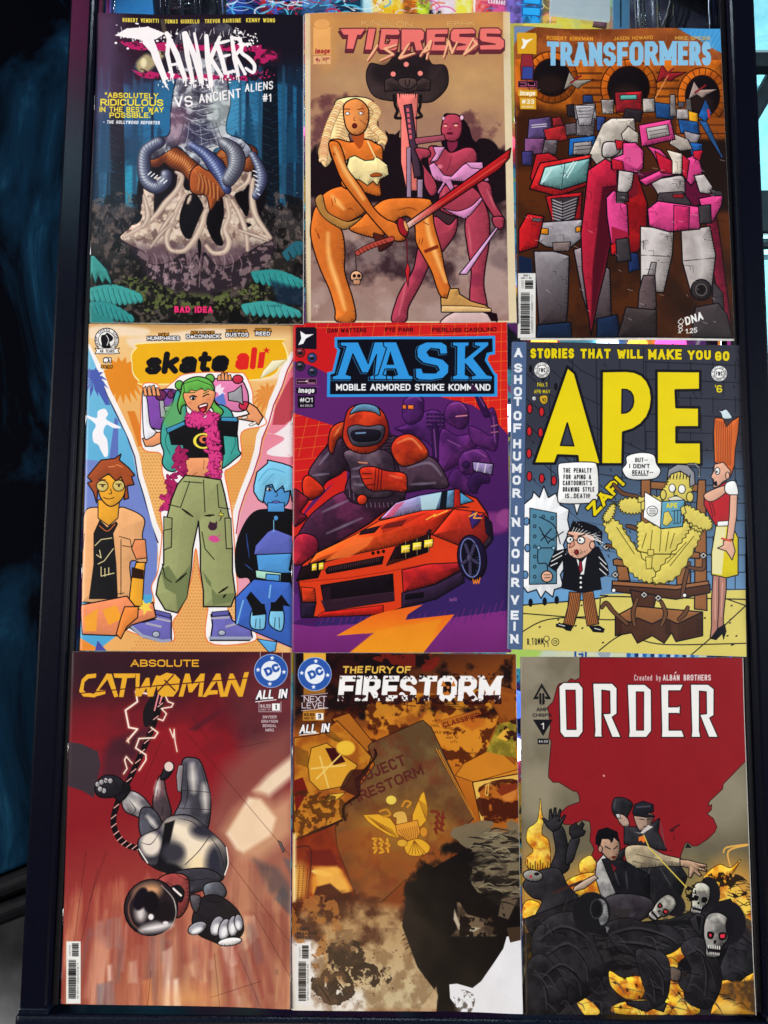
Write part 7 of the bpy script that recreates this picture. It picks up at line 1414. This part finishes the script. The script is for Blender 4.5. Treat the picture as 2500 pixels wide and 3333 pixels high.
wedge('bottom_moulding', -.022, -.002, -.4, zc+.006, mStand, .008); wedge('bottom_moulding', -.046, -.024, -.4, zc, mStand, .009)

# ---------------------------------------------------------------- pinball machine
pm = empty('pinball_machine', (.0066, 0, -.05), 'black framed pinball machine whose glass top carries the nine comics', 'pinball machine')
pmo = (.0066, 0, -.05)
XL, XR = -.2757, .2890
def rail(x0, x1, s):
    y0, y1 = -.388, .95
    # profile across the rail: rounded lip outside, step down to the glass inside
    prof = [(0, -.05), (0, .0045), (.0006, .0062), (.0022, .007), (.0165, .007), (.0183, .0062), (.0195, .0044), (.0205, .0038), (.0212, .002), (.0212, -.004)]
    V = []; 
    for y in (y0, y1):
        for dx, z in prof: V.append(((x0+dx if s > 0 else x1-dx)-pmo[0], y, z-pmo[2]))
    n = len(prof); Fc = [(i, i+1, n+i+1, n+i) if s < 0 else (i, n+i, n+i+1, i+1) for i in range(n-1)]; Fc += [tuple(range(n)), tuple(range(2*n-1, n-1, -1))]
    return link('side_rail', V, Fc, mRail, pm)
rail(XL, XL+.0212, 1); rail(XR-.0212, XR, -1)
for x0, x1 in ((XL+.0214, XL+.0262), (XR-.0262, XR-.0214)): box('rubber_strip', x0, x1, -.388, .95, -.004, .0012, mRailDark, pm, bev=.0008, org=pmo)
for x0, x1 in ((XL+.0264, XL+.0335), (XR-.0335, XR-.0264)): box('glass_channel', x0, x1, -.388, .95, -.010, -.0002, mChannel, pm, bev=.0012, org=pmo)
for x0 in (XL+.0340, XR-.0345): tube('channel_bead', [(x0-pmo[0], -.388, .0496), (x0-pmo[0], .95, .0496)], .0006, mChrome, pm, 6)
box('playfield_glass', XL+.0350, XR-.0350, -.386, .95, -.0045, -.0002, mClear, pm, org=pmo)
box('lockdown_bar', XL-.0035, XR+.0035, -.52, -.3925, -.05, .0062, mBar, pm, bev=.0035, org=pmo, segs=4)
for x in (XL+.011, XR-.011): box('rail_end_cap', x-.0107, x+.0107, -.3915, -.3868, -.03, .0078, mBar, pm, bev=.001, org=pmo)
box('cabinet_wall', XL, XL+.012, -.50, 1.0, -.6, -.052, mRail, pm, org=pmo); box('cabinet_wall', XR-.012, XR, -.50, 1.0, -.6, -.052, mRail, pm, org=pmo)

def playfield_art():
    c = Cover([0, 0, 1000, 0, 1000, 2200, 0, 2200], '20508c', W=700, H=1540)
    c.put(np.ones((c.H, c.W), np.float32), (0, 0, c.W, c.H), '2a5aa8', ('e8f0f4', .9, 60))
    for q, col, th, sc_, sd in (((0,0,1000,2200),'d83a5c',.60,70,2),((0,0,1000,2200),'f0c030',.64,60,5),((0,0,1000,2200),'101830',.60,50,8),((0,0,1000,2200),'60d0e8',.64,40,11),((0,0,1000,2200),'8a3c9c',.66,60,14)):
        x0, y0, x1, y1 = q; c.blot([(x0,y0),(x1,y0),(x1,y1),(x0,y1)], col, th, sc_, .9, .05, s_=0, seed=sd)
    R = np.random.RandomState(8)
    for k in range(160):
        x, y = R.rand()*1000, R.rand()*2200; t = R.rand()*6.3; q = [(x+np.cos(t+j*.5)*(20+j*9), y+np.sin(t+j*.5)*(20+j*9)) for j in range(7)]
        c.l(q, 2+R.rand()*7, ['f4f8fa','101020','50c8f0','f0d040','e04080'][k % 5], s_=1, a=.8)
    c.p('560,700 660,690 760,700 860,720 860,1000 560,1000', 'ead84c', f=50, a=.8); c.p('690,1380 1000,1380 1000,1560 690,1540', 'f0f0d8', f=30)
    return c
mPlay = print_material('playfield_print', playfield_art(), .9, .2, emit=.30)  # the board's print glows faintly in place of playfield lighting
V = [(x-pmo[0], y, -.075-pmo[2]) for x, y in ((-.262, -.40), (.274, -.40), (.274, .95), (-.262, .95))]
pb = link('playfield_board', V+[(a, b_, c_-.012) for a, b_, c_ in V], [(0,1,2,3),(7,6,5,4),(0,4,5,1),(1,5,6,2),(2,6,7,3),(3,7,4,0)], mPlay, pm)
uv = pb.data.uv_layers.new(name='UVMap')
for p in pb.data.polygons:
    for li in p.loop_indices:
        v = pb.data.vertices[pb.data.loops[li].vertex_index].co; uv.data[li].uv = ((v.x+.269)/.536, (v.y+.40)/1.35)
# pieces above the playfield seen past the top row
def pl(name, px, py, col, z, em=.0, rough=.15, h=.003, mat=None):
    m = mat or material('plastic_'+name, col, rough, 0, .5, emit=col if em else None, es=em, noise_c=tuple(min(1, c*1.7+.1) for c in col), scale=45)
    A = [at(x, y, z) for x, y in zip(px, py)]; n = len(A)
    V = [(a[0]-pmo[0], a[1], z+d-pmo[2]) for d in (-h, 0) for a in A]
    Fc = [tuple(range(n-1, -1, -1)), tuple(range(n, 2*n))]+[(i, (i+1) % n, n+(i+1) % n, n+i) for i in range(n)]
    return link(name, V, Fc, m, pm)
T = -160
pl('blue_plastic', (318,480,500,318), (T,T,60,60), (.04,.34,.9), -.03, .6); pl('red_plastic', (318,345,340,318), (T,T,60,60), (.8,.05,.1), -.025, .6)  # both plastics are given a glow to look lit
pl('dark_panel', (500,740,735,505), (T,T,70,70), (.006,.009,.02), -.030)
for x, r, sl_ in ((520,.0016,8),(545,.003,0),(600,.0022,-10),(632,.0016,6),(655,.0014,-4),(705,.003,12)):
    a, b_ = at(x, T, -.026), at(x+sl_, 70, -.026); tube('metal_guide', [(a[0]-pmo[0], a[1], .024), (b_[0]-pmo[0], b_[1], .024)], r, mChrome, pm)
for k, (y, x0, x1) in enumerate(((15,565,620),(2,565,620),(28,560,615))): a, b_ = at(x0, y, -.03), at(x1, y, -.03); tube('cross_wire', [(a[0]-pmo[0], a[1], .02), (b_[0]-pmo[0], b_[1], .02)], .0011, mChrome, pm, 6)
def upper_art():
    c = Cover([320, -170, 1810, -170, 1810, 70, 320, 70], '24489c', W=1500, H=242)
    for x0, x1, c0 in ((320,480,'1c78d8'),(480,740,'0c1830'),(740,850,'2448b0'),(850,915,'c82038'),(905,985,'0c3448'),(985,1100,'5a8cc8'),(1100,1190,'14486c'),(1180,1250,'a8dce8'),(1215,1325,'f4c020'),(1310,1362,'e88828'),(1358,1405,'d8e838'),(1400,1500,'f0d0dc'),(1480,1550,'f8e848'),(1540,1600,'f03838'),(1590,1660,'e85898'),(1650,1705,'8a70d0'),(1700,1765,'28a0f0'),(1760,1815,'d8a850')):
        s_ = (x0*7 % 40)-20; c.p([(x0-s_,-180),(x1-s_,-180),(x1,80),(x0,80)], c0, f=14, nz=('ffffff' if c0[0] in 'af' else '101828', .5, 26))
    R = np.random.RandomState(3)
    for k in range(130):
        x, y = 740+R.rand()*460, -170+R.rand()*240; t = R.rand()*6.3; r0 = 14+R.rand()*40
        c.l([(x+np.cos(t+j*.45)*(r0+j*4), y+np.sin(t+j*.45)*(r0+j*4)*.6) for j in range(7)], 2+R.rand()*5, ['f4f8fa','0a1430','60d0f0','3468d8','e8f4ff','c82040'][k % 6], s_=1, a=.85)
    for k in range(110):
        x, y = 1220+R.rand()*590, -170+R.rand()*240; t = R.rand()*6.3; r0 = 8+R.rand()*26
        c.l([(x+np.cos(t+j*.5)*(r0+j*3), y+np.sin(t+j*.5)*(r0+j*3)*.7) for j in range(5)], 2+R.rand()*5, ['fff8d0','f8e040','f07020','e8408c','fff','803020','e8d0f8','40a8e8'][k % 8], s_=1, a=.7)
    c.p('1560,8 1615,0 1640,14 1610,22 1590,18', 'e04878'); c.t('CARNAGE', 1590, -2, 56, 14, 'f8f4f8', wt=.2, rot=6)
    for k in range(5): c.l([(1318,-20+k*14),(1358,-18+k*14)], 3, 'c84818')
    c.l('1545,-170 1545,44', 6, 'fff4e8'); c.p('1704,-10 1760,-6 1756,16 1702,12;1700,24 1758,28 1756,54 1700,50','30b0f8',o=3,oc='1858a8')
    return c
um = print_material('upper_playfield_print', upper_art(), .9, .12, emit=1.0)  # print glows by itself to brighten the top strip
up = pl('painted_plastic', (320,1812,1812,320), (-168,-168,68,66), None, -.034, mat=um)
L_ = up.data.uv_layers.new(name='UVMap')
for p in up.data.polygons:
    for li in p.loop_indices: L_.data[li].uv = [(0,1),(1,1),(1,0),(0,0)][up.data.loops[li].vertex_index % 4]
pl('white_panel', (1800,1990,1985,1790), (T,T,66,44), (.6,.72,.8), -.02, .7, .1); pl('steel_guide', (1995,2052,2048,1998), (T,T,100,100), (.12,.36,.66), -.02, .45, .2); pl('guide_slot', (2018,2024,2023,2019), (T,T,86,86), (.01,.01,.02), -.0185, 0)  # white panel and steel guide glow, standing in for light on them
pl('maroon_panel', (1985,2005,1975,1930), (T,T,88,80), (.2,.02,.06), -.03); pl('purple_panel', (2050,2345,2345,2050), (T,T,130,130), (.035,.025,.06), -.05)  # second panel is plain dark purple, below the rods and cables
for x, r in ((2072,.0011),(2086,.0011),(2098,.0012),(2145,.0016),(2196,.0012)):
    a, b_ = at(x-10, T, -.025), at(x+4, 140, -.025); tube('wire_ramp_rod', [(a[0]-pmo[0], a[1], .025), (b_[0]-pmo[0], b_[1], .025)], r, mChrome, pm, 6)
R_ = random.Random(4)
for k in range(9):
    x = 2190+R_.random()*90; pts_ = []
    for j in range(6): q = at(x-j*12+R_.random()*14, -60+j*40, -.03); pts_.append((q[0]-pmo[0], q[1], .02+R_.random()*.004))
    tube('cable', pts_, .0011, mRailDark, pm, 6)
a = at(1405, 26, -.03); disc('chrome_post', a[0]-pmo[0], a[1], -.03-pmo[2]-.01, .004, .006, mChrome, pm, dome=.003); a = at(1432, 24, -.02); disc('chrome_post', a[0]-pmo[0], a[1], -.02-pmo[2]-.012, .003, .006, mChrome, pm, dome=.003)
# lit lamps between the comics
mLampW = material('lit_lamp_white', (.8,.9,1), .3, emit=(.8,.95,1), es=7); mLampR = material('lit_lamp_red', (.9,.1,.1), .3, emit=(1,.06,.12), es=3); mLampY = material('lit_lamp_amber', (.9,.5,.1), .3, emit=(1,.4,.04), es=3); mLampP = material('lit_lamp_magenta', (.9,.1,.4), .3, emit=(1,.1,.45), es=2.2); mLampB = material('lit_lamp_blue', (.1,.2,.9), .3, emit=(.05,.12,1), es=2.6)
for x, y, r, m in ((2045,2133,.006,mLampW),(2000,2130,.010,mLampB),(1790,2128,.011,mLampW),(1780,1108,.012,mLampY),(1990,1110,.010,mLampW),(2090,1112,.009,mLampY),(2200,1112,.014,mLampP),(1655,440,.008,mLampR),(968,400,.006,mLampP),(1660,1350,.012,mLampW),(1645,900,.010,mLampW),(270,2450,.006,mLampW),(285,690,.006,mLampW),(250,1850,.010,mLampB),(1683,2300,.012,mLampB),(1680,2450,.010,mLampW),(2400,650,.005,mLampR),(1900,2120,.012,mLampB),(2110,2126,.012,mLampB)):
    a = at(x, y, -.06); disc('lamp', a[0]-pmo[0], a[1], -.074-pmo[2], r, .004, m, pm, dome=.003)
def gap_panel():
    c = Cover([0, 0, 800, 0, 800, 120, 0, 120], 'e4ecd0', W=800, H=120)
    c.p('0,0 170,0 100,120 0,120', 'c4e86c', f=20); c.p('200,0 700,0 700,120 200,120', 'f0f0c8', f=20); c.t('GI', 270, 40, 50, 40, '2858a8', wt=.2); c.e(390,50,30,30,'b8c4c8',o=6,oc='e8f0f0')
    for k in range(18): c.p([(480+k*16,0),(492+k*16,0),(500+k*16,120),(478+k*16,120)], ('2f78c8','8cc8f0','1c3c78','e8f4fc')[k % 4])
    return c
gm = print_material('apron_card_print', gap_panel(), .9, .3, emit=.8)  # card is self-glowing so the gap looks brightly lit
A = [at(x, y, -.02) for x, y in ((1650,2075),(2300,2085),(2300,2185),(1650,2175))]
gp = link('apron_card', [(a[0]-pmo[0], a[1], .03) for a in A]+[(a[0]-pmo[0], a[1], .0285) for a in A], [(3,2,1,0),(4,5,6,7),(0,1,5,4),(1,2,6,5),(2,3,7,6),(3,0,4,7)], gm, pm)
uv = gp.data.uv_layers.new(name='UVMap')
for p in gp.data.polygons:
    for li in p.loop_indices: uv.data[li].uv = [(0,1),(1,1),(1,0),(0,0)][gp.data.loops[li].vertex_index % 4]

# ---------------------------------------------------------------- the comics
VIEW = {1:(280,40,2.168),2:(980,40,2.168),3:(1660,80,2.1268),4:(230,1040,2.011),5:(940,1040,2.011),6:(1640,1100,2.0737),7:(180,2100,1.794),8:(930,2100,1.794),9:(1680,2100,1.794)}
CORN = {1:[75,15,1532,22,1532,2203,20,2190],2:[25,12,1470,12,1518,2195,30,2190],3:[25,28,1452,35,1552,2175,55,2168],
 4:[118,30,1520,30,1500,2180,60,2165],5:[28,22,1425,22,1455,2178,18,2180],6:[55,25,1623,52,1632,2150,22,2100],
 7:[90,38,1376,38,1372,2118,30,2092],8:[45,45,1342,52,1380,2142,30,2132],9:[25,68,1318,72,1392,2155,42,2160]}
# base height of each corner (TL TR BR BL): some comics overlap their neighbour
BASE = {1:(0,0,.0019,.0019),2:(0,0,0,0),3:(0,0,0,0),4:(0,0,0,0),5:(.0019,0,0,.0019),6:(.0004,0,0,.0021),7:(0,0,0,0),8:(0,0,0,0),9:(0,0,0,0)}
LAB = {
1:'comic with blue night forest cover, bone tangle under grey tentacles, white dripping title',
2:'comic with tan cover and cream border, two women and a long red blade',
3:'comic with blocky red, grey and pink machines under a pale blue title, white barcode',
4:'comic with green haired skater in olive cargo trousers under a yellow title sticker',
5:'comic with orange sports car, helmeted figure and blue block title on purple and red',
6:'wider comic with huge yellow letters and a cartoon man in an electric chair',
7:'comic with deep red cover and a grey suited figure tumbling head first',
8:'comic with burnt brown papers, gilt eagle seal and white lower right corner',
9:'comic with white capital title on red above a black robed skull faced crowd'}
THK = {1:.0017,2:.0015,3:.0017,4:.0015,5:.0017,6:.0017,7:.0019,8:.0019,9:.0020}
CURL = {1:((1,1,.0012),(0,0,.0008)),2:((1,0,.0014),(1,1,.001)),3:((0,0,.0008),(1,0,.0010)),4:((0,1,.001),),5:((1,0,.0014),(1,1,.001)),6:((1,1,.0012),),7:((1,1,.0016),),8:((1,1,.0022),(1,0,.001)),9:((1,1,.0012),(1,0,.001))}
def build_comic(k, art):
    ox, oy, s = VIEW[k]; q = np.array(CORN[k], float).reshape(4, 2)/s+[ox, oy]; t = THK[k]
    P = np.array([at(q[i][0], q[i][1], BASE[k][i]+t) for i in range(4)])
    cen = P.mean(0); c0 = (float(cen[0]), float(cen[1]), 0.0)
    H = homog([(0, 0), (1, 0), (1, 1), (0, 1)], P[:, :2])
    root = empty('comic_book', c0, LAB[k]+'', 'comic book', 'comic books laid in three rows on the pinball glass')
    rg = random.Random(k); ph = [rg.random()*6.28 for _ in range(4)]; amp = {1:.0008,2:.0011,3:.0013}.get(k, .0005)
    def zat(u, v):
        b = BASE[k]; z = b[0]*(1-u)*(1-v)+b[1]*u*(1-v)+b[2]*u*v+b[3]*(1-u)*v
        wv = amp*(math.exp(-v*7)*math.sin(u*9+ph[0])+.5*math.exp(-(1-v)*8)*math.sin(u*7+ph[1])+.35*math.sin(u*4+v*3+ph[2]))
        cu = CURL.get(k, ()); lift = sum(h_*math.exp(-(((u-cu_)/.16)**2+((v-cv_)/.10)**2)) for cu_, cv_, h_ in cu)
        return z+max(wv+amp*.6, 0)+lift
    def xy(u, v):
        h = H @ np.array([u, v, 1.0]); return h[0]/h[2]-c0[0], h[1]/h[2]-c0[1]
    def sheet(name, z0, th, mat, du0=0, du1=0, dv0=0, dv1=0, spine=False, uvs=False, nu=26, nv=38, parent=root):
        us = [0, .004, .010, .02, .035]+[.035+(1-.035)*i/(nu-4) for i in range(1, nu-3)]; vs = [j/nv for j in range(nv+1)]
        V = []; N = len(us); Mv = len(vs)
        for side in (0, 1):
            for v in vs:
                for u in us:
                    uu = -du0+(1+du0+du1)*u; vv = -dv0+(1+dv0+dv1)*v; x, y = xy(uu, vv)
                    z = zat(uu, vv)+z0-(th if side else 0)
                    if spine: z -= t*.75*math.exp(-(u/.0035))
                    V.append((x, y, z))
        Fc = []; o = N*Mv
        for j in range(Mv-1):
            for i in range(N-1):
                a = j*N+i; Fc.append((a, a+N, a+N+1, a+1)); Fc.append((o+a, o+a+1, o+a+N+1, o+a+N))
        rim = [(0, i) for i in range(N)]+[(j, N-1) for j in range(1, Mv)]+[(Mv-1, i) for i in range(N-2, -1, -1)]+[(j, 0) for j in range(Mv-2, 0, -1)]
        R0 = len(V); src_ = list(range(2*o))          # the cut edge has vertices of its own, so the paper stays crisp
        for side in (0, 1):
            for j, i in rim: V.append(V[side*o+j*N+i]); src_.append(j*N+i)
        m_ = len(rim)
        for i in range(m_): k2 = (i+1) % m_; Fc.append((R0+i, R0+m_+i, R0+m_+k2, R0+k2)[::-1])
        ob = link(name, V, Fc, mat, parent, False)
        if uvs:
            L = ob.data.uv_layers.new(name='UVMap'); idx = np.empty(len(ob.data.loops), np.int32); ob.data.loops.foreach_get('vertex_index', idx)
            U = np.array([(u, 1-v) for v in vs for u in us]*2, np.float32)[np.array(src_)]; L.data.foreach_set('uv', U[idx].ravel())
            sm = [p.index for p in ob.data.polygons if all(i < o for i in p.vertices)]
            for i in sm: ob.data.polygons[i].use_smooth = True
        return ob
    m = print_material('cover_print', art, GAIN, .30)
    sheet('front_cover', t, .00016, m, spine=True, uvs=True)
    e_ = {9:.004, 1:.0035, 8:.002}.get(k, .0012)
    ny = {3:.006}.get(k, .001)
    for j in range(3):
        sheet('inner_page', t-.0003-j*.0004, .00025, mPaper, du0=-.012, du1=e_*(1-.3*j), dv1=ny*(j % 2))
    sheet('back_cover', .0004, .00016, mPaper, du1=e_*.3)
    for v in (.27, .74):
        if k == 6: continue
        x0, y0 = xy(-.0008, v); x1, y1 = xy(-.0008, v+.045); zz = zat(0, v)+t*.45
        tube('staple', [(x0+.0012, y0, zz+.0002), (x0, y0, zz), (x1, y1, zz), (x1+.0012, y1, zz+.0002)], .0003, mSteel, root, 6)
    return root
GAIN = 0.9
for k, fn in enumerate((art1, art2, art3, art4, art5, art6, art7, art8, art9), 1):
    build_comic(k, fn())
